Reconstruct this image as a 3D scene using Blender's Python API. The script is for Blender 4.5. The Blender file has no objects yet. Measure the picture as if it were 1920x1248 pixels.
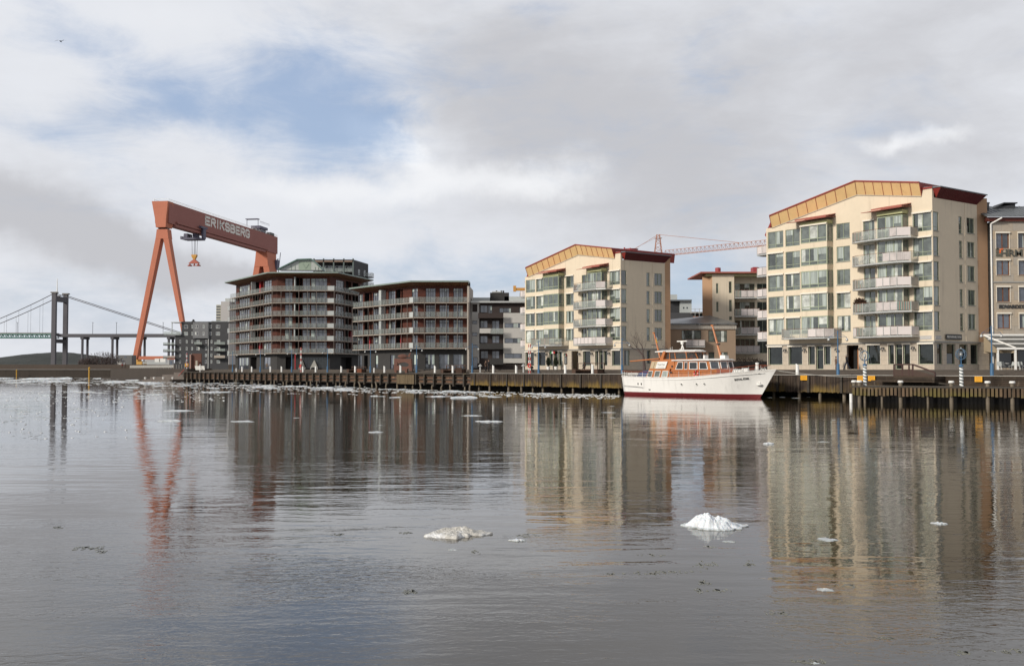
import bpy, bmesh, math, random
from mathutils import Vector, Matrix, noise
R = random.Random(7)
scene = bpy.context.scene
COL = scene.collection
# ---------------------------------------------------------------- camera
F = 2000.0; CZ = 3.0; PITCH = math.atan(68 / F)
cam = bpy.data.cameras.new("camera"); cam_o = bpy.data.objects.new("camera", cam); COL.objects.link(cam_o)
cam.sensor_width = 36; cam.lens = F / 1920 * 36; cam.clip_start = 0.3; cam.clip_end = 40000
cam_o.location = (0, 0, CZ); cam_o.rotation_euler = (math.pi / 2 + PITCH, 0, 0)
scene.camera = cam_o
# ---------------------------------------------------------------- colour management
scene.view_settings.view_transform = 'Standard'
scene.view_settings.look = 'None'
scene.view_settings.exposure = 0.10
scene.view_settings.gamma = 1.0
scene.cycles.max_bounces = 6; scene.cycles.transparent_max_bounces = 12
scene.cycles.diffuse_bounces = 2; scene.cycles.glossy_bounces = 4
# ---------------------------------------------------------------- sun
SUN_EL = math.radians(24); SUN_DIR = Vector((-0.80, -0.60, 0)).normalized()
sd = Vector((SUN_DIR.x * math.cos(SUN_EL), SUN_DIR.y * math.cos(SUN_EL), math.sin(SUN_EL)))
sun = bpy.data.lights.new("sun", 'SUN'); sun.energy = 3.1; sun.angle = math.radians(9); sun.color = (1, 0.94, 0.84)
sun_o = bpy.data.objects.new("sun", sun); COL.objects.link(sun_o)
sun_o.rotation_euler = (-sd).to_track_quat('-Z', 'Y').to_euler(); sun_o.location = (0, 0, 200)
# ---------------------------------------------------------------- node helper
class NT:
    def __init__(s, tree): s.t = tree; s.n = tree.nodes; s.l = tree.links
    def new(s, ty, **kw):
        n = s.n.new(ty)
        for k, v in kw.items(): setattr(n, k, v)
        return n
    def put(s, sock, v):
        if isinstance(v, bpy.types.NodeSocket): s.l.new(v, sock)
        elif v is not None: sock.default_value = v
    def m(s, op, a, b=None, c=None, clamp=False):
        n = s.new('ShaderNodeMath', operation=op, use_clamp=clamp)
        s.put(n.inputs[0], a)
        if b is not None: s.put(n.inputs[1], b)
        if c is not None: s.put(n.inputs[2], c)
        return n.outputs[0]
    def vm(s, op, a, b=None):
        n = s.new('ShaderNodeVectorMath', operation=op); s.put(n.inputs[0], a)
        if b is not None: s.put(n.inputs[1], b)
        return n.outputs[0]
    def noise(s, vec, scale, detail=4, rough=.55, dist=0.0):
        n = s.new('ShaderNodeTexNoise'); s.put(n.inputs['Vector'], vec)
        n.inputs['Scale'].default_value = scale; n.inputs['Detail'].default_value = detail
        n.inputs['Roughness'].default_value = rough; n.inputs['Distortion'].default_value = dist
        return n.outputs['Fac']
    def ramp(s, v, a, b, c0=0.0, c1=1.0, smooth=True):
        n = s.new('ShaderNodeMapRange'); n.interpolation_type = 'SMOOTHSTEP' if smooth else 'LINEAR'
        s.put(n.inputs[0], v); s.put(n.inputs[1], a); s.put(n.inputs[2], b); s.put(n.inputs[3], c0); s.put(n.inputs[4], c1)
        return n.outputs[0]
    def mix(s, f, a, b, blend='MIX'):
        n = s.new('ShaderNodeMix', data_type='RGBA', blend_type=blend)
        s.put(n.inputs[0], f)
        s.put(n.inputs[6], a if isinstance(a, bpy.types.NodeSocket) else (*a, 1)[:4])
        s.put(n.inputs[7], b if isinstance(b, bpy.types.NodeSocket) else (*b, 1)[:4])
        return n.outputs[2]
# ---------------------------------------------------------------- sky
world = bpy.data.worlds.new("World"); scene.world = world; world.use_nodes = True
wt = NT(world.node_tree); wt.n.clear()
out = wt.new('ShaderNodeOutputWorld')
sky = wt.new('ShaderNodeTexSky', sky_type='NISHITA'); sky.sun_disc = False
sky.sun_elevation = SUN_EL; sky.sun_rotation = math.atan2(SUN_DIR.x, SUN_DIR.y)
sky.air_density = 1.0; sky.dust_density = 1.5; sky.ozone_density = 2.0
tc = wt.new('ShaderNodeTexCoord'); D = tc.outputs['Generated']
sep = wt.new('ShaderNodeSeparateXYZ'); wt.put(sep.inputs[0], D)
wn = wt.new('ShaderNodeTexNoise'); wt.put(wn.inputs['Vector'], D); wn.inputs['Scale'].default_value = 7; wn.inputs['Detail'].default_value = 6
wn.inputs['Roughness'].default_value = .6
ws = wt.new('ShaderNodeSeparateColor'); wt.put(ws.inputs[0], wn.outputs['Color'])
az = wt.m('ARCTAN2', sep.outputs[0], sep.outputs[1]); el = wt.m('ARCSINE', sep.outputs[2])
az_w = wt.m('ADD', az, wt.m('MULTIPLY', wt.m('SUBTRACT', ws.outputs[0], .5), .13))
el_w = wt.m('ADD', el, wt.m('MULTIPLY', wt.m('SUBTRACT', ws.outputs[1], .5), .085))
def blob(px, py, rx, ry, rot=0.0, amp=1.0, sharp=1.0):
    a0 = math.atan((px - 960) / F); e0 = math.atan((692 - py) / F)
    dx = wt.m('SUBTRACT', az_w, a0); dy = wt.m('SUBTRACT', el_w, e0)
    c, s_ = math.cos(math.radians(rot)), math.sin(math.radians(rot))
    u = wt.m('ADD', wt.m('MULTIPLY', dx, c * F / rx), wt.m('MULTIPLY', dy, s_ * F / rx))
    v = wt.m('ADD', wt.m('MULTIPLY', dx, -s_ * F / ry), wt.m('MULTIPLY', dy, c * F / ry))
    r2 = wt.m('ADD', wt.m('MULTIPLY', u, u), wt.m('MULTIPLY', v, v))
    return wt.m('MULTIPLY', wt.m('EXPONENT', wt.m('MULTIPLY', wt.m('POWER', r2, sharp), -1.0)), amp)
def total(bl):
    o = blob(*bl[0])
    for b in bl[1:]: o = wt.m('ADD', o, blob(*b))
    return o
# stretched fine cloud texture (direction space, flattened towards the horizon)
mp = wt.new('ShaderNodeMapping'); wt.put(mp.inputs[0], D); mp.inputs['Scale'].default_value = (1, 1, 2.6)
f1 = wt.noise(mp.outputs[0], 4.5, 8, .58, .6)
f2 = wt.noise(mp.outputs[0], 13, 6, .6, .3)
blue = total([(520, 180, 230, 95, 6, 1.0), (650, 240, 120, 52, -6, 1.0), (590, 300, 120, 30, 0, .6), (200, 130, 150, 46, -30, .55), (300, 235, 180, 36, 4, .48), (130, 290, 120, 30, -16, .42),
              (760, 225, 50, 20, 10, .5), (30, 40, 90, 40, 0, .2), (1340, 120, 70, 45, 50, .42), (1290, 545, 150, 60, 0, .95), (900, 500, 240, 44, -2, .8), (620, 640, 260, 60, 0, .35),
              (1390, 170, 60, 25, 0, .22), (1000, 20, 60, 30, 0, .28), (110, 600, 300, 80, 0, .32), (960, 5, 50, 20, 0, .2)])
blue = wt.m('ADD', blue, wt.m('MULTIPLY', wt.m('SUBTRACT', f1, .5), 1.1))
mps = wt.new('ShaderNodeMapping'); wt.put(mps.inputs[0], D); mps.inputs['Scale'].default_value = (1.1, 1, 3.0); mps.inputs['Rotation'].default_value = (.12, .1, 0)
wisp = wt.noise(mps.outputs[0], 8, 8, .66, .5)
blue = wt.m('ADD', blue, wt.m('MULTIPLY', wt.m('SUBTRACT', wisp, .5), 1.7))
blue = wt.ramp(blue, .0, 1.35)
dark = total([(1150, 260, 330, 210, -25, .62), (1330, 370, 190, 90, -20, .30), (110, 440, 200, 62, -16, .78), (330, 500, 150, 42, -14, .62), (450, 522, 95, 24, -6, .45), (0, 390, 120, 60, 0, .45),
              (1700, 110, 420, 190, 0, .42), (1840, 330, 160, 110, 0, .34), (930, 210, 150, 130, 0, .32), (850, 60, 170, 80, 0, .22), (1000, 640, 900, 60, 0, .05)])
dark = wt.m('ADD', dark, wt.m('MULTIPLY', wt.m('SUBTRACT', f1, .5), .75))
dark = wt.m('ADD', dark, wt.m('MULTIPLY', wt.m('SUBTRACT', f2, .5), .6))
white = total([(725, 272, 70, 30, -28, 1.35), (800, 350, 260, 34, 4, .55), (500, 345, 200, 36, 0, .30), (1060, 320, 90, 60, 0, .30), (1690, 285, 60, 22, 10, .7), (1790, 270, 50, 18, 0, .5),
               (300, 60, 190, 60, 0, .3), (640, 470, 230, 30, 0, .25), (1050, 345, 160, 30, 0, .25)])
white = wt.m('ADD', white, wt.m('MULTIPLY', wt.m('SUBTRACT', f2, .5), .5), clamp=True)
ccol = wt.mix(wt.ramp(dark, -.15, .85), (.735, .755, .80), (.525, .53, .56))
ccol = wt.mix(wt.ramp(white, .1, .95), ccol, (.88, .89, .91))
# higher and farther round than the photograph sees: plain grey overcast
over = wt.ramp(el, .30, .65)
ccol = wt.mix(over, ccol, (.36, .37, .39))
blue = wt.m('MULTIPLY', blue, wt.ramp(el, .34, .6, 1, 0.1))
b_sky = wt.new('ShaderNodeBackground'); wt.put(b_sky.inputs[0], wt.mix(.45, sky.outputs[0], (3.4, 5.0, 8.2))); b_sky.inputs[1].default_value = .10
b_cl = wt.new('ShaderNodeBackground'); wt.put(b_cl.inputs[0], ccol); b_cl.inputs[1].default_value = 1.0
ms = wt.new('ShaderNodeMixShader'); wt.put(ms.inputs[0], wt.m('MULTIPLY', blue, .78)); wt.l.new(b_cl.outputs[0], ms.inputs[1]); wt.l.new(b_sky.outputs[0], ms.inputs[2])
wt.l.new(ms.outputs[0], out.inputs[0])
# ---------------------------------------------------------------- geometry helpers
def ray(px, py):
    cp, sp = math.cos(PITCH), math.sin(PITCH); v = (624 - py) / F
    return Vector(((px - 960) / F, cp - sp * v, sp + cp * v))
def at(px, py, Y):
    d = ray(px, py); return Vector((d.x, d.y, d.z)) * (Y / d.y) + Vector((0, 0, CZ))
def onz(px, py, z):
    d = ray(px, py); return d * ((z - CZ) / d.z) + Vector((0, 0, CZ))
def prop(o, label=None, cat=None, group=None, kind=None):
    if label: o['label'] = label
    if cat: o['category'] = cat
    if group: o['group'] = group
    if kind: o['kind'] = kind
    return o
class Thing:
    def __init__(s, name, loc, rot=0.0, label=None, cat=None, group=None, kind=None):
        s.o = bpy.data.objects.new(name, None); COL.objects.link(s.o); s.o.empty_display_size = .5
        s.loc = Vector(loc); s.rot = rot; s.o.location = s.loc; s.o.rotation_euler = (0, 0, rot)
        s.mi = Matrix.Rotation(-rot, 3, 'Z'); s.mw = Matrix.Rotation(rot, 3, 'Z')
        prop(s.o, label, cat, group, kind)
    def L(s, w): return s.mi @ (Vector(w) - s.loc)
    def Wd(s, p): return s.mw @ Vector(p) + s.loc
def par(p): return p.o if isinstance(p, Thing) else p
class MB:
    def __init__(s): s.v = []; s.f = []; s.m = []
    def quad(s, pts, m=0):
        i = len(s.v); s.v += [tuple(p) for p in pts]; s.f.append(tuple(range(i, i + len(pts)))); s.m.append(m)
    def hexa(s, p, m=0):
        i = len(s.v); s.v += [tuple(q) for q in p]
        for f in ((0, 3, 2, 1), (4, 5, 6, 7), (0, 1, 5, 4), (1, 2, 6, 5), (2, 3, 7, 6), (3, 0, 4, 7)):
            s.f.append(tuple(i + k for k in f)); s.m.append(m)
    def box(s, x0, x1, y0, y1, z0, z1, m=0):
        s.hexa([(x0, y0, z0), (x1, y0, z0), (x1, y1, z0), (x0, y1, z0), (x0, y0, z1), (x1, y0, z1), (x1, y1, z1), (x0, y1, z1)], m)
    def fbox(s, f, s0, s1, z0, z1, d0, d1, m=0):
        P = f.P
        s.hexa([P(s0, z0, d1), P(s1, z0, d1), P(s1, z0, d0), P(s0, z0, d0), P(s0, z1, d1), P(s1, z1, d1), P(s1, z1, d0), P(s0, z1, d0)], m)
    def bar(s, a, b, w=.05, h=None, m=0):
        a, b = Vector(a), Vector(b); h = h or w; d = (b - a)
        if d.length < 1e-6: return
        d.normalize(); up = Vector((0, 0, 1)) if abs(d.z) < .95 else Vector((1, 0, 0))
        x = d.cross(up).normalized() * (w / 2); y = x.cross(d).normalized() * (h / 2)
        s.hexa([a - x - y, a + x - y, a + x + y, a - x + y, b - x - y, b + x - y, b + x + y, b - x + y], m)
    def tube(s, a, b, r, r2=None, n=10, m=0, cap=True):
        a, b = Vector(a), Vector(b); r2 = r if r2 is None else r2; d = (b - a).normalized()
        up = Vector((0, 0, 1)) if abs(d.z) < .95 else Vector((1, 0, 0)); x = d.cross(up).normalized(); y = x.cross(d)
        i = len(s.v)
        for c, rr in ((a, r), (b, r2)):
            for k in range(n):
                t = 2 * math.pi * k / n; s.v.append(tuple(c + x * (rr * math.cos(t)) + y * (rr * math.sin(t))))
        for k in range(n):
            k2 = (k + 1) % n; s.f.append((i + k, i + k2, i + n + k2, i + n + k)); s.m.append(m)
        if cap: s.f.append(tuple(i + k for k in range(n))[::-1]); s.m.append(m); s.f.append(tuple(i + n + k for k in range(n))); s.m.append(m)
    def poly(s, pts, r, m=0, n=8):
        for a, b in zip(pts, pts[1:]): s.tube(a, b, r, n=n, m=m)
    def lathe(s, c, prof, n=16, m=0):
        c = Vector(c); i = len(s.v)
        for r, z in prof:
            for k in range(n):
                t = 2 * math.pi * k / n; s.v.append((c.x + r * math.cos(t), c.y + r * math.sin(t), c.z + z))
        for j in range(len(prof) - 1):
            for k in range(n):
                k2 = (k + 1) % n; s.f.append((i + j * n + k, i + j * n + k2, i + (j + 1) * n + k2, i + (j + 1) * n + k)); s.m.append(m)
    def ring(s, c, R_, r, ax=(0, 1, 0), n=28, m=0, k=6):
        ax = Vector(ax).normalized(); up = Vector((0, 0, 1)) if abs(ax.z) < .9 else Vector((1, 0, 0)); x = ax.cross(up).normalized(); y = x.cross(ax)
        c = Vector(c); i = len(s.v)
        for a in range(n):
            t = 2 * math.pi * a / n; e = x * math.cos(t) + y * math.sin(t)
            for b in range(k):
                u = 2 * math.pi * b / k; s.v.append(tuple(c + e * (R_ + r * math.cos(u)) + ax * (r * math.sin(u))))
        for a in range(n):
            for b in range(k):
                a2 = (a + 1) % n; b2 = (b + 1) % k
                s.f.append((i + a * k + b, i + a2 * k + b, i + a2 * k + b2, i + a * k + b2)); s.m.append(m)
    def prism(s, lo, hi, m=0, mt=None):
        """lo, hi: matching lists of 3D points (bottom outline, top outline)"""
        n = len(lo); i = len(s.v); s.v += [tuple(p) for p in lo] + [tuple(p) for p in hi]
        s.f.append(tuple(i + k for k in range(n))[::-1]); s.m.append(m)
        s.f.append(tuple(i + n + k for k in range(n))); s.m.append(m if mt is None else mt)
        for k in range(n):
            k2 = (k + 1) % n; s.f.append((i + k, i + k2, i + n + k2, i + n + k)); s.m.append(m)
    def build(s, name, mats, parent=None, smooth=False, fix=True):
        me = bpy.data.meshes.new(name); me.from_pydata(s.v, [], s.f)
        mats = mats if isinstance(mats, (list, tuple)) else [mats]
        for mm in mats: me.materials.append(mm)
        me.polygons.foreach_set('material_index', s.m)
        if smooth: me.polygons.foreach_set('use_smooth', [True] * len(s.f))
        me.update()
        if fix:
            b = bmesh.new(); b.from_mesh(me)
            if smooth: bmesh.ops.remove_doubles(b, verts=b.verts, dist=1e-5)
            bmesh.ops.recalc_face_normals(b, faces=b.faces); b.to_mesh(me); b.free()
        o = bpy.data.objects.new(name, me); COL.objects.link(o)
        if parent is not None: o.parent = par(parent)
        return o
class Facet:
    """a vertical plane of a thing, in the thing's own coordinates; outward = right of p0->p1"""
    def __init__(s, T, p0, p1, world=False):
        s.T = T
        if world: p0 = T.L((p0[0], p0[1], T.loc.z)); p1 = T.L((p1[0], p1[1], T.loc.z))
        s.o = Vector((p0[0], p0[1], 0)); e = Vector((p1[0] - p0[0], p1[1] - p0[1], 0)); s.len = e.length; s.e = e.normalized()
        s.n = Vector((s.e.y, -s.e.x, 0))
    def P(s, u, z, d=0.0): return s.o + s.e * u + s.n * d + Vector((0, 0, z))
    def hit(s, px, py, d=0.0):
        c = s.T.mi @ (Vector((0, 0, CZ)) - s.T.loc); r = s.T.mi @ ray(px, py)
        t = ((s.o + s.n * d - c).dot(s.n)) / r.dot(s.n); q = c + r * t
        return (q - s.o).dot(s.e), q.z
    def S(s, px, d=0.0, py=600): return s.hit(px, py, d)[0]
    def Z(s, px, py, d=0.0): return s.hit(px, py, d)[1]
def mat(name, col, rough=.8, var=.12, scale=.6, bump=0.0, metal=0.0, spec=.5, streak=0.0, coat=0.0, fine=None, rust=None):
    m = bpy.data.materials.new(name); m.use_nodes = True; t = NT(m.node_tree); b = t.n['Principled BSDF']
    g = t.new('ShaderNodeNewGeometry').outputs['Position']
    n1 = t.noise(g, scale, 5, .6); n2 = t.noise(g, scale * 9, 3, .6)
    k = t.m('ADD', t.m('MULTIPLY', t.m('SUBTRACT', n1, .5), 2 * var), t.m('MULTIPLY', t.m('SUBTRACT', n2, .5), var * 1.2))
    if streak:
        mp_ = t.new('ShaderNodeMapping'); t.put(mp_.inputs[0], g); mp_.inputs['Scale'].default_value = (2.2, 2.2, .12)
        k = t.m('SUBTRACT', k, t.m('MULTIPLY', t.ramp(t.noise(mp_.outputs[0], 1.0, 4, .6), .52, .78), streak))
    k = t.m('ADD', k, 1.0)
    vs = t.new('ShaderNodeVectorMath', operation='SCALE'); vs.inputs[0].default_value = col; t.put(vs.inputs[3], k)
    c = vs.outputs[0]
    if rust: c = t.mix(t.m('MULTIPLY', t.ramp(n1, rust[1], rust[1] + .15), rust[2] if len(rust) > 2 else 1.0), c, rust[0])
    t.l.new(c, b.inputs['Base Color'])
    b.inputs['Roughness'].default_value = rough; b.inputs['Metallic'].default_value = metal
    b.inputs['Specular IOR Level'].default_value = spec; b.inputs['Coat Weight'].default_value = coat
    if bump:
        bp = t.new('ShaderNodeBump'); bp.inputs['Distance'].default_value = bump; bp.inputs['Strength'].default_value = .6
        t.put(bp.inputs['Height'], t.noise(g, fine or scale * 18, 4, .65)); t.l.new(bp.outputs[0], b.inputs['Normal'])
    return m
def glass_mat(name, base, rough=.04, ior=2.0, curtain=False):
    m = bpy.data.materials.new(name); m.use_nodes = True; t = NT(m.node_tree); b = t.n['Principled BSDF']
    g = t.new('ShaderNodeNewGeometry').outputs['Position']
    n1 = t.noise(g, .9, 4, .6)
    if curtain:
        mp_ = t.new('ShaderNodeMapping'); t.put(mp_.inputs[0], g); mp_.inputs['Scale'].default_value = (9, 9, .3)
        n1 = t.m('ADD', t.m('MULTIPLY', t.noise(mp_.outputs[0], 1.0, 2), .8), .1)
    c = t.mix(t.ramp(n1, .35, .65), tuple(x * .62 for x in base), tuple(x * 1.25 for x in base))
    t.l.new(c, b.inputs['Base Color']); b.inputs['Roughness'].default_value = rough; b.inputs['IOR'].default_value = ior
    bp = t.new('ShaderNodeBump'); bp.inputs['Distance'].default_value = .012; bp.inputs['Strength'].default_value = .35
    t.put(bp.inputs['Height'], t.noise(g, .8, 2)); t.l.new(bp.outputs[0], b.inputs['Normal'])
    return m
def sheer_mat(name, col, alpha, rough=.15):
    m = bpy.data.materials.new(name); m.use_nodes = True; t = NT(m.node_tree); b = t.n['Principled BSDF']
    g = t.new('ShaderNodeNewGeometry').outputs['Position']
    t.l.new(t.mix(t.noise(g, 1.5, 2), tuple(x * .7 for x in col), tuple(x * 1.25 for x in col)), b.inputs['Base Color'])
    b.inputs['Roughness'].default_value = rough; b.inputs['Alpha'].default_value = alpha
    return m
def stripe_mat(name, cols, freq, axis=0, rough=.85, soft=False):
    """stripes along the surface, by position; cols cycle"""
    m = bpy.data.materials.new(name); m.use_nodes = True; t = NT(m.node_tree); b = t.n['Principled BSDF']
    g = t.new('ShaderNodeTexCoord').outputs['Object']; sp = t.new('ShaderNodeSeparateXYZ'); t.put(sp.inputs[0], g)
    v = t.m('FRACT', t.m('MULTIPLY', sp.outputs[axis], freq))
    r = t.new('ShaderNodeValToRGB'); r.color_ramp.interpolation = 'CONSTANT'; t.put(r.inputs[0], v)
    e = r.color_ramp.elements; e[0].color = (*cols[0], 1); e[1].position = 1 / len(cols); e[1].color = (*cols[1], 1)
    for i in range(2, len(cols)): x = e.new(i / len(cols)); x.color = (*cols[i], 1)
    t.l.new(t.mix(t.ramp(t.noise(g, 1.3, 4), .3, .8, 0, .35), r.outputs[0], (.1, .09, .08)), b.inputs['Base Color']); b.inputs['Roughness'].default_value = rough
    return m
def board_mat(name, col, axis, pitch, gap=.12, rough=.75, var=.35, spec=.3, dark=.35, tint=None):
    """boards: thin dark joints across `axis` of position, each board its own tone"""
    m = bpy.data.materials.new(name); m.use_nodes = True; t = NT(m.node_tree); b = t.n['Principled BSDF']
    g = t.new('ShaderNodeNewGeometry').outputs['Position']; o = t.new('ShaderNodeTexCoord').outputs['Object']
    sp = t.new('ShaderNodeSeparateXYZ'); t.put(sp.inputs[0], g if axis == 2 else o)
    v = t.m('DIVIDE', sp.outputs[axis], pitch); fr = t.m('FRACT', v); fl = t.m('FLOOR', v)
    w = t.new('ShaderNodeTexWhiteNoise', noise_dimensions='1D'); t.put(w.inputs['W'], fl)
    j = t.m('LESS_THAN', fr, gap)
    k = t.m('ADD', t.m('MULTIPLY', t.m('SUBTRACT', w.outputs[0], .5), var), t.m('MULTIPLY', t.m('SUBTRACT', t.noise(g, 1.2, 5, .65), .5), .9))
    k = t.m('MULTIPLY', t.m('ADD', k, 1.0), t.m('SUBTRACT', 1.0, t.m('MULTIPLY', j, 1 - dark)))
    vs = t.new('ShaderNodeVectorMath', operation='SCALE'); t.put(vs.inputs[3], k)
    if tint: t.l.new(t.mix(t.ramp(t.noise(g, .5, 4), .4, .62), col, tint), vs.inputs[0])
    else: vs.inputs[0].default_value = col
    t.l.new(vs.outputs[0], b.inputs['Base Color']); b.inputs['Roughness'].default_value = rough; b.inputs['Specular IOR Level'].default_value = spec
    return m
def wall(mb, F_, s0, s1, z0, z1, ops, rev=.16, m=0, mr=None):
    """wall sheet with real openings and their reveals; ops = [(s0,s1,z0,z1)]"""
    mr = m if mr is None else mr; P = F_.P
    ops = [(max(a, s0), min(b, s1), max(c, z0), min(d, z1)) for a, b, c, d in ops if b > s0 and a < s1 and d > z0 and c < z1]
    xs = sorted({s0, s1, *[v for o in ops for v in o[:2]]}); zs = sorted({z0, z1, *[v for o in ops for v in o[2:]]})
    for xa, xb in zip(xs, xs[1:]):
        if xb - xa < 1e-4: continue
        run = None
        for za, zb in zip(zs, zs[1:]):
            if zb - za < 1e-4: continue
            xc, zc = (xa + xb) / 2, (za + zb) / 2
            hole = any(a < xc < b and c < zc < d for a, b, c, d in ops)
            if hole:
                if run: mb.quad([P(xa, run[0]), P(xb, run[0]), P(xb, run[1]), P(xa, run[1])], m); run = None
            else: run = (run[0], zb) if run else (za, zb)
        if run: mb.quad([P(xa, run[0]), P(xb, run[0]), P(xb, run[1]), P(xa, run[1])], m)
    for a, b, c, d in ops:
        mb.quad([P(a, c), P(a, d), P(a, d, -rev), P(a, c, -rev)], mr); mb.quad([P(b, d), P(b, c), P(b, c, -rev), P(b, d, -rev)], mr)
        mb.quad([P(a, d), P(b, d), P(b, d, -rev), P(a, d, -rev)], mr); mb.quad([P(b, c), P(a, c), P(a, c, -rev), P(b, c, -rev)], mr)
def window(F_, s0, s1, z0, z1, parent, fm, nx=2, tr=None, inset=.10, fw=.06, cur=.5, name='window', box=None, G=None, sill=None, gl=None):
    """frame mesh (sub-part pane); box = awning box material, sill = sill material"""
    G = G or GL; mb = MB(); e = .001; d0, d1 = -inset - .05, -inset + .03
    a, b, c, d = s0 + e, s1 - e, z0 + e, z1 - e
    mb.fbox(F_, a, a + fw, c, d, d0, d1); mb.fbox(F_, b - fw, b, c, d, d0, d1)
    mb.fbox(F_, a + fw, b - fw, c, c + fw, d0, d1); mb.fbox(F_, a + fw, b - fw, d - fw, d, d0, d1)
    xs = [a + fw + (b - a - 2 * fw) * i / nx for i in range(nx + 1)]
    for x in xs[1:-1]: mb.fbox(F_, x - fw / 2, x + fw / 2, c + fw, d - fw, d0, d1)
    zt = None
    if tr:
        zt = c + (d - c) * tr
        for x0, x1 in zip(xs, xs[1:]): mb.fbox(F_, x0 + fw / 2, x1 - fw / 2, zt - fw / 2, zt + fw / 2, d0, d1)
    mats = [fm]
    if box: mb.fbox(F_, s0 - .06, s1 + .06, z1 - .06, z1 + .12, .004, .2, 1); mats.append(box); mb.fbox(F_, s1 + .0, s1 + .05, z0, z1 - .07, .004, .06, 1); mb.fbox(F_, s0 - .05, s0, z0, z1 - .07, .004, .06, 1)
    if sill: mb.fbox(F_, s0 - .05, s1 + .05, z0 - .07, z0 - .002, .002, .09, len(mats)); mats.append(sill)
    o = mb.build(name, mats, parent)
    pm = MB(); g = -inset - .02; base = 0 if gl is None else gl
    for x0, x1 in zip(xs, xs[1:]):
        k = 0 if R.random() < .75 else 1
        pm.quad([F_.P(x0, c, g), F_.P(x1, c, g), F_.P(x1, d, g), F_.P(x0, d, g)], k)
        if R.random() < cur:
            w_ = x1 - x0; t_ = R.random(); kk = 2 if R.random() < .7 else 3
            za, zb = (zt or c) , d
            if t_ < .30: xa, xb = x0, x0 + w_ * R.uniform(.25, .6)
            elif t_ < .6: xa, xb = x1 - w_ * R.uniform(.25, .6), x1
            elif t_ < .85: xa, xb = x0, x1; za = d - (d - c) * R.uniform(.2, .95)
            else: xa, xb = x0, x1
            pm.quad([F_.P(xa, za, g + .006), F_.P(xb, za, g + .006), F_.P(xb, zb, g + .006), F_.P(xa, zb, g + .006)], kk)
    pm.build('pane', G, o, fix=False)
    return o
def offs(pts, d):
    """offset an open 2D polyline to the right by d (mitred)"""
    out_ = []
    for i, p in enumerate(pts):
        p = Vector(p[:2]); ns = []
        if i > 0: e = (p - Vector(pts[i - 1][:2])).normalized(); ns.append(Vector((e.y, -e.x)))
        if i < len(pts) - 1: e = (Vector(pts[i + 1][:2]) - p).normalized(); ns.append(Vector((e.y, -e.x)))
        n = sum(ns, Vector((0, 0))).normalized(); k = 1 / max(.3, n.dot(ns[0]))
        out_.append(p + n * d * k)
    return out_
def copy_tree(o, parent=None):
    c = o.copy(); COL.objects.link(c); c.parent = parent
    for ch in list(o.children): copy_tree(ch, c)
    return c
def text_obj(txt, size, m, parent, loc, xdir, up, name='lettering', depth=.02, bold=0.0, align='CENTER', shear=0.0, sx=1.0):
    cu = bpy.data.curves.new(name, 'FONT'); cu.body = txt; cu.size = size; cu.extrude = depth; cu.offset = bold; cu.align_x = align; cu.align_y = 'CENTER'; cu.shear = shear
    o = bpy.data.objects.new(name, cu); x = Vector(xdir).normalized(); y = Vector(up).normalized(); z = x.cross(y)
    o.matrix_local = Matrix.Translation(loc) @ Matrix((x, y, z)).transposed().to_4x4() @ Matrix.Diagonal((sx, 1, 1, 1))
    COL.objects.link(o); bpy.context.view_layer.update()
    me = bpy.data.meshes.new_from_object(o.evaluated_get(bpy.context.evaluated_depsgraph_get())); ml = o.matrix_local.copy()
    bpy.data.objects.remove(o); me.materials.clear(); me.materials.append(m)
    o = bpy.data.objects.new(name, me); COL.objects.link(o)
    if parent is not None: o.parent = par(parent)
    o.matrix_local = ml
    return o
# ---------------------------------------------------------------- materials
M = {}
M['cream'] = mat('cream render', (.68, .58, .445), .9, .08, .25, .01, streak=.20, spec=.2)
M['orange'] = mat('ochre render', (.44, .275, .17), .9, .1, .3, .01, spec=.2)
M['stone'] = mat('pale stone', (.42, .37, .30), .8, .14, .5, .01, spec=.3)
M['gold'] = mat('golden sheet metal', (.74, .50, .24), .5, .12, .8, 0, spec=.4, streak=.12)
M['red'] = mat('red painted metal', (.26, .032, .025), .5, .15, .6)
M['redtop'] = mat('weathered red sheet', (.36, .10, .07), .55, .2, .6)
M['green_frame'] = mat('sage green frames', (.31, .35, .25), .5, .08, 1.2)
M['white'] = mat('white painted metal', (.78, .76, .72), .45, .05, 1.0)
M['offwhite'] = mat('cream awning box', (.74, .68, .58), .6, .06, 1.0)
M['steel'] = mat('galvanised steel', (.50, .50, .48), .45, .12, 1.5, metal=.5)
M['dark'] = mat('charcoal metal', (.035, .035, .037), .5, .2, 1.2)
M['slate'] = mat('grey seam roofing', (.14, .15, .16), .45, .2, .4, spec=.5)
M['brown_rail'] = mat('brown hardwood rail', (.16, .07, .04), .6, .2, 1.4)
M['concrete'] = mat('grey concrete', (.30, .29, .27), .9, .15, .3, .01)
M['dark_brick'] = mat('dark grey brick', (.055, .055, .058), .9, .25, .8, .02)
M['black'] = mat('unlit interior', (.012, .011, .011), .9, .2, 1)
M['snow'] = mat('river ice', (.72, .75, .78), .7, .06, 2.5, .05, fine=14)
M['ice'] = mat('wet grey ice', (.46, .46, .43), .3, .25, 2.0, .04, fine=10, spec=.6)
M['blue_steel'] = mat('blue painted steel', (.05, .13, .24), .45, .12, 1.5)
M['bollard'] = mat('white bollard paint', (.80, .79, .76), .5, .1, 3, streak=.1)
GL = [glass_mat('window glass', (.11, .128, .112)), glass_mat('deep window glass', (.05, .06, .052)), glass_mat('curtained glass', (.36, .40, .37), .1, 1.5, True), glass_mat('blind behind glass', (.52, .54, .50), .1, 1.5)]
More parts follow.
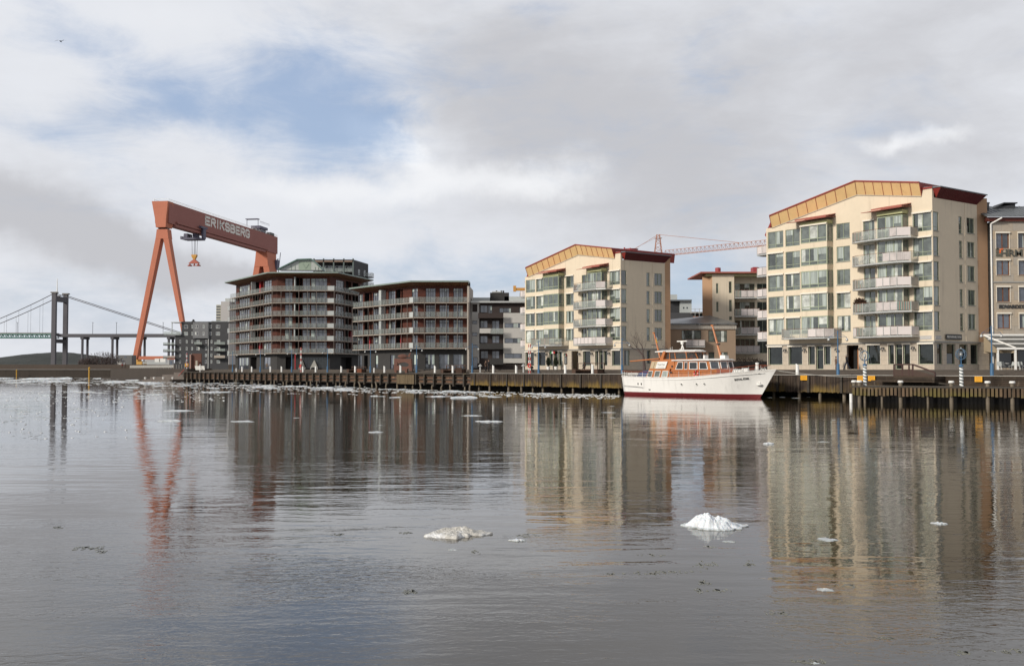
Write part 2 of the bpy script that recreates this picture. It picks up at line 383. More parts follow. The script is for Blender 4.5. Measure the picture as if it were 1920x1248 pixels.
GD = [glass_mat('shop glass', (.016, .02, .019), .03, 1.6), glass_mat('shop glass deep', (.012, .014, .014), .03, 1.6), GL[2], GL[3]]
GB = [glass_mat('blue grey glass', (.085, .095, .12), .05, 1.9), glass_mat('smoky glass', (.04, .045, .055), .05, 1.8), GL[2], glass_mat('pale curtain glass', (.45, .52, .48), .1, 1.5, True)]
GZ = 2.95
TH = math.radians(53)
U = Vector((math.cos(TH), -math.sin(TH))); V = Vector((math.sin(TH), math.cos(TH)))
# ================================================================ SETTING
VQ = 93.0
def QP(u, v, z=0.0): p = V * v + U * u; return Vector((p.x, p.y, z))
def Qu(px, v=VQ, py=700):
    r = ray(px, py); t = v / (r.x * V.x + r.y * V.y); return r.x * t * U.x + r.y * t * U.y
def water_mat():
    m = bpy.data.materials.new('river water'); m.use_nodes = True; t = NT(m.node_tree); b = t.n['Principled BSDF']
    g = t.new('ShaderNodeNewGeometry').outputs['Position']
    b.inputs['Base Color'].default_value = (.034, .026, .013, 1); b.inputs['Roughness'].default_value = .012; b.inputs['IOR'].default_value = 1.38
    b.inputs['Specular IOR Level'].default_value = .55
    def rip(scale, sx, sy, rot, det, dist=.3):
        mp_ = t.new('ShaderNodeMapping'); t.put(mp_.inputs[0], g); mp_.inputs['Scale'].default_value = (sx, sy, 1); mp_.inputs['Rotation'].default_value = (0, 0, math.radians(rot))
        return t.noise(mp_.outputs[0], scale, det, .55, dist)
    # wind: ruffled in the open river near the viewer, sheltered and calm towards the quay
    sp = t.new('ShaderNodeSeparateXYZ'); t.put(sp.inputs[0], g)
    far = t.m('ADD', sp.outputs[1], t.m('MULTIPLY', t.m('SUBTRACT', rip(.05, 1, 1.6, 8, 3), .5), 26))
    ruf = t.m('ADD', t.ramp(far, 11.5, 23, 1.0, .10), t.ramp(far, 20, 40, .10, .0)); midr = t.ramp(far, 30, 95, 1.0, .34)
    calm = t.m('ADD', t.m('POWER', t.m('DIVIDE', t.m('SUBTRACT', sp.outputs[0], 5.2), 3.6), 2.0), t.m('POWER', t.m('DIVIDE', t.m('SUBTRACT', sp.outputs[1], 17.5), 4.2), 2.0))
    patch = t.m('MULTIPLY', t.ramp(rip(.10, 1, 1.8, -14, 3), .42, .60, .25, 1.0), t.m('SUBTRACT', 1.0, t.m('MULTIPLY', t.m('EXPONENT', t.m('MULTIPLY', calm, -1.0)), .9)))
    swell = t.m('MULTIPLY', rip(.30, .55, 1.5, 6, 2), .030)
    band = t.m('MULTIPLY', t.m('MULTIPLY', rip(.75, .35, 1.6, -5, 2, .5), .020), midr)
    mid = t.m('MULTIPLY', t.m('MULTIPLY', rip(2.2, .75, 1.15, -12, 3, .7), .0115), t.m('MULTIPLY', midr, t.m('ADD', .35, patch)))
    fine = t.m('MULTIPLY', t.m('MULTIPLY', rip(5.0, .7, 1.2, 18, 3, .8), .026), t.m('MULTIPLY', ruf, patch))
    vf = t.m('MULTIPLY', t.m('MULTIPLY', rip(12, .75, 1.15, -28, 2, .6), .0075), t.m('MULTIPLY', ruf, patch))
    h = t.m('ADD', t.m('ADD', swell, band), t.m('ADD', mid, t.m('ADD', fine, vf)))
    bp = t.new('ShaderNodeBump'); bp.inputs['Distance'].default_value = 1.0; bp.inputs['Strength'].default_value = WAVE
    t.put(bp.inputs['Height'], h); t.l.new(bp.outputs[0], b.inputs['Normal'])
    return m
WAVE = .50
mb = MB(); mb.quad([(-9000, -300, 0), (9000, -300, 0), (9000, 9000, 0), (-9000, 9000, 0)])
prop(mb.build('water', water_mat()), 'calm dark river water with ripples and reflections', 'water', kind='structure')
uL, uM, uB, uR = Qu(345), Qu(882), Qu(1600), 150.0
M['paving'] = mat('granite paving', (.22, .21, .20), .85, .15, .4, .01)
mb = MB(); a, b = QP(uL, 101, GZ), QP(uR, 101, GZ)
P2, P3 = Vector((-123, 330, GZ)), Vector((-163, 430, GZ))
mb.quad([a, b, (6000, -60, GZ), (6000, 8800, GZ), (-6000, 8800, GZ), (-6000, 436, GZ), P3 + Vector((0, 6, 0)), P2 + Vector((1, 2, 0)), QP(uL - 1, 96, GZ)])
prop(mb.build('ground', M['paving'], fix=False), 'level paved ground behind the quay', 'ground', kind='structure')
# promenade: broad low boardwalk steps from the quay edge up to the buildings
M['deck'] = board_mat('weathered deck boards', (.085, .070, .058), 2, .06, .25, .8, .3, dark=.5)
M['deckflat'] = mat('weathered deck', (.105, .088, .075), .85, .25, 1.5)
mb = MB(); zs = [2.4 + .55 * i / 5 for i in range(6)]; vs_ = [VQ + .3, 96, 97, 98, 99, 100.02, 101.02]
for i in range(6):
    z = zs[i]; v0, v1 = vs_[i], vs_[i + 1]
    mb.quad([QP(uL, v0, z), QP(uR, v0, z), QP(uR, v1, z), QP(uL, v1, z)], 1)
    if i: mb.quad([QP(uL, v0, zs[i - 1]), QP(uR, v0, zs[i - 1]), QP(uR, v0, z), QP(uL, v0, z)], 0)
for i in range(1, 6): mb.quad([QP(uL, vs_[i], 2.3), QP(uL, vs_[i + 1], 2.3), QP(uL, vs_[i + 1], zs[i]), QP(uL, vs_[i], zs[i])], 0)
prop(mb.build('boardwalk', [M['deck'], M['deckflat']], fix=False), 'weathered timber boardwalk steps along the quay', 'boardwalk', kind='structure')
# ---------------------------------------------------------------- quay walls
def moss_mat(name, col, axis, pitch, tint=(.20, .13, .03)):
    m = board_mat(name, col, axis, pitch, .16, .7, .7, .3, .3)
    t = NT(m.node_tree); b = t.n['Principled BSDF']; src = b.inputs['Base Color'].links[0].from_socket
    g = t.new('ShaderNodeNewGeometry').outputs['Position']; sp = t.new('ShaderNodeSeparateXYZ'); t.put(sp.inputs[0], g)
    mp_ = t.new('ShaderNodeMapping'); t.put(mp_.inputs[0], g); mp_.inputs['Scale'].default_value = (3, 3, .35)
    n = t.noise(mp_.outputs[0], 1.2, 4, .6); n2 = t.noise(g, .3, 3)
    hgt = t.ramp(t.m('ADD', sp.outputs[2], t.m('MULTIPLY', t.m('SUBTRACT', n, .5), 2.0)), 1.6, .55)
    c = t.mix(t.m('MULTIPLY', t.m('MULTIPLY', hgt, t.ramp(n2, .35, .6)), .85), src, tint)
    pale = t.m('MULTIPLY', t.ramp(n, .60, .72), .5); c = t.mix(pale, c, (.27, .22, .16))
    t.l.new(c, b.inputs['Base Color']); return m
M['plank'] = moss_mat('stained quay planks', (.050, .034, .024), 0, .22)
M['plankh'] = moss_mat('stained horizontal boards', (.052, .035, .023), 2, .17)
M['pile'] = mat('wet timber piles', (.15, .12, .085), .6, .4, 2.0, .02, fine=12, streak=.4)
M['post'] = mat('dark quay posts', (.040, .031, .022), .7, .35, 1.5, .02, fine=12, rust=((.12, .085, .03), .58, .7))
M['rubble'] = mat('rust stained timber fill', (.11, .060, .036), .85, .5, 1.6, .04, fine=7, rust=((.32, .16, .09), .55, .7))
M['cap'] = mat('pale kerb', (.36, .34, .31), .8, .2, 1.5)
ths = Thing('timber_quay_wall', QP(uL, VQ, 0), -TH, 'long brown quay wall of upright posts over rubble in the middle distance', 'quay wall')
Lq = uM - uL; mb = MB(); mb.box(0, Lq, .45, 1.6, .62, 2.38); mb.build('infill', M['rubble'], ths)
mb = MB(); mb.box(0, Lq, 2.2, 2.5, -1, .7); mb.box(0, Lq, .5, 2.2, .60, .618); mb.build('back_wall', M['black'], ths)
for z0, z1 in ((.66, .86), (1.28, 1.46), (1.86, 2.02)):
    mb = MB(); mb.box(0, Lq, .24, .45, z0, z1); mb.build('rail', M['post'], ths)
mb = MB(); mb.box(0, Lq, -.05, .5, 2.2, 2.41); mb.build('cap_beam', M['post'], ths)
x = .3; i = 0; pm = MB(); pi = MB()
pl0, pl1 = Qu(745) - uL, Qu(776) - uL
while x < Lq:
    if not (pl0 < x < pl1):
        o = MB(); w = R.uniform(.13, .19); dz = R.uniform(.25, .6); o.box(x - w, x + w, -.12 + R.uniform(-.05, .05), .30, dz, 2.2); o.build('post', M['post'], ths)
    y = R.uniform(.1, .9); q = MB(); q.tube((x + R.uniform(.5, 2), y, -1), (x + R.uniform(.5, 2), y + .1, .75), .16, n=8); q.build('pile', M['pile'], ths)
    x += R.choice((2.5, 2.9, 2.7, 3.1))
mb = MB(); x = pl0
while x < pl1: mb.box(x, x + .28, -.15 + R.uniform(0, .04), .3, .55, 2.1); x += .29
mb.build('plank_panel', mat('ochre stained planks', (.12, .085, .045), .8, .4, 1.5, streak=.4), ths)
def planks(name, u0, u1, label, v=VQ, z0=.62, z1=2.36, horiz=False, pilestep=3.2):
    T = Thing(name, QP(u0, v, 0), -TH, label, 'quay wall'); L = u1 - u0
    mb = MB()
    if horiz:
        z = z1; k = 0
        while z > z0: mb.box(0, L, .0 + R.uniform(0, .03), .3, max(z0, z - .165), z - .015); z -= .17
        mb.build('board_cladding', M['plankh'], T)
    else:
        x = 0
        while x < L:
            mb.box(x, min(L, x + .205), R.uniform(0, .05), .3, z0 + R.uniform(-.08, .03), z1); x += .22
        mb.build('plank_cladding', M['plank'], T)
        x = 1.2
        while x < L: o = MB(); o.box(x - .14, x + .14, -.14, -.002, z0 - .06, z1 - .05); o.build('post', M['post'], T); x += 4.1
    mb = MB(); mb.box(0, L, 2.6, 2.9, -1, .9); mb.box(0, L, .3, 2.6, .70, .72); mb.build('back_wall', M['black'], T)
    mb = MB(); mb.box(0, L, -.12, .34, z1 + .002, z1 + .06); mb.build('kerb', M['cap'], T)
    x = 1.0
    while x < L:
        o = MB(); y = R.uniform(.3, 1.0); r = R.uniform(.14, .2); o.tube((x, y, -1), (x + R.uniform(-.1, .1), y, .8), r, r, n=10); o.build('pile', M['pile'], T); x += pilestep * R.uniform(.6, 1.4)
    return T
tpw = planks('plank_quay_wall', uM, uB, 'brown quay wall of close upright planks behind and beside the white boat')
planks('board_quay_wall', uB, uB + 62, 'brown quay wall of horizontal boards behind the low jetty', horiz=True)
# ---------------------------------------------------------------- low jetty at the right
JA = at(1597, 700, 97); JB = at(1990, 700, 88.5); jd = (JB - JA); jrot = math.atan2(jd.y, jd.x)
JT = Thing('jetty', (JA.x, JA.y, 0), jrot, 'low dark timber jetty on piles in front of the boarded quay', 'jetty'); JL = jd.length
mb = MB(); mb.box(0, JL, 0.02, 7, 1.36, 1.46); mb.build('deck', mat('dark wet deck boards', (.07, .058, .045), .6, .3, 1.5), JT)
mb = MB(); x = 0
while x < JL:
    mb.box(x + .04, x + .26, -.06 + R.uniform(0, .05), .02, .62 + R.uniform(-.06, .06), 1.36 + R.uniform(-.02, .02)); x += .33
mb.build('plank_skirt', moss_mat('mossy skirt planks', (.105, .068, .040), 0, .33, (.12, .10, .02)), JT)
mb = MB(); mb.box(0, JL, -.03, .04, 1.363, 1.50); mb.build('edge_beam', M['post'], JT)
mb = MB(); mb.box(0, JL, 1.5, 1.6, -1, 1.2); mb.build('back_wall', M['black'], JT)
JF = Facet(JT, (0, 0), (1, 0))
for px, big in ((1600, 1), (1610, 1), (1687, 1), (1782, 1), (1850, 1), (1896, 1), (1652, 0), (1738, 0), (1620, 0)):
    s = JF.S(px, -.3)
    q = MB(); q.tube((s, .3, -1.2), (s, .3, 1.80 if big else 1.3), .17 if big else .11, n=12); o = q.build('pile', M['pile'], JT, smooth=False)
    if big:
        zt = 1.80
        c = MB(); c.lathe((s, .3, zt), [(0, .20), (.17, .2), (.24, .16), (.25, .0), (.15, -.01)], 14); c.build('cap', M['white'], o, smooth=True)
s = JF.S(1594, .3); q = MB(); q.tube((s, -.3, -1), (s, -.3, .8), .13, n=10); prop(q.build('mooring_pile', M['bollard']), None); bpy.data.objects['mooring_pile'].parent = JT.o
bpy.data.objects['mooring_pile'].name = 'fender_pile'
# ---------------------------------------------------------------- sea wall, far quay and stepped landing at the left
M['seawall'] = mat('stained sea wall', (.045, .034, .026), .85, .35, .12, .05, streak=.4, fine=2)
M['seatop'] = mat('pale wall coping', (.20, .185, .17), .85, .15, .3)
def longbox(name, a, b, z0, z1, dep, m, par_=None):
    a, b = Vector(a), Vector(b); e = (b - a).normalized(); n = Vector((-e.y, e.x)); mb = MB()
    lo = [(*a, z0), (*b, z0), (*(b + n * dep), z0), (*(a + n * dep), z0)]; hi = [(p[0], p[1], z1) for p in lo]
    mb.prism(lo, hi); return mb.build(name, m, par_)
w = longbox('sea_wall', (-1500, 428), (-150, 428), -1, 2.75, 8, M['seawall']); prop(w, 'low stained sea wall with ice below it at the far left', 'wall')
o = longbox('coping', (-1500, 427.7), (-150, 427.7), 2.752, 3.05, 9, M['seatop'], w)
w = longbox('upper_harbour_wall', (-1500, 452), (-60, 452), 2, 5.0, 5, mat('brown harbour wall', (.075, .056, .044), .9, .25, .1)); prop(w, 'long brown harbour wall set back above the sea wall', 'wall')
DQ = QP(uL + .6, VQ + .6); DP = Vector((-124.5, 331, 0)); w = longbox('dock_wall', DP[:2], DQ[:2], -1, 3.15, 6, M['seawall']); prop(w, 'dark rust stained dock wall below the gantry crane', 'wall')
o = longbox('foot_ledge', (-127, 330), (DQ.x - 3, DQ.y - 2), -1, .5, 3, M['seawall'], w)
mb = MB()
for i in range(24):
    a = DP.lerp(DQ, .30 + i * .7 / 24); a.z = 3.15; mb.bar(a, a + Vector((0, 0, 1.0)), .10)
ra, rb_ = DP.lerp(DQ, .3), DP.lerp(DQ, .85); mb.quad([(ra.x, ra.y, 3.4), (rb_.x, rb_.y, 3.4), (rb_.x, rb_.y, 4.1), (ra.x, ra.y, 4.1)]); mb.build('railing', M['concrete'], w, fix=False)
T = Thing('stepped_landing', at(345, 700, 262), 0, 'weathered timber landing stepping down to the water left of the quay', 'landing stage'); T.o.location.z = 0; T.loc.z = 0
for i, (x0, x1, y0, zz) in enumerate(((-9.8, -1.0, 3, .55), (-8.5, .2, 4.5, 1.1), (-6.0, 1.5, 6, 1.65), (-3.6, 3.0, 7.5, 2.2), (-1.5, 4, 9, 2.6))):
    mb = MB(); mb.box(x0, x1 + 2, y0 - 4, y0 + 3, -1 if i == 0 else zz - .6, zz); mb.build('step', mat('landing timber', (.19, .16, .14), .85, .3, 1.2), T)
for i, p in enumerate(((-9.3, -.6), (-7.2, -.4), (-4.9, -.5), (-2.6, -.5))):
    q = MB(); q.tube((p[0], p[1], -1), (p[0], p[1], .9), .16, n=8); q.lathe((p[0], p[1], .9), [(0, .2), (.3, .12), (.3, -.1), (.1, -.1)], 10, 0); q.build('mooring_ball', M['white'], T)
for nm, px, py0, py1, Y, lab in (('marker_post', 167, 713, 692, 300, 'thin yellow marker post standing in the icy water'), ('marker_post', 31, 704, 696, 425, 'short yellow marker on the sea wall at far left')):
    b_ = at(px, py0, Y); t_ = at(px, py1, Y); q = MB(); q.tube((b_.x, Y, -.5), (b_.x, Y, t_.z), .2, n=8); q.lathe((b_.x, Y, t_.z), [(.2, 0), (.34, .3), (0, .7)], 8)
    prop(q.build(nm, mat('yellow marker', (.55, .30, .03), .6, .1, 1)), lab, 'marker post')
# ---------------------------------------------------------------- hills
M['hill'] = mat('winter woodland', (.036, .040, .036), .95, .5, .012, 8, fine=.03)
mb = MB(); N_ = 260; rows = 9
for j in range(rows):
    for i in range(N_ + 1):
        x = -2600 + i * 4300 / N_; k = j / (rows - 1); px = 960 + x / 2300 * 2000
        h = 36 * math.exp(-((px + 60) / 150) ** 2) + 6 * math.exp(-((px - 165) / 70) ** 2) + 9 + 7 * noise.noise(Vector((x * .006, 3, 0))) + 2.2 * noise.noise(Vector((x * .04, j * .7, 0))) + 2.0 * noise.noise(Vector((x * .16, j, 0)))
        mb.v.append((x, 2300 + j * 60 + 20 * noise.noise(Vector((x * .01, j, 1))), 2 + max(3, h) * math.sin(k * math.pi * .5)))
for j in range(rows - 1):
    for i in range(N_):
        a = j * (N_ + 1) + i; mb.f.append((a, a + 1, a + N_ + 2, a + N_ + 1)); mb.m.append(0)
prop(mb.build('hills', M['hill'], smooth=True, fix=False), 'low wooded hills beyond the bridge', 'hills', kind='structure')
# ---------------------------------------------------------------- ice
def wet(m, z0, z1, col):
    t = NT(m.node_tree); b = t.n['Principled BSDF']; src = b.inputs['Base Color'].links[0].from_socket; g = t.new('ShaderNodeNewGeometry').outputs['Position']
    sp = t.new('ShaderNodeSeparateXYZ'); t.put(sp.inputs[0], g); n = t.noise(g, 5, 4, .6)
    k = t.ramp(t.m('ADD', sp.outputs[2], t.m('MULTIPLY', t.m('SUBTRACT', n, .5), (z1 - z0) * 1.6)), z0, z1); t.l.new(t.mix(k, col, src), b.inputs['Base Color'])
    b.inputs['Subsurface Weight'].default_value = .25; b.inputs['Subsurface Radius'].default_value = (.04, .06, .08)
wet(M['snow'], -.01, .035, (.34, .36, .35))
M['slush'] = mat('grey crushed ice', (.66, .67, .67), .5, .3, 2.5, .02, fine=12)
def floe_mesh(name, seed, hgt=.25, ragged=.35, mats=None, rings=9, seg=44, flat=.5, lump=.5):
    rr = random.Random(seed); v = []; f = []
    def out_r(t):
        p = Vector((math.cos(t), math.sin(t), seed * 3.1)); return 1 + ragged * (noise.noise(p * 1.3) * 1.1 + .6 * noise.noise(p * 3.4) + .3 * noise.noise(p * 8))
    v.append((0, 0, hgt * .9))
    for j in range(1, rings + 1):
        r = j / rings
        for k in range(seg):
            t = 2 * math.pi * k / seg; R0 = out_r(t) * .5; x, y = math.cos(t) * R0 * r, math.sin(t) * R0 * r * .75
            n = 1.15 * noise.noise(Vector((x * 4.2, y * 4.2, seed))) + .42 * noise.noise(Vector((x * 11, y * 11, seed))) + .22 * noise.noise(Vector((x * 27, y * 27, seed)))
            prof = (1 - r ** 3) * (1 - flat) + flat * (1 if r < .93 else 0)
            z = hgt * (prof * (1 + lump * n) + .04)
            if j == rings: z = -.03
            v.append((x, y, max(z, -.03)))
    for k in range(seg): f.append((0, 1 + k, 1 + (k + 1) % seg))
    for j in range(rings - 1):
        for k in range(seg):
            a = 1 + j * seg + k; b = 1 + j * seg + (k + 1) % seg; f.append((a, a + seg, b + seg, b))
    me = bpy.data.meshes.new(name); me.from_pydata(v, [], f)
    for m_ in mats or [M['snow']]: me.materials.append(m_)
    me.polygons.foreach_set('use_smooth', [True] * len(f)); me.update(); return me
def put_floe(me, px, py, wpx, name='ice_floe', label=None, group=None, cat='ice floe', sy=1.0, sz=1.0, rz=0.0, kind=None):
    p = onz(px, py, 0); w = wpx / F * p.y; o = bpy.data.objects.new(name, me); COL.objects.link(o)
    o.location = (p.x, p.y, 0); o.scale = (w, w * sy, w * sz); o.rotation_euler = (0, 0, rz); return prop(o, label, cat, group, kind)
def chunk_mesh(name, seed, hgt, mats, rings=46, seg=170, rim=.84):
    v = [(0, 0, hgt * .8)]; f = []
    for j_ in range(1, rings + 1):
        r = j_ / rings
        for k in range(seg):
            t = 2 * math.pi * k / seg; p = Vector((math.cos(t), math.sin(t), seed)); R0 = .5 * (1 + .36 * noise.noise(p * 1.4) + .26 * noise.noise(p * 3.5) + .05 * noise.noise(p * 9)); x, y = math.cos(t) * R0 * r, math.sin(t) * R0 * r * .8
            vd = noise.voronoi(Vector((x * 8.5, y * 8.5, seed)))[0]; vd2 = noise.voronoi(Vector((x * 21, y * 21, seed)))[0]
            n = 1.0 * noise.noise(Vector((x * 3.6, y * 5.5, seed + 2))) + .45 * noise.noise(Vector((x * 9, y * 12, seed))) + .28 * (vd2[1] - vd2[0] - .2) + .20 * noise.noise(Vector((x * 24, y * 28, 1)))
            dome = max(0, 1 - (r / rim) ** 2.2) ** .62 * (1 - .9 * abs(x + .08) ** 1.3) ; z = hgt * dome * (.78 + .72 * n) + (.018 + .02 * n if r > rim - .1 else .02)
            if j_ == rings: z = -.02
            v.append((x, y, max(z, -.02)))
    for k in range(seg): f.append((0, 1 + k, 1 + (k + 1) % seg))
    for j_ in range(rings - 1):
        for k in range(seg): a = 1 + j_ * seg + k; b = 1 + j_ * seg + (k + 1) % seg; f.append((a, a + seg, b + seg, b))
    me = bpy.data.meshes.new(name); me.from_pydata(v, [], f)
    for m_ in mats: me.materials.append(m_)
    me.update(); return me
big = chunk_mesh('snowy floe', 8, .185, [M['snow']])
put_floe(big, 1334, 987, 112, label='large lumpy snow white ice floe floating in the foreground', sy=1.0, sz=1.0)
gre = chunk_mesh('grey floe', 11, .10, [mat('dirty ice', (.50, .48, .44), .45, .3, 3.0, .05, fine=16, rust=((.80, .80, .80), .50, 1))], rim=.97)
put_floe(gre, 857, 1001, 106, label='flat dirty grey ice floe left of the large white one', sy=1.2, sz=1.0)
fm = [floe_mesh('floe %d' % i, 20 + i, (.13, .2, .09, .16, .24)[i], .62, None, 9, 52, .3, .9) for i in range(5)]
G1 = 'small floes drifting in open water'
for i, (px, py, w, lab) in enumerate(((1369, 1015, 24, 'small pale floe just below the large white floe'), (970, 1013, 30, 'small grey white floe between the two large floes'), (848, 1030, 18, 'tiny floe below the flat grey floe'),
        (453, 790, 40, 'thin white floe in the reflection of the dark apartment block'), (703, 810, 32, 'lumpy white floe below the fish sculpture reflection'), (888, 779, 36, 'upper of two thin floes right of the dark reflections'),
        (918, 790, 50, 'lower and wider of two thin floes right of the dark reflections'), (1140, 773, 30, 'small white floe left of the boat reflection'), (1543, 828, 20, 'small bright floe in the reflection right of the boat'),
        (1440, 832, 22, 'thin flat floe near the bow reflection'), (1549, 1105, 28, 'small floe inside the golden roof reflection'), (1761, 981, 28, 'thin pale floe at the right in the facade reflection'),
        (1551, 1011, 36, 'thin pale sliver of ice above the golden reflection'), (1009, 812, 14, 'tiny white floe in the cream reflection'), (320, 789, 50, 'thin white floe right of the gantry leg reflection'),
        (340, 770, 56, 'wide thin floe above another beside the gantry leg reflection'), (556, 783, 12, 'tiny white floe in the dark block reflection'), (1492, 746, 16, 'small floe near the quay right of the boat'),
        (1528, 1243, 14, 'tiny floe at the bottom edge of the water'), (1563, 787, 8, 'tiny speck of ice under the striped pole'), (1778, 785, 8, 'tiny speck of ice under the right striped pole'),
        (713, 797, 10, 'tiny floe above the lumpy white floe'), (265, 747, 34, 'wide flat floe at the gantry leg reflection'), (404, 735, 44, 'thin floe before the timber landing'), (870, 745, 60, 'long narrow floe below the quay posts'))):
    put_floe(fm[i % 5], px, py, w * .88, label=lab, sy=R.uniform(.8, 1.6), sz=R.uniform(.5, .7) * (.8 if py > 830 else .28), rz=R.uniform(-.3, .3))
LMK = [(20, 'the left picture edge'), (70, 'the water left of the bridge tower reflection'), (110, 'the bridge tower reflection'), (165, 'the yellow marker post'), (215, 'the left gantry leg reflection'), (265, 'the dock wall'), (310, 'the stepped landing'), (350, 'the left end of the quay'), (400, 'the info board'), (445, 'the left edge of the dark block reflection'), (500, 'the second blue lamp reflection'), (550, 'the red column reflection'), (600, 'the tent displays reflection'), (650, 'the first timber bench'), (700, 'the gap between the brown blocks'), (755, 'the fish sculpture'), (810, 'the left lit window of the lower brown block'), (860, 'the second timber bench'), (910, 'the two talking people'), (960, 'the brown and white block'), (1010, 'the left half of the smaller cream block'), (1060, 'the clipped conifers'), (1110, 'the railed bench'), (1155, 'the yacht stern'), (1455, 'the yacht bow'), (1500, 'the mooring post beyond the bow'), (1625, 'the left striped pole'), (1690, 'the viewing platform'), (1800, 'the right striped pole'), (1870, 'the last jetty piles')]
rr = random.Random(3); cnt = 0
fields = [  # (x0, x1, ytop(x), thickness, count, wmin, wmax, label)
    (0, 330, lambda x: 708 + x * .006, 9, 42, 12, 50, 'x white floe packed below the far sea wall'),
    (200, 700, lambda x: 714 + (x - 200) * .013, 16, 34, 6, 26, 'x white floe drifting off the stepped landing'),
    (330, 1160, lambda x: 717.5 + (x - 350) * .0285, 6.5, 90, 7, 34, 'x white floe lying along the foot of the quay wall'),
    (0, 420, lambda x: 731, 16, 24, 8, 34, 'x pale floe drifting in the icy patch'),
    (0, 160, lambda x: 762, 70, 14, 10, 30, 'x grey floe scattered at the left'),
    (700, 960, lambda x: 742, 3, 10, 14, 40, 'x narrow floe aligned below the quay'),
    (1610, 1700, lambda x: 750.5, 2.5, 6, 14, 40, 'x white floe adrift below the jetty'),
    (1440, 1530, lambda x: 743, 2.5, 6, 8, 18, 'x white floe adrift by the bow'),
    (1770, 1900, lambda x: 752, 2, 6, 10, 34, 'x thin floe under the jetty'),
    (960, 1160, lambda x: 748, 60, 10, 5, 14, 'x grey floe adrift')]
for x0, x1, yt, th, n, w0, w1, lab in fields:
    for _ in range(n):
        px = rr.uniform(x0, x1); py = yt(px) + rr.random() ** 1.3 * th
        wf = rr.uniform(w0, w1) * rr.uniform(.6, 1)
        near = min(LMK, key=lambda t: abs(t[0] - px)); sz_ = 'wide' if wf > (w0 + w1) * .55 else 'slim' if wf > (w0 + w1) * .33 else 'tiny'
        put_floe(rr.choice(fm), px, py, wf, label=' '.join([sz_] + lab.split()[1:4 if 'narrow' not in lab else 4] + ['near', near[1]]) if 'near' not in lab else lab, group=lab.replace('floe', 'floes').replace('x ', ''), sy=rr.uniform(.8, 2.4), sz=rr.uniform(.10, .26), rz=rr.uniform(-.5, .5)); cnt += 1
# slush: loose crushed ice nobody could count
mb = MB(); rr = random.Random(9)
for x0, x1, yt, th, n in ((0, 330, lambda x: 707.5 + x * .006, 14, 620), (200, 700, lambda x: 714 + (x - 200) * .013, 20, 380), (330, 1160, lambda x: 718 + (x - 350) * .0285, 8, 900), (0, 420, lambda x: 733, 20, 260), (1000, 1160, lambda x: 738, 8, 120), (0, 240, lambda x: 750, 75, 120), (1620, 1910, lambda x: 750, 4, 40)):
    for _ in range(n):
        px = rr.uniform(x0, x1); py = yt(px) + rr.random() ** 1.6 * th; p = onz(px, py, 0); w = rr.uniform(1.5, 8) / F * p.y / 2; k = rr.randint(5, 7); h = rr.uniform(.008, .03)
        lo = [(p.x + w * math.cos(6.283 * i / k) * rr.uniform(.7, 1.2), p.y + w * 1.6 * math.sin(6.283 * i / k) * rr.uniform(.7, 1.2), -.02) for i in range(k)]
        mb.prism(lo, [(a + (p.x - a) * .25, b + (p.y - b) * .25, h) for a, b, c in lo])
prop(mb.build('brash_ice', M['slush'], fix=False), 'loose crushed ice floating along the quay and sea wall', 'crushed ice', kind='stuff')
# thin dark skins of melting ice in the foreground
mb = MB(); rr = random.Random(15); skin = mat('thin dark melting ice', (.15, .15, .12), .25, .4, 4, .02, fine=30, spec=.6)
for cx, cy, wx, wy, n in ((165, 1027, 30, 3, 9), (190, 1034, 9, 2, 3), (108, 988, 14, 2, 3), (632, 1002, 18, 3, 5), (770, 1108, 15, 4, 6), (765, 998, 16, 2, 4), (890, 1034, 9, 3, 3), (500, 1047, 25, 2, 3), (1235, 1072, 60, 4, 14), (1325, 1058, 22, 7, 8), (1405, 1055, 12, 6, 5), (1310, 1106, 14, 4, 4), (1350, 1106, 14, 4, 4), (1330, 1024, 12, 3, 3), (1320, 1092, 18, 4, 5), (1455, 1148, 26, 3, 5), (1900, 1220, 22, 4, 6), (1520, 1240, 32, 5, 9), (1800, 1223, 18, 3, 4), (1050, 968, 20, 2, 3), (985, 1003, 30, 3, 6), (1225, 1040, 30, 2, 3), (1145, 1075, 20, 2, 4), (1660, 1196, 24, 2, 3), (60, 820, 40, 6, 7), (20, 790, 20, 3, 4), (160, 765, 40, 4, 6), (1590, 1098, 22, 3, 4)):
    for _ in range(n * 3):
        px, py = cx + rr.gauss(0, .5) * wx, cy + rr.gauss(0, .5) * wy; p = onz(px, py, 0); w = rr.uniform(1.5, 6.5) / F * p.y; k = rr.randint(6, 9)
        w *= .7; lo = [(p.x + w * math.cos(6.283 * i / k) * rr.uniform(.3, 1.5), p.y + w * 2.2 * math.sin(6.283 * i / k) * rr.uniform(.3, 1.5), -.004) for i in range(k)]
        mb.prism(lo, [(a + (p.x - a) * .15, b + (p.y - b) * .15, .004) for a, b, c in lo])
prop(mb.build('thin_ice', skin, fix=False), 'scraps of thin dark melting ice in the foreground', 'thin ice', kind='stuff')
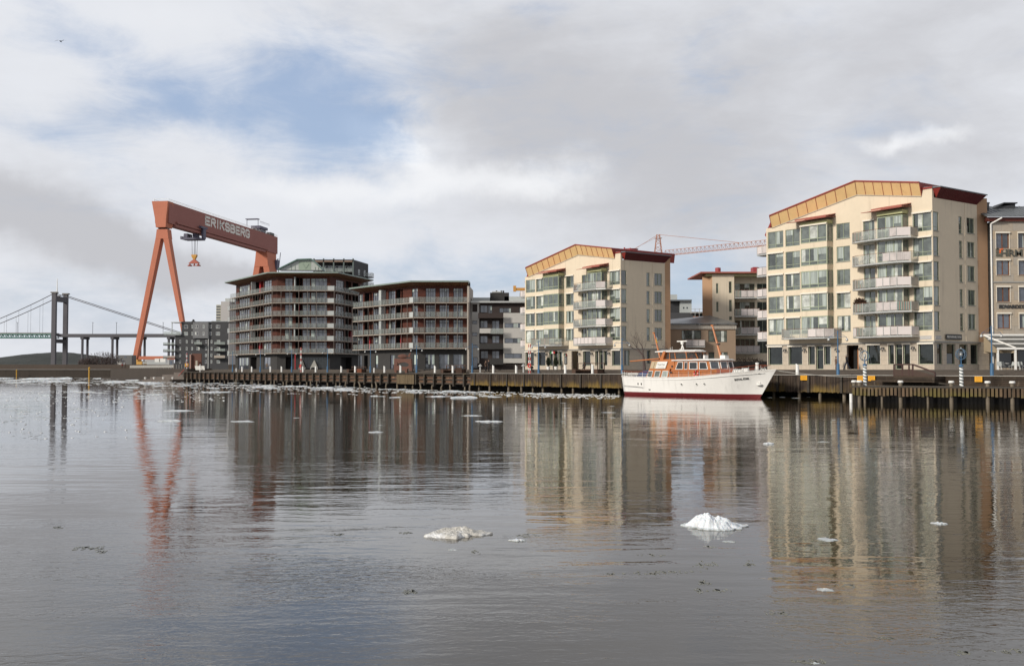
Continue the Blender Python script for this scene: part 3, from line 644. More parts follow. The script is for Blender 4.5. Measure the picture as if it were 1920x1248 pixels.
# ================================================================ BUILDINGS
M['sheer'] = sheer_mat('tinted balcony glass', (.42, .45, .42), .45)
M['panel'] = mat('pale balcony panel', (.62, .56, .54), .7, .06, 1.5)
M['panel2'] = stripe_mat('fabric balcony screen', [(.10, .22, .20), (.45, .40, .34), (.28, .10, .07), (.16, .25, .22)], 4.5, 0)
M['panel3'] = stripe_mat('reeded balcony panel', [(.60, .54, .52), (.52, .47, .45)], 6, 0)
M['drum'] = mat('red vent drum', (.30, .045, .05), .5, .15, 1.5)
def balcony(T, pts, z, kinds, parent=None, h=1.05, slab=.18, m_slab=None, post=1.1, rail=None, name='balcony'):
    """pts: outline (x,y) from wall round the front back to the wall; kinds: cycle for the bays"""
    mb = MB(); P = [Vector(p) for p in pts]
    mb.prism([(p.x, p.y, z - slab) for p in P], [(p.x, p.y, z) for p in P])
    o = mb.build(name, m_slab or M['steel'], parent or T)
    PBS = []; rb = MB(); pb = MB(); q = 0; c = sum(P, Vector((0, 0))) / len(P); Q = [c + (p - c) * .985 for p in P]
    for a, b in zip(Q, Q[1:]):
        L = (b - a).length; n = max(1, round(L / post))
        if L < .15: continue
        rb.bar((a.x, a.y, z + h), (b.x, b.y, z + h), .055, .04, 1)
        for i in range(n):
            s0 = a + (b - a) * (i / n); s1 = a + (b - a) * ((i + 1) / n)
            rb.bar((s0.x, s0.y, z - .1), (s0.x, s0.y, z + h), .05)
            if i == n - 1 and b == Q[-1]: rb.bar((s1.x, s1.y, z), (s1.x, s1.y, z + h), .05)
            k = kinds[q % len(kinds)]; q += 1
            e = (s1 - s0).normalized() * .05; s0, s1 = s0 + e, s1 - e
            if k is None and pb.v: PBS.append(pb); pb = MB()
            if k is None:
                for zz in (.2, .4, .6, .8): rb.bar((s0.x, s0.y, z + zz), (s1.x, s1.y, z + zz), .02)
            else: pb.quad([(s0.x, s0.y, z + .08), (s1.x, s1.y, z + .08), (s1.x, s1.y, z + h - .08), (s0.x, s0.y, z + h - .08)], k)
    rb.build('railing', [M['steel'], rail or M['brown_rail']], o)
    for pb in PBS + ([pb] if pb.v else []): pb.build('infill_panel', [M['sheer'], M['panel'], M['panel2'], M['panel3']], o, fix=False)
    return o
# ---------------------------------------------------------------- the two gabled cream blocks
nC = Vector((47.5, 120)); 
B1 = Thing('apartment_building', (0, 0, GZ), -TH); 
lft = ray(1438, 600); tL = (V.x * nC.x + V.y * nC.y) / (V.x * lft.x + V.y * lft.y)
oL = Vector((lft.x * tL, lft.y * tL)); B1.loc = Vector((oL.x, oL.y, GZ)); B1.o.location = B1.loc
LA = (nC - oL).length
FA = Facet(B1, (0, 0), (LA, 0)); FB = Facet(B1, (LA, 0), (LA, 9.4)); LB = 9.4
S = FA.S
bay1 = (S(1503, 1.15), S(1552, 1.15)); bay2 = (S(1647, 1.15), S(1694, 1.15))
def cream_block(T, n, key, labels):
    A = Facet(T, (0, 0), (LA, 0)); B = Facet(T, (LA, 0), (LA, LB)); top = n - 1; dz = 2.82
    sill = [4.45 + dz * i for i in range(n)]         # local: world 7.40 - 2.95
    hw = 2.15
    w1 = (S(1441), S(1470)); w2 = (S(1474), S(1501)); w3 = (S(1570), S(1595)); w4 = (S(1621), S(1642)); w5 = (S(1714), LA - .12)
    wb0 = (.12, FB.S(1762)); wb1 = (FB.S(1800), FB.S(1806)); wb2 = (FB.S(1815), FB.S(1829))
    opsA, opsB = [], []
    for z in sill:
        opsA += [(*w1, z, z + hw), (*w2, z, z + hw), (*w3, z + .25, z + hw - .05), (*w5, z, z + hw)]
        opsA += [(*w4, z - .45, z + hw - .15)]
        opsB += [(*wb0, z, z + hw), (*wb1, z + .05, z + hw - .1), (*wb2, z + .25, z + hw - .1)]
    gz0, gz1 = .62, 2.95
    G = [(S(1440), S(1467)), (S(1478), S(1504)), (S(1515), S(1528)), (S(1529.3), S(1543)), (S(1544.5), S(1558)), (S(1587), S(1609)), (S(1625), S(1650)), (S(1665), S(1676)), (S(1677.5), S(1691)), (S(1692.5), S(1706)), (S(1721), S(1750))]
    gA = [(a, b, 0.05 if i in (3, 5, 8) else gz0, gz1) for i, (a, b) in enumerate(G)]
    gB = [(FB.S(a), FB.S(b), gz0, gz1) for a, b in ((1756, 1767), (1774, 1791), (1798, 1814), (1819, 1834))]
    if key == 2: gB = [(FB.S(1757), FB.S(1768), gz0, gz1), (FB.S(1800), FB.S(1807), .9, gz1)]
    zt = sill[top] + hw + .12
    dzb = -(6 - 1 - n) * 0
    prof = [(0, zt), (0, zt + .2)]
    zz = lambda px, py: FA.Z(px, py) - (5 - n) * dz
    gA_ = (S(1449), zz(1449, 426.7)); gM = (S(1609.6), zz(1609.6, 364.6)); gR = (S(1731), zz(1731, 367)); cT = zz(1750, 352.5)
    mb = MB()
    wall(mb, A, 0, LA, 3.25, zt, opsA); wall(mb, B, 0, LB, 3.25, zt, opsB)
    P = A.P
    mb.quad([P(0, zt), P(gA_[0], zt), P(gM[0], zt), P(gR[0], zt), P(gR[0], gR[1]), P(gM[0], gM[1]), P(gA_[0], gA_[1]), P(0, gA_[1])])
    mb.quad([P(gR[0], zt), P(LA, zt), P(LA, cT), P(gR[0], cT)])
    mb.quad([P(gR[0], gR[1], 0), P(gR[0], gR[1], -.4), P(gR[0], cT, -.4), P(gR[0], cT, 0)])
    eB = FB.Z(1752, 370.4) - (5 - n) * dz
    mb.quad([B.P(0, zt), B.P(LB, zt), B.P(LB, eB), B.P(0, eB)])
    mb.quad([B.P(0, eB), B.P(.35, eB), B.P(.35, cT), B.P(0, cT)])
    mb.quad([(0, 0, 0), (0, 13, 0), (0, 13, gA_[1]), (0, 0, gA_[1])])
    # pilaster step on the gable end
    b6 = FB.S(1811); mb.fbox(B, b6, b6 + .06, 3.3, eB, .001, .04)
    wo = mb.build('wall', M['cream'], T, fix=False)
    mb = MB(); wall(mb, A, 0, LA, 0, 3.1, gA, .3); wall(mb, B, 0, LB, 0, 3.1, gB, .3)
    mb.quad([(0, 0, 0), (0, 13, 0), (0, 13, 3.25), (0, 0, 3.25)]); mb.build('ground_floor_wall', M['stone_block'], T, fix=False)
    mb = MB(); mb.fbox(A, -.1, LA + .12, 3.1, 3.25, 0, .14); mb.fbox(B, -.0, LB + 1.5, 3.1, 3.25, 0, .12); mb.build('cornice', M['concrete'], T)
    # ochre return
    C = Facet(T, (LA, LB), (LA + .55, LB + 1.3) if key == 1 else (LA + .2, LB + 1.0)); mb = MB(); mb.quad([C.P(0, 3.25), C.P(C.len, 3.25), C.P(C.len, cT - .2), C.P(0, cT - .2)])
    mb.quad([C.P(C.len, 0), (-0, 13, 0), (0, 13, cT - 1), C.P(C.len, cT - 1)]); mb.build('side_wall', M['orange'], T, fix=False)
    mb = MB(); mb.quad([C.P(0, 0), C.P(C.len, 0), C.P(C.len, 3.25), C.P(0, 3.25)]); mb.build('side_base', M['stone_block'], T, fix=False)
    # golden gable band: panels leaning outwards, divided by seams
    tA = (S(1444.5, .8), zz(1444.5, 404.6) - .1); tM = (S(1606, .8), zz(1606, 338.9) - .15); tR = (S(1727, .8), zz(1727, 341.2) - .15)
    mb = MB()
    def band(lo0, lo1, hi0, hi1, k):
        for i in range(k):
            f0, f1 = i / k, (i + 1) / k
            a = [lo0[j] + (lo1[j] - lo0[j]) * f0 for j in (0, 1)]; b = [lo0[j] + (lo1[j] - lo0[j]) * f1 for j in (0, 1)]
            c = [hi0[j] + (hi1[j] - hi0[j]) * f0 for j in (0, 1)]; d = [hi0[j] + (hi1[j] - hi0[j]) * f1 for j in (0, 1)]
            mb.quad([P(a[0], a[1], .02), P(b[0], b[1], .02), P(d[0], d[1], .85), P(c[0], c[1], .85)], 0)
            mb.bar(P(a[0], a[1], .04), P(c[0], c[1], .88), .05, .06, 1)
        mb.bar(P(lo1[0], lo1[1], .04), P(hi1[0], hi1[1], .88), .05, .06, 1)
        mb.bar(P(lo0[0], lo0[1] - .06, .05), P(lo1[0], lo1[1] - .06, .05), .08, .1, 2)
        mb.bar(P(hi0[0], hi0[1] + .03, .8), P(hi1[0], hi1[1] + .03, .8), .22, .09, 1)
    band(gA_, gM, tA, tM, 9); band(gM, gR, tM, tR, 7)
    mb.build('golden_fascia', [M['gold'], M['redtop'], M['stone']], T, fix=False)
    # roof
    mb = MB(); bk = 12.8
    for p, q in ((tA, tM), (tM, tR)):
        mb.hexa([P(p[0], p[1] - .12, .84), P(q[0], q[1] - .12, .84), P(q[0], q[1] - .12, -bk), P(p[0], p[1] - .12, -bk), P(p[0], p[1] + .02, .84), P(q[0], q[1] + .02, .84), P(q[0], q[1] + .02, -bk), P(p[0], p[1] + .02, -bk)])
    mb.quad([P(tR[0], tR[1], .84), P(gR[0], gR[1], .02), P(gR[0], gR[1], -bk), P(tR[0], tR[1], -bk)])
    mb.fbox(A, gR[0] - .2, LA + .05, cT, cT + .2, -3, .1)
    ro = mb.build('roof', M['red'], T)
    mb = MB(); o0, o1 = (0.35, eB), (LB + .1, eB); h0, h1 = (-.1, cT + .1), (LB + 1.6, cT + .1); Q = B.P
    mb.quad([Q(.75, eB, .02), Q(LB - .1, eB, .02), Q(LB + .4, cT, 1.0), Q(.1, cT, 1.0)], 0)
    mb.quad([Q(.75, eB, .02), Q(.1, cT, 1.0), Q(.1, cT, .0)], 1)
    for i in range(1, 30): f = i / 30; mb.bar(Q(.75 + (LB - .85) * f, eB, .04), Q(.1 + (LB + .3) * f, cT, 1.02), .03, .03, 0)
    mb.hexa([Q(0, cT + .02, 1.06), Q(LB + .55, cT + .02, 1.06), Q(LB + .55, cT + .02, -4), Q(0, cT + .02, -4), Q(0, cT + .14, 1.06), Q(LB + .55, cT + .14, 1.06), Q(LB + .55, cT + .5, -4), Q(0, cT + .5, -4)], 2)
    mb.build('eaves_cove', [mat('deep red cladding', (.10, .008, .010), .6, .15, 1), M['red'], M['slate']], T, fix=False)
    mb = MB(); mb.quad([(-.5, .3, gA_[1] - .8), (0, .3, gA_[1] - 1.4), (0, 10, gA_[1] - 1.4), (-.5, 10, gA_[1] - .8)]); mb.quad([(-.5, .3, gA_[1] - .8), (.5, .3, gA_[1] + .9), (.5, 10, gA_[1] + .9), (-.5, 10, gA_[1] - .8)]); mb.quad([(-.5, .3, gA_[1] - .8), (0, .3, gA_[1] - 1.4), (.5, .3, gA_[1] + .3), (.5, .3, gA_[1] + .9)])
    mb.build('left_eaves', M['red'], T, fix=False)
    mb = MB(); dr = (gR[0] - 1.2, 4.5) if key == 2 else (gR[0] - 5.0, 3.2); mb.lathe((dr[0], dr[1], gR[1] - 1), [(1.1, 0), (1.1, 2.75 if key == 2 else 2.2), (1.2, 2.8 if key == 2 else 2.25), (0, 2.9 if key == 2 else 2.4)], 24); mb.build('vent_drum', M['drum'], T)
    if key == 2:
        for x_ in (2.2, 3.4): q = MB(); q.tube(Q(x_, cT, -1.5), Q(x_, cT + 1.1, -1.5), .12, n=8); q.build('flue', M['drum'], T)
    # windows
    for i, z in enumerate(sill):
        ab = lambda pr: M['offwhite'] if R.random() < pr else None
        window(A, *w1, z, z + hw, T, M['green_frame'], 2, .22, box=ab(.6)); window(A, *w2, z, z + hw, T, M['green_frame'], 2, .22, box=ab(.6))
        window(A, *w3, z + .25, z + hw - .05, T, M['green_frame'], 2, None, box=ab(.4), sill=M['concrete'])
        window(A, *w4, z - .45, z + hw - .15, T, M['green_frame'], 2, None, box=ab(.3))
        window(A, *w5, z, z + hw, T, M['green_frame'], 2, .22, box=ab(.6))
        window(B, *wb0, z, z + hw, T, M['green_frame'], 1, .22, cur=.2, sill=M['concrete']); window(B, *wb1, z + .05, z + hw - .1, T, M['green_frame'], 1, .22, cur=.15, sill=M['concrete'])
        window(B, *wb2, z + .25, z + hw - .1, T, M['green_frame'], 2, None, cur=.4, sill=M['concrete'])
    # projecting glazed bays, each a stack of spandrels and window bands
    for bi, (a, b) in enumerate((bay1, bay2)):
        d = 1.15; Ff = Facet(T, (a, -d), (b, -d)); Fl = Facet(T, (a, 0), (a, -d)); Fr = Facet(T, (b, -d), (b, 0))
        mb = MB(); z_lo = 3.25
        zb = 3.3 + (1.0 if bi == 0 else 0.0)
        for i, z in enumerate(sill):
            z0 = z if bi == 0 else z - .45
            lo = (sill[i - 1] + hw if bi == 0 else sill[i - 1] + hw - .1) if i else z0 - .35
            mb = MB(); mb.prism([(a, -d, lo), (b, -d, lo), (b, 0, lo), (a, 0, lo)], [(a, -d, z0), (b, -d, z0), (b, 0, z0), (a, 0, z0)]); mb.build('bay_spandrel', M['cream'], T)
        for i, z in enumerate(sill):
            z0, z1 = (z + .002, z + hw - .002) if bi == 0 else (z - .448, z + hw - .102)
            window(Ff, 0, Ff.len, z0, z1, T, M['green_frame'], 3, .22 if bi == 0 else .35, inset=.0, fw=.10, name='bay_window', box=M['offwhite'] if R.random() < .5 else None)
            window(Fr, .02, Fr.len, z0, z1, T, M['green_frame'], 1, .22, inset=.0, fw=.09, name='bay_side_window', cur=.1, gl=1)
            window(Fl, 0, Fl.len - .02, z0, z1, T, M['green_frame'], 1, .22, inset=.0, fw=.09, name='bay_side_window', cur=.1, gl=1)
        zc = sill[top] + hw
        mb = MB(); mb.box(a - .05, b + .05, -d - .05, 0, zc + .05, zc + .5, 1)
        mb.hexa([(a - 1.6, -d - .9, zc + .50), (b + .5, -d - .9, zc + .62), (b + .5, 0, zc + .9), (a - 1.6, 0, zc + .78), (a - 1.6, -d - .9, zc + .56), (b + .5, -d - .9, zc + .68), (b + .5, 0, zc + .96), (a - 1.6, 0, zc + .84)], 0)
        mb.hexa([(a - .3, -d - .8, zc + .66), (b + .45, -d - .8, zc + .72), (b + .45, 0, zc + 1.2), (a - .3, 0, zc + 1.14), (a - .3, -d - .8, zc + .82), (b + .45, -d - .8, zc + .88), (b + .45, 0, zc + 1.3), (a - .3, 0, zc + 1.24)], 0)
        mb.build('bay_canopy', [M['redtop'], mat('yellow green soffit', (.42, .42, .22), .7, .1, 1)], T)
    # balconies
    kk = [[1, 2, 2, 0, 0, 0, 0, 3], [3, 0, 0, 0, None, None, 3, 3], [1, 2, 2, 0, 0, 1, 1, 3], [2, 2, 2, 0, 0, 3, 3, 3], [1, 1, 2, 0, 0, 1, 1, 3]]
    if key == 2: kk = [[3, 0, None, 0, 0, 0, 0, 0], [1, 3, 0, 0, 0, 0, 0, 0], [1, 1, 0, 0, 0, 0, 0, 0], [1, 1, 1, 1, 1, 1, 1, 3]]
    xa, xb = S(1600, .9), S(1709, 1.6)
    for i, z in enumerate(sill):
        zb = z - .55
        balcony(T, [(xa + .1, 0), (xa, -1.0), (xa + .9, -1.7), (xa + 4.0, -2.2), (xb - 1.3, -2.3), (xb, -1.5), (xb, 0)], zb, kk[n - 1 - i], h=1.1)
        q = MB(); # chairs and a table behind the railing
    xa, xb = S(1466, 1.4), S(1564, 1.5)
    balcony(T, [(xa, 0), (xa, -1.5), (xa + 1, -2.3), (xb - .8, -2.35), (xb, -1.5), (xb, 0)], sill[0] - .5, [1, 2, 0, 0, 0, 1, 3, 3, 3] if key == 1 else [0, 0, 2, 0, 2, 2, 0], h=1.1)
    for i, z in enumerate(sill): balcony(T, [(-.0, 3.0), (-1.6, 2.9), (-2.2, 1.8), (-2.0, .5), (0, .1)][::-1], z - .55, [3, 1, 2, 1], h=1.1)
    # ground floor
    for i, (a, b, z0, z1) in enumerate(gA):
        if i == 5:
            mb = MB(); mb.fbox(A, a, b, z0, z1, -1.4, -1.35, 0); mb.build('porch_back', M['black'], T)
            mb = MB(); mb.fbox(A, b - 1.0, b - .1, .05, 2.6, -1.3, -1.24, 0); mb.fbox(A, b - .85, b - .25, .4, 2.4, -1.235, -1.22, 1); mb.build('door', [mat('oiled oak', (.40, .15, .05), .5, .2, 2), GD[0]], T)
        elif i in (3, 8): window(A, a, b, z0, z1, T, M['stone'] if i == 99 else M['green_frame'], 1, .84, inset=.25, G=GD, cur=0, name='door')
        else: window(A, a, b, z0, z1, T, M['green_frame'], 1, None, inset=.22, G=GD, cur=.12, name='shop_window', box=M['offwhite'] if i not in (3, 8) else None)
    for a, b, z0, z1 in gB: window(B, a, b, z0, z1, T, M['green_frame'], 1, None, inset=.22, G=GD, cur=.1, name='shop_window')
    for px in (1473, 1509, 1570, 1615, 1656, 1713):
        s = S(px); q = MB(); q.box(s - .12, s + .12, -.35, -.002, 2.5, 2.62); q.lathe((s - .12, -.35, 2.3), [(.12, 0), (.05, .25)], 8); q.lathe((s + .2, -.35, 2.3), [(.12, 0), (.05, .25)], 8); q.build('wall_lamp', M['dark'], T)
    prop(T.o, labels[0], 'apartment building', 'gabled cream apartment blocks on the quay')
def block_mat(name, ca, cb, cm, sx=1.1, sy=.5):
    m = bpy.data.materials.new(name); m.use_nodes = True; t = NT(m.node_tree); b = t.n['Principled BSDF']
    o = t.new('ShaderNodeTexCoord').outputs['Object']; sp = t.new('ShaderNodeSeparateXYZ'); t.put(sp.inputs[0], o)
    cb_ = t.new('ShaderNodeCombineXYZ'); t.put(cb_.inputs[0], t.m('ADD', sp.outputs[0], sp.outputs[1])); t.put(cb_.inputs[1], sp.outputs[2])
    k = t.new('ShaderNodeTexBrick'); t.put(k.inputs['Vector'], cb_.outputs[0]); k.inputs['Scale'].default_value = 1; k.inputs['Brick Width'].default_value = sx; k.inputs['Row Height'].default_value = sy
    k.inputs['Mortar Size'].default_value = .012; k.inputs['Color1'].default_value = (*ca, 1); k.inputs['Color2'].default_value = (*cb, 1); k.inputs['Mortar'].default_value = (*cm, 1)
    n = t.noise(o, 3, 5, .6)
    t.l.new(t.mix(t.ramp(n, .3, .75, 0, .3), k.outputs[0], tuple(x * .6 for x in ca)), b.inputs['Base Color']); b.inputs['Roughness'].default_value = .8; return m
M['stone_block'] = block_mat('pale stone blocks', (.50, .42, .33), (.44, .38, .31), (.25, .22, .18), 1.2, .55)
cream_block(B1, 5, 1, ['tall five storey cream apartment block with golden gable right of the boat'])
B2 = Thing('apartment_building', (0, 0, GZ), -TH)
c2 = Vector((16.5, 161.6)); k2 = (V.x * nC.x + V.y * nC.y) / (V.x * c2.x + V.y * c2.y); c2 *= k2
o2 = c2 - U * LA; B2.loc = Vector((o2.x, o2.y, GZ)); B2.o.location = B2.loc
cream_block(B2, 4, 2, ['smaller four storey cream apartment block with golden gable left of the boat'])
# signs on the corner of the big block
q = MB(); q.fbox(FB, FB.S(1771), FB.S(1800), 3.42, 4.05, .14, .22); q.build('restaurant_sign', mat('black sign board', (.012, .012, .013), .4, .1, 2), B1)
s_ = (FB.S(1771) + FB.S(1800)) / 2
text_obj('RESTAURANG TAPAS', .34, M['white'], bpy.data.objects['restaurant_sign'], FB.P(s_, 3.735, .225), FB.e, (0, 0, 1), depth=.004, sx=.92)
for nm, f_, a_, b_ in (('street_sign', FA, LA - 1.75, LA - .3), ('street_sign', FB, .25, 1.45)):
    q = MB(); q.fbox(f_, a_, b_, 3.42, 3.85, .003, .03); o = q.build(nm, mat('grey sign plate', (.42, .40, .38), .5, .1, 2), B1)
    text_obj('ÖSTRA ERIKSBERGSGATAN', .13, M['white'], o, f_.P((a_ + b_) / 2, 3.63, .035), f_.e, (0, 0, 1), depth=.003, sx=.75)
# ---------------------------------------------------------------- terraced brown balcony blocks
M['redwood'] = board_mat('red brown timber cladding', (.085, .024, .014), 2, .16, .14, .7, .35, .3)
M['soffit'] = board_mat('brown soffit boards', (.20, .095, .045), 0, .3, .12, .7, .25, .3)
M['edge'] = mat('green grey roof edge', (.20, .25, .22), .5, .1, .8)
M['char'] = mat('charcoal plaster', (.036, .034, .033), .9, .15, .4, .01)
M['greyplaster'] = mat('grey plaster', (.15, .145, .14), .9, .12, .4, .01)
M['slab'] = mat('pale balcony edge', (.36, .31, .26), .75, .15, 1)
M['railg'] = mat('grey green railing', (.25, .26, .24), .5, .1, 2, metal=.3)
M['post_r'] = mat('slim brown posts', (.16, .13, .11), .6, .1, 1)
M['bal_glass'] = sheer_mat('balcony glass', (.40, .45, .41), .34, .08)
M['redpipe'] = mat('red column', (.34, .015, .02), .5, .1, 1)
def terrace(T, pts, decks, zroof, zwall, ov, wins, loggias, ground, dep=1.5, slabs_z=.16, posts=2.0, white=(), cols=(), hr=1.0, gpanels=(), ends=(True, True)):
    """pts: world outline of the balcony fronts; decks: local z of deck tops"""
    OP = [Vector(T.L((p[0], p[1], GZ))[:2]) for p in pts]; IP = offs(OP, -dep)
    IF = [Facet(T, IP[i], IP[i + 1]) for i in range(len(IP) - 1)]; OF = [Facet(T, OP[i], OP[i + 1]) for i in range(len(OP) - 1)]
    ceil = [z for z in decks[1:]] + [zwall]
    mb = MB(); back = []
    for fi, f in enumerate(IF):
        ops = []
        for li, z in enumerate(decks):
            for (a, b, nx) in wins[fi]: ops.append((f.S(a), f.S(b), z + .05, ceil[li] - .45))
            for (a, b) in loggias[fi]: ops.append((f.S(a), f.S(b), z + .02, ceil[li] - .3))
        wall(mb, f, 0, f.len, decks[0] - .2, zwall + .1, ops, .25)
    wo = mb.build('wall', M['redwood'], T, fix=False)
    for fi, f in enumerate(IF):
        for li, z in enumerate(decks):
            for (a, b, nx) in wins[fi]: window(f, f.S(a), f.S(b), z + .05, ceil[li] - .45, T, M['dark'], nx, .78, inset=.12, fw=.07, G=GB, cur=.42)
            for (a, b) in loggias[fi]:
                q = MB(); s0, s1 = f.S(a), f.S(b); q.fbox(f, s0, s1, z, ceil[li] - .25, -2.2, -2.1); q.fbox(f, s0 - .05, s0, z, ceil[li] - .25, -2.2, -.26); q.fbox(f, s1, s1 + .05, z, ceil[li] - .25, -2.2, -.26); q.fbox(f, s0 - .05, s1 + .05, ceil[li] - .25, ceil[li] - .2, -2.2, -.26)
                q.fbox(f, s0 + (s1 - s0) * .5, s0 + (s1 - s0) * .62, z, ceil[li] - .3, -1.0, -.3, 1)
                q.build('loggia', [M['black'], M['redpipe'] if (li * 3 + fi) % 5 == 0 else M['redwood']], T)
    # decks with balustrades
    for li, z in enumerate(decks):
        mb = MB(); o2 = offs(OP, .05)
        mb.prism([(p.x, p.y, z - slabs_z) for p in IP] + [(p.x, p.y, z - slabs_z) for p in o2[::-1]], [(p.x, p.y, z) for p in IP] + [(p.x, p.y, z) for p in o2[::-1]])
        dk = mb.build('balcony', M['slab'], T, fix=True); rb = MB(); gb = MB(); k = 0
        for f in OF:
            n = max(2, round(f.len / 1.05))
            for zz in (hr, hr * .78, hr * .56, hr * .34, hr * .12): rb.fbox(f, 0, f.len, z + zz - (.025 if zz == hr else .012), z + zz + (.025 if zz == hr else .012), -.06, -.02)
            for i in range(n + 1):
                s = f.len * i / n; rb.fbox(f, max(0, s - .025), min(f.len, s + .025), z - .1, z + hr, -.03, .01)
                if i < n:
                    s1 = f.len * (i + 1) / n; k = 0 if R.random() < .8 else 1
                    gb.quad([f.P(s + .06, z + .06, -.1), f.P(s1 - .06, z + .06, -.1), f.P(s1 - .06, z + hr - .05, -.1), f.P(s + .06, z + hr - .05, -.1)], k)
        rb.build('railing', M['railg'], dk); gb.build('glass_panel', [M['bal_glass'], M['sheer']], dk, fix=False)
        for (fi, a, b) in gpanels:
            f = OF[fi]; q = MB(); s0, s1 = f.S(a), f.S(b); q.fbox(f, s0, s1, z + .02, z + hr, .02, .06); q.build('solid_panel', M['panel_grey'], dk)
    for f in OF:
        n = max(1, round(f.len / posts)); q = MB()
        for i in range(n + 1):
            s = f.len * i / n; q = MB(); q.fbox(f, s - .04, s + .04, decks[0] - .3, decks[-1] + (0 if True else 1), -.0, .07); q.build('slim_post', M['post_r'], T)
    for (fi, px, col, w) in cols:
        f = IF[fi]; s = f.S(px, .6)
        for li, z in enumerate(decks):
            if col == 'w' and li % 2 == 1 or col == 'W': q = MB(); q.fbox(f, s - w / 2, s + w / 2, z, ceil[li] - .2, .1, 1.2); q.build('screen_wall', M['panel_grey'], T)
    # roof with deep eaves
    RO = offs(OP, ov); RI = offs(OP, -9.0); mb = MB()
    mb.prism([(p.x, p.y, zwall + .05) for p in IP] + [(p.x, p.y, zwall + .3) for p in RI[::-1]], [(p.x, p.y, zwall + .5) for p in IP] + [(p.x, p.y, zroof + .3) for p in RI[::-1]], 2)
    for i in range(len(RO) - 1):
        mb.quad([(IP[i].x, IP[i].y, zwall), (IP[i + 1].x, IP[i + 1].y, zwall), (RO[i + 1].x, RO[i + 1].y, zroof - .28), (RO[i].x, RO[i].y, zroof - .28)], 0)
        mb.quad([(RO[i].x, RO[i].y, zroof - .28), (RO[i + 1].x, RO[i + 1].y, zroof - .28), (RO[i + 1].x, RO[i + 1].y, zroof), (RO[i].x, RO[i].y, zroof)], 1)
        mb.quad([(RO[i].x, RO[i].y, zroof), (RO[i + 1].x, RO[i + 1].y, zroof), (RI[i + 1].x, RI[i + 1].y, zroof + .5), (RI[i].x, RI[i].y, zroof + .5)], 2)
    for e in (0, -1):
        mb.quad([(IP[e].x, IP[e].y, zwall), (RO[e].x, RO[e].y, zroof - .28), (RO[e].x, RO[e].y, zroof), (RI[e].x, RI[e].y, zroof + .5), (RI[e].x, RI[e].y, zwall)], 1)
    mb.build('roof', [M['soffit'], M['edge'], M['slate']], T, fix=False)
    # ground floor
    gpts, gops, gm = ground; GF = [Facet(T, a, b) for a, b in zip(IP, IP[1:])]
    mb = MB()
    for fi, f in enumerate(GF):
        wall(mb, f, 0, f.len, 0, decks[0] - .16, [(f.S(a), f.S(b), z0, z1) for a, b, z0, z1, nx in gops[fi]], .25, 0)
    mb.build('ground_floor_wall', gm, T, fix=False)
    for fi, f in enumerate(GF):
        for a, b, z0, z1, nx in gops[fi]:
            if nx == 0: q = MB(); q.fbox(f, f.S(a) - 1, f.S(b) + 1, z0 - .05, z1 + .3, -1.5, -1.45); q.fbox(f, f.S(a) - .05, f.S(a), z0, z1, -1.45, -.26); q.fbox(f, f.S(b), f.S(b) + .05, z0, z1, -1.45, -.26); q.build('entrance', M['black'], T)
            else: window(f, f.S(a), f.S(b), z0, z1, T, M['dark'], nx, .3, inset=.15, G=GB if nx < 9 else GD, cur=.75 if nx < 9 else .1, name='ground_window')
    # closing walls
    mb = MB(); bk = offs(OP, -13)
    for i, e in enumerate((0, -1)):
        mb.quad([(IP[e].x, IP[e].y, 0), (bk[e].x, bk[e].y, 0), (bk[e].x, bk[e].y, zwall + .3), (IP[e].x, IP[e].y, zwall + .3)])
    mb.build('end_wall', M['end_wall'], T, fix=False)
    return OP, IP, OF, IF
M['panel_grey'] = mat('grey white screen', (.42, .44, .43), .6, .08, 1)
M['end_wall'] = mat('pale end wall', (.42, .37, .32), .85, .1, .4)
# dark big block with seven faces to the river
B4 = Thing('apartment_building', (-48, 246, GZ), 0, 'large seven storey brown apartment block with wraparound balconies and a green rooftop gable', 'apartment building')
zf = lambda y, D_: CZ + (692 - y) / F * D_ - GZ
d4 = [zf(y, 246) + .12 for y in (662.5, 638.8, 615.2, 591.7, 568.0, 544.8)]
OP4, IP4, OF4, IF4 = terrace(B4, [(-72.4, 273.6), (-55.4, 246), (-41.1, 246), (-36.0, 266)], d4, zf(509, 244), zf(518, 247.5), 1.5,
    [[(448, 467.5, 5), (494.5, 508.5, 3)], [(534, 548, 2), (567, 581, 2), (582.5, 613, 4)], [(630, 645, 5), (676, 684, 2)]],
    [[(474.5, 493)], [(554, 566)], [(648, 672)]],
    (None, [[(447, 467, .1, 3.0, 4), (470, 482, .1, 3.0, 0), (495, 507.5, .1, 2.9, 2)], [(536, 547, .05, 2.9, 0), (565, 613, .3, 2.9, 9)], [(640, 660, .1, 2.9, 0)]], M['char']),
    cols=((1, 553, 'w', .25), (0, 475, 'w', .25)), gpanels=((1, 614, 626.5),))
q = MB(); q.tube((*(OF4[1].P(OF4[1].S(553.5), 0, -.4)[:2]), 0), (*(OF4[1].P(OF4[1].S(553.5), 0, -.4)[:2]), d4[0] - .16), .14, n=10); q.build('red_column', M['redpipe'], B4)
# left rounded balcony ends further back
for z in d4[:5]:
    a = OP4[0]; balcony(B4, [(a.x + 1.2, a.y + 1.5), (a.x - .2, a.y + .4), (a.x - 1.3, a.y + 2.5), (a.x - 1.5, a.y + 5.5), (a.x + .5, a.y + 7)], z + .0, [0], B4, 1.0, name='corner_balcony', rail=M['railg'])
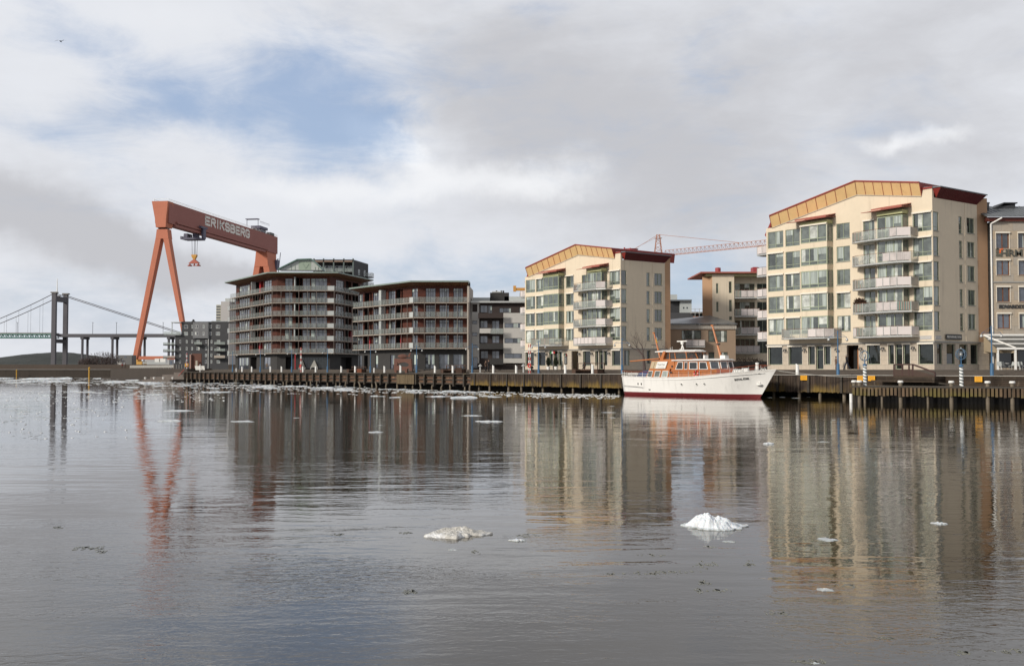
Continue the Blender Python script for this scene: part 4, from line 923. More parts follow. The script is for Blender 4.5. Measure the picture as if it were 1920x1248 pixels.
# rooftop gable with green cladding
zr = zf(509, 244) + .45; Yg = 252.0; X_ = lambda px: (px - 960) / F * Yg + 48; Z_ = lambda py: zf(py, Yg)
mb = MB(); pr = [(521, 505.5), (557, 487.5), (583, 486.5), (604, 506)]
lo = [(X_(a), 6, Z_(b)) for a, b in pr]; hi = [(X_(a), 9, Z_(b)) for a, b in pr]
mb.prism(lo, hi)
mb.build('gable_wall', [mat('pale glazed cladding', (.42, .44, .41), .3, .1, .7)], B4, fix=False)
q = MB(); q.quad([(X_(559), 5.96, Z_(506)), (X_(582), 5.96, Z_(506)), (X_(582), 5.96, Z_(489)), (X_(559), 5.96, Z_(489))]); q.bar((X_(567), 5.93, Z_(494)), (X_(572), 5.93, Z_(503)), .1); q.bar((X_(578), 5.93, Z_(494)), (X_(572), 5.93, Z_(503)), .1)
for px in (545, 552, 590, 596): q.bar((X_(px), 5.95, Z_(506)), (X_(px), 5.95, Z_(506 - (10 if px < 580 else 6))), .08)
q.build('green_cladding', mat('green patinated panel', (.27, .33, .26), .6, .12, .8), B4, fix=False)
mb = MB()
for a, b in zip(pr, pr[1:]):
    x0, z0, x1, z1 = X_(a[0]), Z_(a[1]), X_(b[0]), Z_(b[1])
    mb.hexa([(x0, 5.3, z0 + .01), (x1, 5.3, z1 + .01), (x1, 9.2, z1 + .01), (x0, 9.2, z0 + .01), (x0, 5.3, z0 + .28), (x1, 5.3, z1 + .28), (x1, 9.2, z1 + .28), (x0, 9.2, z0 + .28)])
mb.build('gable_roof', mat('green roof edge', (.09, .16, .13), .5, .1, 1), B4)
# lower brown block to its right
B3 = Thing('apartment_building', (-20, 205, GZ), 0, 'five storey brown apartment block with long glass balconies behind the fish sculpture', 'apartment building')
d3 = [zf(y, 203) + .12 for y in (653.3, 624.6, 595.6, 567.7)]
OP3, IP3, OF3, IF3 = terrace(B3, [(-33, 221), (-18.8, 203), (-8.3, 203)], d3, zf(525.5, 202), zf(535.6, 204.5), 1.0,
    [[(671, 680, 3), (699, 711, 3), (728, 741, 3), (772, 783, 2)], [(798, 816.5, 4), (824, 842, 4), (850, 868, 4)]],
    [[(683, 697), (742, 755)], []],
    (None, [[(671, 679, .1, 2.9, 1), (683, 690, .1, 2.9, 0), (704, 709, .3, 2.9, 1), (732, 741, .1, 2.9, 2), (775, 784, .1, 2.9, 2)], [(797.5, 815, .15, 2.95, 2), (823, 842.5, .15, 2.95, 2), (849.5, 869, .15, 2.95, 2)]], M['char']),
    cols=((0, 717, 'W', .9),), gpanels=((0, 768, 775),))
f = Facet(B3, (-8.25, 203), (-7.9, 216), True); q = MB(); q.fbox(f, 0, 12, 0, zf(536, 204), -.3, .08); q.build('end_fin', M['end_wall'], B3)
# ================================================================ MORE BUILDINGS
class Plan:
    """a thing standing parallel to the picture plane at distance Y"""
    def __init__(s, name, Y, px0, label, cat, z=GZ, group=None):
        s.Y = Y; s.T = Thing(name, ((px0 - 960) / F * Y, Y, z), 0, label, cat, group); s.f = Facet(s.T, (0, 0), (1, 0))
    def X(s, px, d=0): return s.f.S(px, d)
    def Z(s, py, px=960, d=0): return s.f.Z(px, py, d)
    def rect(s, x0, x1, y0, y1, d=0): return (s.X(x0, d), s.X(x1, d), s.Z(y1, (x0 + x1) / 2, d), s.Z(y0, (x0 + x1) / 2, d))
    def slab(s, name, x0, x1, y0, y1, d0, d1, m, parent=None, zb=None):
        a, b, c, e = s.rect(x0, x1, y0, y1, d1); q = MB(); q.fbox(s.f, a, b, c if zb is None else zb, e, d0, d1); return q.build(name, m, parent or s.T)
# ---- stone office building at the right edge
P = Plan('office_building', 125, 1849, 'stone office building with brown windows and a cafe awning at the right edge', 'office building')
M['sand'] = block_mat('sandstone cladding', (.44, .35, .25), (.36, .33, .29), (.22, .19, .16), 1.35, 1.02)
M['brownwood'] = mat('brown window wood', (.17, .065, .03), .5, .15, 2)
cols = [(1869.5, 1894.5), (1911, 1937), (1953, 1979)]; rows = [(436.5, 466), (487.5, 516), (537.5, 566), (587.5, 616)]
x0, x1 = P.X(1863), P.X(2010); zt = P.Z(415, 1880); ops = [P.rect(a, b, c, d) for a, b in cols for c, d in rows]; zg = P.Z(633, 1880)
mb = MB(); wall(mb, P.f, x0, x1, zg, zt, ops, .25); g_ = [P.rect(1870, 1901, 657, 689.5), P.rect(1907, 1950, 654, 689.5), P.rect(1956, 2000, 654, 689.5)]
wall(mb, P.f, x0, x1, 0, zg, g_, .4); mb.build('wall', M['sand'], P.T, fix=False)
for o_ in ops: window(P.f, *o_, P.T, M['brownwood'], 2, None, inset=.16, fw=.10, G=GB, cur=.15, box=M['offwhite'], sill=M['stone'])
for o_ in g_: window(P.f, *o_, P.T, M['dark'], 1, None, inset=.38, G=GD, cur=0, name='shop_window')
mb = MB(); mb.fbox(P.f, P.X(1848), x0 - .001, 0, zt, -2.2, -1.2); mb.fbox(P.f, x0 - .02, x0, 0, zt, -2.2, -.01); mb.build('recessed_wall', M['char'], P.T)
mb = MB(); mb.tube(P.f.P(P.X(1860), 0, .08), P.f.P(P.X(1860), zt - .3, .08), .10, n=8); mb.tube(P.f.P(P.X(1860), zt - .3, .08), P.f.P(P.X(1876), P.Z(408, 1876, .8), .8), .09, n=8); mb.build('downpipe', M['white'], P.T)
mb = MB(); mb.fbox(P.f, x0, x1, P.Z(530, 1880), P.Z(527.5, 1880), .0, .1); mb.build('string_course', M['concrete'], P.T)
mb = MB(); mb.fbox(P.f, P.X(1852), x1, zt, P.Z(408, 1880), -.5, .35, 0); mb.build('red_frieze', mat('brown red frieze', (.14, .035, .025), .7, .1, 1), P.T)
mb = MB(); ze = P.Z(406.5, 1880); xa = P.X(1848); mb.hexa([(xa, -.8, ze - .12), (x1, -.8, ze - .12), (x1, 5, ze + 1.75), (xa, 5, ze + 1.75), (xa, -.8, ze), (x1, -.8, ze), (x1, 5, ze + 2.0), (xa, 5, ze + 2.0)])
for i in range(16): mb.bar((xa + .3 + i * .62, -.8, ze + .02), (xa + .3 + i * .62, 5, ze + 2.02), .05, .06)
mb.build('roof', M['slate'], P.T)
mb = MB(); mb.tube((P.X(1854, -3), 3, ze + 1), (P.X(1854, -3), 3, P.Z(382, 1854, -3)), .24, n=12); mb.lathe((P.X(1854, -3), 3, P.Z(382, 1854, -3)), [(.32, 0), (.32, .12), (0, .2)], 12); mb.build('chimney', M['dark'], P.T)
mb = MB(); a, b, c, d = P.rect(1869, 1907, 380.5, 397, -3.5); mb.prism([(a, 3.5, c), (b, 3.5, c), (b, 6, c), (a, 6, c)], [(a + .2, 3.5, d - .5), (b, 3.5, d - .15), (b, 6, d - .15), (a + .2, 6, d - .5)])
mb.hexa([(a - .2, 3.2, d - .75), (P.X(1888, -3), 3.2, d - .1), (P.X(1888, -3), 6, d - .1), (a - .2, 6, d - .75), (a - .2, 3.2, d - .6), (P.X(1888, -3), 3.2, d + .02), (P.X(1888, -3), 6, d + .02), (a - .2, 6, d - .6)])
mb.box(P.X(1887.5, -3), b + .15, 3.2, 6, d - .1, d + .03); mb.build('roof_ventilator', M['dark'], P.T)
text_obj('HRM', 1.12, mat('dark green sign letters', (.085, .085, .07), .5, .1, 2), P.T, P.f.P(P.X(1898), P.Z(475, 1900), .06), (1, 0, 0), (0, 0, 1), depth=.06, bold=.01, sx=1.12)
q = MB(); s0, z0 = P.X(1869.5), P.Z(481, 1872)
for a, b in ((0, 0), (0, .36), (0, .72), (.36, 0)): q.fbox(P.f, s0 + a, s0 + a + .28, z0 + b, z0 + b + .28, .02, .09)
q.build('sign_emblem', mat('sign emblem green', (.09, .085, .06), .5, .1, 2), P.T)
q = MB(); q.prism([P.f.P(s0 + .38, z0 + .40, .02), P.f.P(s0 + .62, z0 + .48, .02), P.f.P(s0 + .82, z0 + .98, .02), P.f.P(s0 + .42, z0 + .86, .02)], [P.f.P(s0 + .38, z0 + .40, .1), P.f.P(s0 + .62, z0 + .48, .1), P.f.P(s0 + .82, z0 + .98, .1), P.f.P(s0 + .42, z0 + .86, .1)]); q.build('sign_flame', mat('orange emblem', (.75, .12, .01), .5, .05, 2), P.T)
text_obj('EDVARDSTANDEN', .56, M['dark'], P.T, P.f.P(P.X(1873), P.Z(575, 1880), .05), (1, 0, 0), (0, 0, 1), depth=.05, bold=.02, sx=1.08, align='LEFT')
A_ = Plan('cafe_awning', 121.5, 1868, 'white framed cafe awning with beige side panel over the terrace', 'awning')
cv = mat('beige awning canvas', (.36, .29, .20), .85, .1, 1); zt_, zf_ = A_.Z(628, 1870, -3.4), A_.Z(653, 1905)
xa, xb = A_.X(1868.5), A_.X(2000)
q = MB(); q.hexa([(xa, 0, zf_), (xb, 0, zf_), (xb, 3.4, zt_ - .1), (xa, 3.4, zt_ - .1), (xa, 0, zf_ + .04), (xb, 0, zf_ + .04), (xb, 3.4, zt_ - .05), (xa, 3.4, zt_ - .05)]); q.build('canopy', mat('grey canopy glass', (.10, .10, .095), .35, .2, 1), A_.T)
for i in (1, 2): q = MB(); f_ = i / 3; q.box(xa, xb, 3.4 * f_ - .05, 3.4 * f_ + .05, zf_ + (zt_ - zf_) * f_ - .02, zf_ + (zt_ - zf_) * f_ + .1); q.build('purlin', M['white'], A_.T)
q = MB(); q.quad([(xa, 0, zf_ - .1), (xa, 3.4, zt_ - .1), (xa, 3.4, zf_ - .3), (xa, 0, zf_ - .5)]); q.quad([(xa, 3.38, zt_ - .1), (A_.X(1901), .1, zf_), (A_.X(1901), .1, zf_ - .5), (xa, 3.38, zf_ - .5)]); q.build('side_canvas', cv, A_.T, fix=False)
for px in (1870.5, 1903.5, 1956): q = MB(); q.box(A_.X(px) - .1, A_.X(px) + .1, 0, .2, 0, zf_); q.build('post', M['white'], A_.T)
q = MB(); q.box(xa, xb, -.06, .04, zf_ - .12, zf_ + .1); q.box(xa, xb, 3.35, 3.45, zt_ - .15, zt_ + .12); q.bar((A_.X(1868), 3.3, zt_), (A_.X(1904), 0, zf_ + .05), .12, .16); q.build('beam', M['white'], A_.T)
def cafe_chair(p, rz, lab):
    T = Thing('cafe_chair', p, rz, lab, 'chair', 'chairs on the cafe terrace')
    q = MB(); q.box(-.24, .24, -.22, .22, .42, .47); q.build('seat', M['steel'], T)
    q = MB(); q.hexa([(-.24, .2, .5), (.24, .2, .5), (.24, .24, .5), (-.24, .24, .5), (-.22, .32, .92), (.22, .32, .92), (.22, .36, .92), (-.22, .36, .92)]); q.build('backrest', M['panel_grey'], T)
    for a in (-.2, .2):
        for b in (-.18, .18): q = MB(); q.bar((a, b, 0), (a, b, .43), .035); q.build('leg', M['steel'], T)
    return T
for i, (px, dy, rz, lb) in enumerate(((1874, .6, 2.6, 'grey cafe chair at the far left of the awning terrace'), (1881, 1.5, 2.2, 'grey cafe chair turned towards the left cafe table'), (1897, 1.0, -1.2, 'grey cafe chair beside the white awning post'), (1909, .8, 2.4, 'grey cafe chair just right of the awning post'), (1917, 1.2, 2.0, 'grey cafe chair cut by the right edge of the picture'))):
    p = at(px, 690, 121 + dy); cafe_chair((p.x, p.y, GZ), rz, lb)
for px, lb in ((1886, 'round cafe table between the left chairs'), (1912, 'round cafe table right of the awning post')):
    p = at(px, 690, 122.6); T = Thing('cafe_table', (p.x, p.y, GZ), 0, lb, 'table', 'tables on the cafe terrace'); q = MB(); q.lathe((0, 0, .7), [(0, 0), (.38, 0), (.38, .04), (0, .04)], 18); q.build('tabletop', M['white'], T); q = MB(); q.tube((0, 0, 0), (0, 0, .7), .04); q.build('leg', M['dark'], T)
# ---- cream block with balconies behind
P = Plan('apartment_building', 182, 1323, 'cream apartment block with red flat roof and stacked balconies behind the boat', 'apartment building')
f = P.f; zt = P.Z(514.5, 1350); L1 = P.X(1336); L2 = P.X(1377); L3 = P.X(1450)
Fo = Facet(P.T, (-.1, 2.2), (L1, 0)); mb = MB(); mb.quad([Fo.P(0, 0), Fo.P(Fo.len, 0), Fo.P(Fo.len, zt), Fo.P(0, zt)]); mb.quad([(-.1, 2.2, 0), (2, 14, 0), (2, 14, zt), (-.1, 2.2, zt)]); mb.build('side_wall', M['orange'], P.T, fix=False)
ops = []; dz = 34.5
for i in range(5):
    ops.append((*P.rect(1343, 1347.3, 531 + i * dz, 550 + i * dz), 0)); ops.append((*(P.rect(1367, 1372.5, 527.5 + i * dz, 549.5 + i * dz) if i < 2 else P.rect(1367, 1372.5, 593 + (i - 2) * 34.5, 600 + (i - 2) * 34.5)), 0))
mb = MB(); wall(mb, f, L1, L2, 0, zt, [o[:4] for o in ops if o[2] > 0], .2)
Fr = Facet(P.T, (L2, 2.4), (L3, 2.4)); op2 = []
for i in range(5):
    z0 = P.Z(558.5 + i * dz, 1400, -2.4); op2.append((.6, L3 - L2 - 2.6, z0, z0 + 2.5)); op2.append((L3 - L2 - 2.2, L3 - L2 - .3, z0, z0 + 2.5))
op2 = [o for o in op2 if o[2] > -.1]; wall(mb, Fr, 0, L3 - L2, 0, zt, op2, .2)
mb.quad([(L2, 0, 0), (L2, 2.4, 0), (L2, 2.4, zt), (L2, 0, zt)]); mb.build('wall', M['cream'], P.T, fix=False)
for o in ops:
    if o[2] > 0: window(f, *o[:4], P.T, M['green_frame'], 1, None, cur=.1, gl=1)
for o in op2: window(Fr, *o, P.T, M['green_frame'], max(2, round((o[1] - o[0]) / .9)), None, cur=.25, G=[GL[1], GL[1], GL[2], GL[3]])
for i in range(5):
    z0 = P.Z(557.5 + i * dz, 1400)
    if z0 > 0: balcony(P.T, [(L2 + .1, 2.4), (L2 + .1, 0), (P.X(1423), -.6), (P.X(1425), 2.4)], z0, [[3, 2, 2, 3, 3], [1, 2, 2, 1, 1], [1, 2, 2, 3, 3], [3, 3, 3, 3, 3], [3, 3, 3, 3, 3]][i], h=1.25, post=1.0)
mb = MB(); mb.box(P.X(1313), L3, -.8, 13, P.Z(512.6, 1350), P.Z(510, 1350)); mb.build('roof', M['redtop'], P.T)
mb = MB(); mb.fbox(f, P.X(1334), L2, zt - .0, zt + .05, .002, .05); mb.box(L1 - 1, L3, .02, 4, P.Z(518, 1350) + .02, P.Z(513, 1350)); mb.build('frieze', mat('yellow green frieze', (.45, .42, .22), .7, .1, 1), P.T)
mb = MB(); a, b, c, d = P.rect(1341.5, 1352, 499, 510, -3); mb.lathe(((a + b) / 2, 3, c - .3), [((b - a) / 2, 0), ((b - a) / 2, d - c), (0, d - c + .1)], 20); mb.build('vent_drum', M['drum'], P.T)
mb = MB(); a, b, c, d = P.rect(1413, 1423, 500.5, 511, -2); mb.box(a, b, 2, 4, c - .3, d); mb.build('roof_hatch', M['drum'], P.T)
# ---- low building with grey roof between the cream blocks
P = Plan('low_building', 172, 1254, 'low beige building with shiny grey roof behind the bare tree and the boat', 'building')
f = P.f; zt = P.Z(617, 1320); x1 = P.X(1379)
wn = [P.rect(1278, 1314.5, 619, 636), P.rect(1328, 1363, 619.5, 641), P.rect(1298, 1312, 660, 690), P.rect(1328, 1339, 660, 672), P.rect(1352, 1364, 660, 672)]
mb = MB(); wall(mb, f, 0, x1, 0, zt, wn, .2); mb.quad([(x1, 0, 0), (x1, 10, 0), (x1, 10, zt), (x1, 0, zt)]); mb.build('wall', mat('beige brown render', (.30, .215, .15), .9, .12, .3), P.T, fix=False)
for i, o in enumerate(wn): window(f, *o, P.T, M['dark'], 3 if i < 2 else 1, None, G=GL, cur=.5)
mb = MB(); mb.box(0, x1 + .1, -.25, 0, P.Z(616.5, 1320), P.Z(608.8, 1320))
for i in range(40): mb.bar((x1 / 40 * i, -.27, P.Z(616.5, 1320)), (x1 / 40 * i, -.27, P.Z(608.8, 1320)), .04)
mb.build('fascia', mat('pale boarded fascia', (.42, .38, .33), .7, .1, 1), P.T)
mb = MB(); ze = P.Z(608, 1320); xg = P.X(1344); mb.hexa([(0, -.6, ze), (x1 + .2, -.6, ze), (xg, 6, ze + 1.6), (0, 6, ze + .9), (0, -.6, ze + .12), (x1 + .2, -.6, ze + .12), (xg, 6, ze + 1.75), (0, 6, ze + 1.0)])
for i in range(26): mb.bar((.2 + i * .35, -.6, ze + .14), (.2 + i * .35, 6, ze + 1.05), .05, .05)
mb.quad([(x1 + .2, -.6, ze + .12), (x1 + .2, 8, ze + .3), (xg, 6, ze + 1.75)]); mb.build('roof', mat('shiny grey roof sheet', (.10, .11, .12), .28, .3, .8, spec=.7), P.T, fix=False)
balcony(P.T, [(P.X(1285, 1), 0), (P.X(1285, 1), -1.3), (P.X(1321, 1), -1.3), (P.X(1321, 1), 0)], P.Z(649, 1300, 1.3), [3], h=1.1)
# ---- modern buildings further back in the gap
P = Plan('modern_house', 215, 1255, 'white and black flat roofed house seen in the gap above the low building', 'house')
for nm, r, m in (('dark_wing', (1255, 1275, 565, 690, 0, -.0), M['redwood']), ('white_box', (1275, 1297, 563.5, 690, 0, .5), M['panel_grey']), ('penthouse', (1255, 1270, 552, 563, -3, -2), M['panel_grey'])):
    a, b, c, d = P.rect(r[0], r[1], r[2], r[3], r[5]); q = MB(); q.box(a, b, -r[5], 10, 0 if nm != 'penthouse' else c - .3, d); q.build(nm, m if nm != 'dark_wing' else M['dark'], P.T)
P.slab('roof_slab', 1253, 1297.5, 561.5, 564, -9, 1.2, M['slate']); P.slab('terrace_wall', 1255, 1303, 586, 597, .0, 3.5, mat('dark grey wall', (.06, .06, .065), .8, .15, .5), zb=0)
for px in (1282, 1288.5): a, b, c, d = P.rect(px - 1.2, px + 1.2, 575.5, 578.5, .5); q = MB(); q.fbox(P.f, a, b, c, d, .51, .53); q.build('window', GB[1], P.T)
P = Plan('construction_site', 210, 1297, 'unfinished concrete floors with orange scaffolding in the gap', 'building')
P.slab('floor_slab', 1297, 1330, 584.5, 587, -8, 0, M['concrete']); P.slab('floor_slab', 1297, 1330, 598, 600, -8, 0, M['concrete']); P.slab('core_wall', 1297, 1330, 586, 690, -8, -5, M['black'], zb=0)
ow = mat('orange scaffold boards', (.50, .19, .07), .7, .2, 1)
for y in (593, 596, 599.5): P.slab('scaffold_board', 1300, 1326, y, y + 1.4, .1, .3, ow)
for px in (1303, 1311, 1319): P.slab('scaffold_post', px, px + .8, 578, 690, .32, .42, M['steel'], zb=0)
P.slab('guard_rail', 1297, 1326, 579, 579.6, .3, .36, M['steel'])
# ---- brown and white block between the brown balconies and the cream gable
P = Plan('apartment_building', 205, 884, 'brown and white plastered apartment block with ribbon windows left of the smaller cream block', 'apartment building')
f = P.f; wp = mat('rough white plaster', (.47, .45, .42), .9, .12, .8, .02); bw = mat('dark brown boards', (.036, .024, .021), .8, .2, .6)
X = lambda z_: 640 + z_ * .1923; Yz = lambda z_: 500 + z_ * .1923
def zr_(a, b, c, d, dd=0): return P.rect(X(a), X(b), Yz(c), Yz(d), dd)
wops = [zr_(1590, 1760, 548, 595), zr_(1590, 1760, 695, 744), zr_(1590, 1760, 845, 892)]
wops2 = [zr_(1276, 1325, 525, 558), zr_(1276, 1325, 640, 675), zr_(1276, 1325, 760, 790), zr_(1284, 1328, 880, 990)]
bops = [zr_(1355, 1425, 375, 445), zr_(1430, 1470, 375, 485), zr_(1355, 1425, 525, 595), zr_(1470, 1540, 525, 640), zr_(1355, 1425, 672, 742), zr_(1470, 1540, 672, 742), zr_(1360, 1430, 820, 892), zr_(1470, 1540, 820, 892), zr_(1540, 1655, 400, 445), zr_(1735, 1765, 400, 445), zr_(1276, 1325, 365, 440)]
mb = MB(); wall(mb, f, P.X(X(1580)), P.X(990), P.Z(Yz(938)), P.Z(Yz(450)), wops, .2); wall(mb, f, P.X(X(1272)), P.X(X(1345)), P.Z(Yz(940)), P.Z(Yz(350)), wops2 + [bops[-1]], .2); mb.build('white_wall', wp, P.T, fix=False)
Fb = Facet(P.T, (0, .35), (1, .35)); mb = MB(); bo = [P.rect(0, 1, 0, 1)] and bops[:-1]
wall(mb, Fb, P.X(X(1345)), P.X(990), 0, P.Z(Yz(350)), bo, .15); wall(mb, Fb, P.X(884), P.X(X(1345)), 0, P.Z(Yz(350)), [], .1); mb.build('brown_wall', bw, P.T, fix=False)
for o in wops: window(f, *o, P.T, M['dark'], 2, None, G=GB, cur=.15)
for o in wops2: window(f, *o, P.T, M['dark'], 1, None, G=GB, cur=.1, gl=1)
for o in bops[:-1]: window(Fb, *o, P.T, M['dark'], 3 if o[1] - o[0] > 1.5 else 2, None, G=GB, cur=.3)
for r, m in (((1335, 1580, 450, 492), bw), ((1348, 1455, 600, 640), wp), ((1455, 1578, 600, 645), M['sheer']), ((1345, 1580, 748, 795), M['char']), ((1440, 1580, 895, 945), M['char'])):
    o = zr_(*r, 1.2); q = MB(); q.fbox(f, o[0], o[1], o[2], o[3], 1.15, 1.2); q.fbox(f, o[0], o[1], o[2] - .15, o[2], -.3, 1.22); q.build('balcony', m, P.T)
P.slab('roof', 883, 990, Yz(333), Yz(350), -8, .6, M['steel'])
for r, m in (((1276, 1460, 300, 333), M['panel_grey']), ((1450, 1635, 252, 333), M['char']), ((1590, 1790, 290, 333), M['panel_grey']), ((1470, 1560, 240, 260), M['steel'])):
    o = zr_(*r, -3); q = MB(); q.box(o[0], o[1], 3, 6, o[2], o[3]); q.build('roof_house', m, P.T)
for k in (1513, 1580, 1748, 1560): o = zr_(k - 8, k + 8, 232 if k < 1600 else 252, 300, -3.5); q = MB(); q.box(o[0], o[1], 3.5, 4, o[2], o[3]); q.build('chimney', M['char'], P.T)
# ---- dark block behind the big brown block
P = Plan('apartment_building', 330, 586, 'black brick apartment tower rising behind the roof of the large brown block', 'apartment building')
f = P.f; x0, xm = P.X(588), P.X(662); zt = P.Z(487.5, 620); dg = mat('green grey frame steel', (.10, .125, .115), .6, .1, 1)
Fr = Facet(P.T, (xm, 0), (P.X(690, -14) , 14)); mb = MB(); wops = [(4.5, 6.3, zt - 4.2 - i * 3.0, zt - 2.4 - i * 3.0) for i in range(4)] + [(10, 11.8, zt - 4.4 - i * 3.0, zt - 2.2 - i * 3.0) for i in range(4)]
wall(mb, Fr, 0, Fr.len, 0, zt, wops, .2); mb.quad([(x0, 3.2, 0), (xm, 3.2, 0), (xm, 3.2, zt), (x0, 3.2, zt)]); mb.build('wall', M['dark_brick'], P.T, fix=False)
for o in wops: window(Fr, *o, P.T, M['panel_grey'], 2, None, inset=.05, fw=.16, G=GB, cur=.4)
for px in (588, 606, 625, 644, 661.5): s = P.X(px); q = MB(); q.fbox(f, s - .2, s + .2, 0, zt + .5, -.3, .1); q.build('frame_post', dg, P.T)
mb = MB(); mb.box(x0, xm, -.1, 3.2, zt - .6, zt - .1); mb.build('frame_beam', mat('copper soffit', (.22, .15, .11), .6, .1, 1), P.T)
Fb = Facet(P.T, (0, 3.18), (1, 3.18))
for i in range(3):
    z = zt - 3.6 - 3 * i; q = MB(); q.box(x0, xm, 0, 3.2, z - .25, z); q.build('balcony', M['char'], P.T)
    q = MB(); q.quad([(x0, .1, z), (xm, .1, z), (xm, .1, z + 1.1), (x0, .1, z + 1.1)]); q.build('glass_rail', M['bal_glass'], P.T, fix=False)
    for px in (596, 609, 619, 630, 638, 651, 656): a = Fb.S(px); window(Fb, a - .8, a + .8, z + .1, z + 2.2, P.T, M['panel_grey'], 2, None, inset=-.06, fw=.12, G=GB, cur=.5)
for i in range(4):
    z = zt - 4.3 - 3.0 * i; e = Fr.P(Fr.len, 0); balcony(P.T, [(e.x - 1, e.y - 4.5), (e.x + 1.6, e.y - 4.5), (e.x + 1.9, e.y - .5), (e.x, e.y)], z, [0], h=1.3, rail=M['dark'], m_slab=M['dark'])
mb = MB(); mb.prism([(x0, -.2, zt - .1), (xm, -.2, zt - .1), (Fr.P(Fr.len, 0).x, 14, zt - .1), (x0, 14, zt - .1)], [(x0, -.2, zt + .15), (xm, -.2, zt + .15), (Fr.P(Fr.len, 0).x, 14, zt + .15), (x0, 14, zt + .15)]); mb.build('roof', M['dark'], P.T)
# ---- dark grey block at the foot of the gantry crane
P = Plan('apartment_building', 426, 318, 'dark grey brick apartment block with a light grey box in front of the gantry leg', 'apartment building')
f = P.f; X2 = lambda a: 300 + a * .2243; Y2 = lambda a: 460 + a * .2243
GW = [glass_mat('pale far glass', (.22, .24, .24), .2, 1.6), GB[1], GL[2], GL[3]]
def r2(a, b, c, d, dd=0): return P.rect(X2(a), X2(b), Y2(c), Y2(d), dd)
ops = []
for cx, w in ((218, 30), (270, 14), (425, 16), (485, 34)):
    for cy in (679, 737): ops.append(r2(cx - w / 2, cx + w / 2, cy - 15, cy + 14))
for cx, w in ((225, 14), (270, 14), (320, 26), (387, 16), (432, 14), (490, 28)):
    for cy in (804, 862, 918, 972): ops.append(r2(cx - w / 2, cx + w / 2, cy - 14, cy + 12))
mb = MB(); wall(mb, f, P.X(X2(180)), P.X(X2(575)), 0, P.Z(Y2(640)), ops, .2)
mb.quad([(P.X(X2(180)), 0, 0), (P.X(X2(180)), 0, P.Z(Y2(640))), (P.X(X2(180)), 14, P.Z(Y2(640))), (P.X(X2(180)), 14, 0)])
o3 = [r2(163, 177, cy - 14, cy + 12) for cy in (804, 862, 918, 972)]; wall(mb, f, P.X(X2(128)), P.X(X2(180)), 0, P.Z(Y2(752)), o3, .2)
mb.build('wall', M['dark_brick'], P.T, fix=False)
mb = MB(); wall(mb, Facet(P.T, (0, 6), (1, 6)), P.X(X2(90)), P.X(X2(130)), 0, P.Z(Y2(755)), [], .1); mb.build('set_back_wall', M['char'], P.T, fix=False)
for o in ops + o3: window(f, *o, P.T, M['white'], 2 if o[1] - o[0] > 1.6 else 1, None, inset=.06, fw=.07, G=GW, cur=.2)
Fg = Facet(P.T, (0, -.8), (1, -.8)); o4 = [P.rect(X2(a - w / 2), X2(a + w / 2), Y2(c - 15), Y2(c + 15), .8) for a, w in ((298, 12), (314, 12), (364, 14)) for c in (678, 737)]
mb = MB(); a, b, c, d = P.rect(X2(276), X2(402), Y2(640), Y2(775), .8); wall(mb, Fg, a, b, c, d, o4, .2)
mb.quad([(a, -.8, c), (a, 0, c), (a, 0, d), (a, -.8, d)]); mb.quad([(b, -.8, c), (b, 0, c), (b, 0, d), (b, -.8, d)]); mb.quad([(a, -.8, c), (b, -.8, c), (b, 0, c), (a, 0, c)]); mb.build('light_grey_box', mat('light grey brick', (.17, .17, .175), .9, .15, .8), P.T, fix=False)
for o in o4: window(Fg, *o, P.T, M['white'], 1, None, inset=.06, fw=.07, G=GW, cur=.2)
for cx, w, ys, m in ((320, 64, (832,), 0), (500, 90, (832, 888, 945), 1)):
    for y in ys: a, b, c, d = r2(cx - w / 2, cx + w / 2, y - 26, y, 2); q = MB(); q.fbox(f, a, b, c, c + .25, 0, 2); q.fbox(f, a, b, c + .25, d, 1.92, 1.98, 1); q.build('balcony', [M['char'], M['bal_glass'] if y != 945 else M['slab']], P.T)
for y in (835, 890, 945):
    a, b, c, d = r2(32, 130, y - 24, y, 1); q = MB(); q.box(a, b, -1.5, 5.9, c, c + .3); q.box(a, b, -1.5, -1.44, c + .3, d, 1); q.box(a, a + .06, -1.5, 5, c + .3, d, 1); q.build('balcony', [M['char'], M['bal_glass']], P.T)
a, b, c, d = r2(103, 180, 640, 745, 0); q = MB(); q.box(a - .2, b, -1, 5, d - .3, d); q.box(a, b, -1, 5, c - .3, c); q.box(a, a + .3, -.8, -.5, c, d); q.build('roof_terrace', M['panel_grey'], P.T)
q = MB(); q.box(a - 3, b, -1.1, -1.05, c, c + 1.2); q.box(a - 3, b, -1, 3, c - .2, c); q.build('terrace_glass', M['bal_glass'], P.T)
P.slab('roof', X2(180), X2(575), Y2(636), Y2(641), -13, .15, M['dark'])
a, b, c, d = r2(262, 288, 618, 636, -2); q = MB(); q.prism([(a, 2, c), (b, 2, c), (b, 4, c), (a, 4, c)], [(a + .8, 2, d), (b - 1, 2, d), (b - 1, 4, d), (a + .8, 4, d)]); q.build('roof_vent', M['dark'], P.T)
P.slab('roof_house', X2(430), X2(560), Y2(630), Y2(638), -8, -5, M['panel_grey'])
a, b, c, d = r2(407, 413, 645, 1000, .1); q = MB(); q.tube((a, -.15, 0), (a, -.15, d), .16, n=8); q.build('downpipe', M['steel'], P.T)
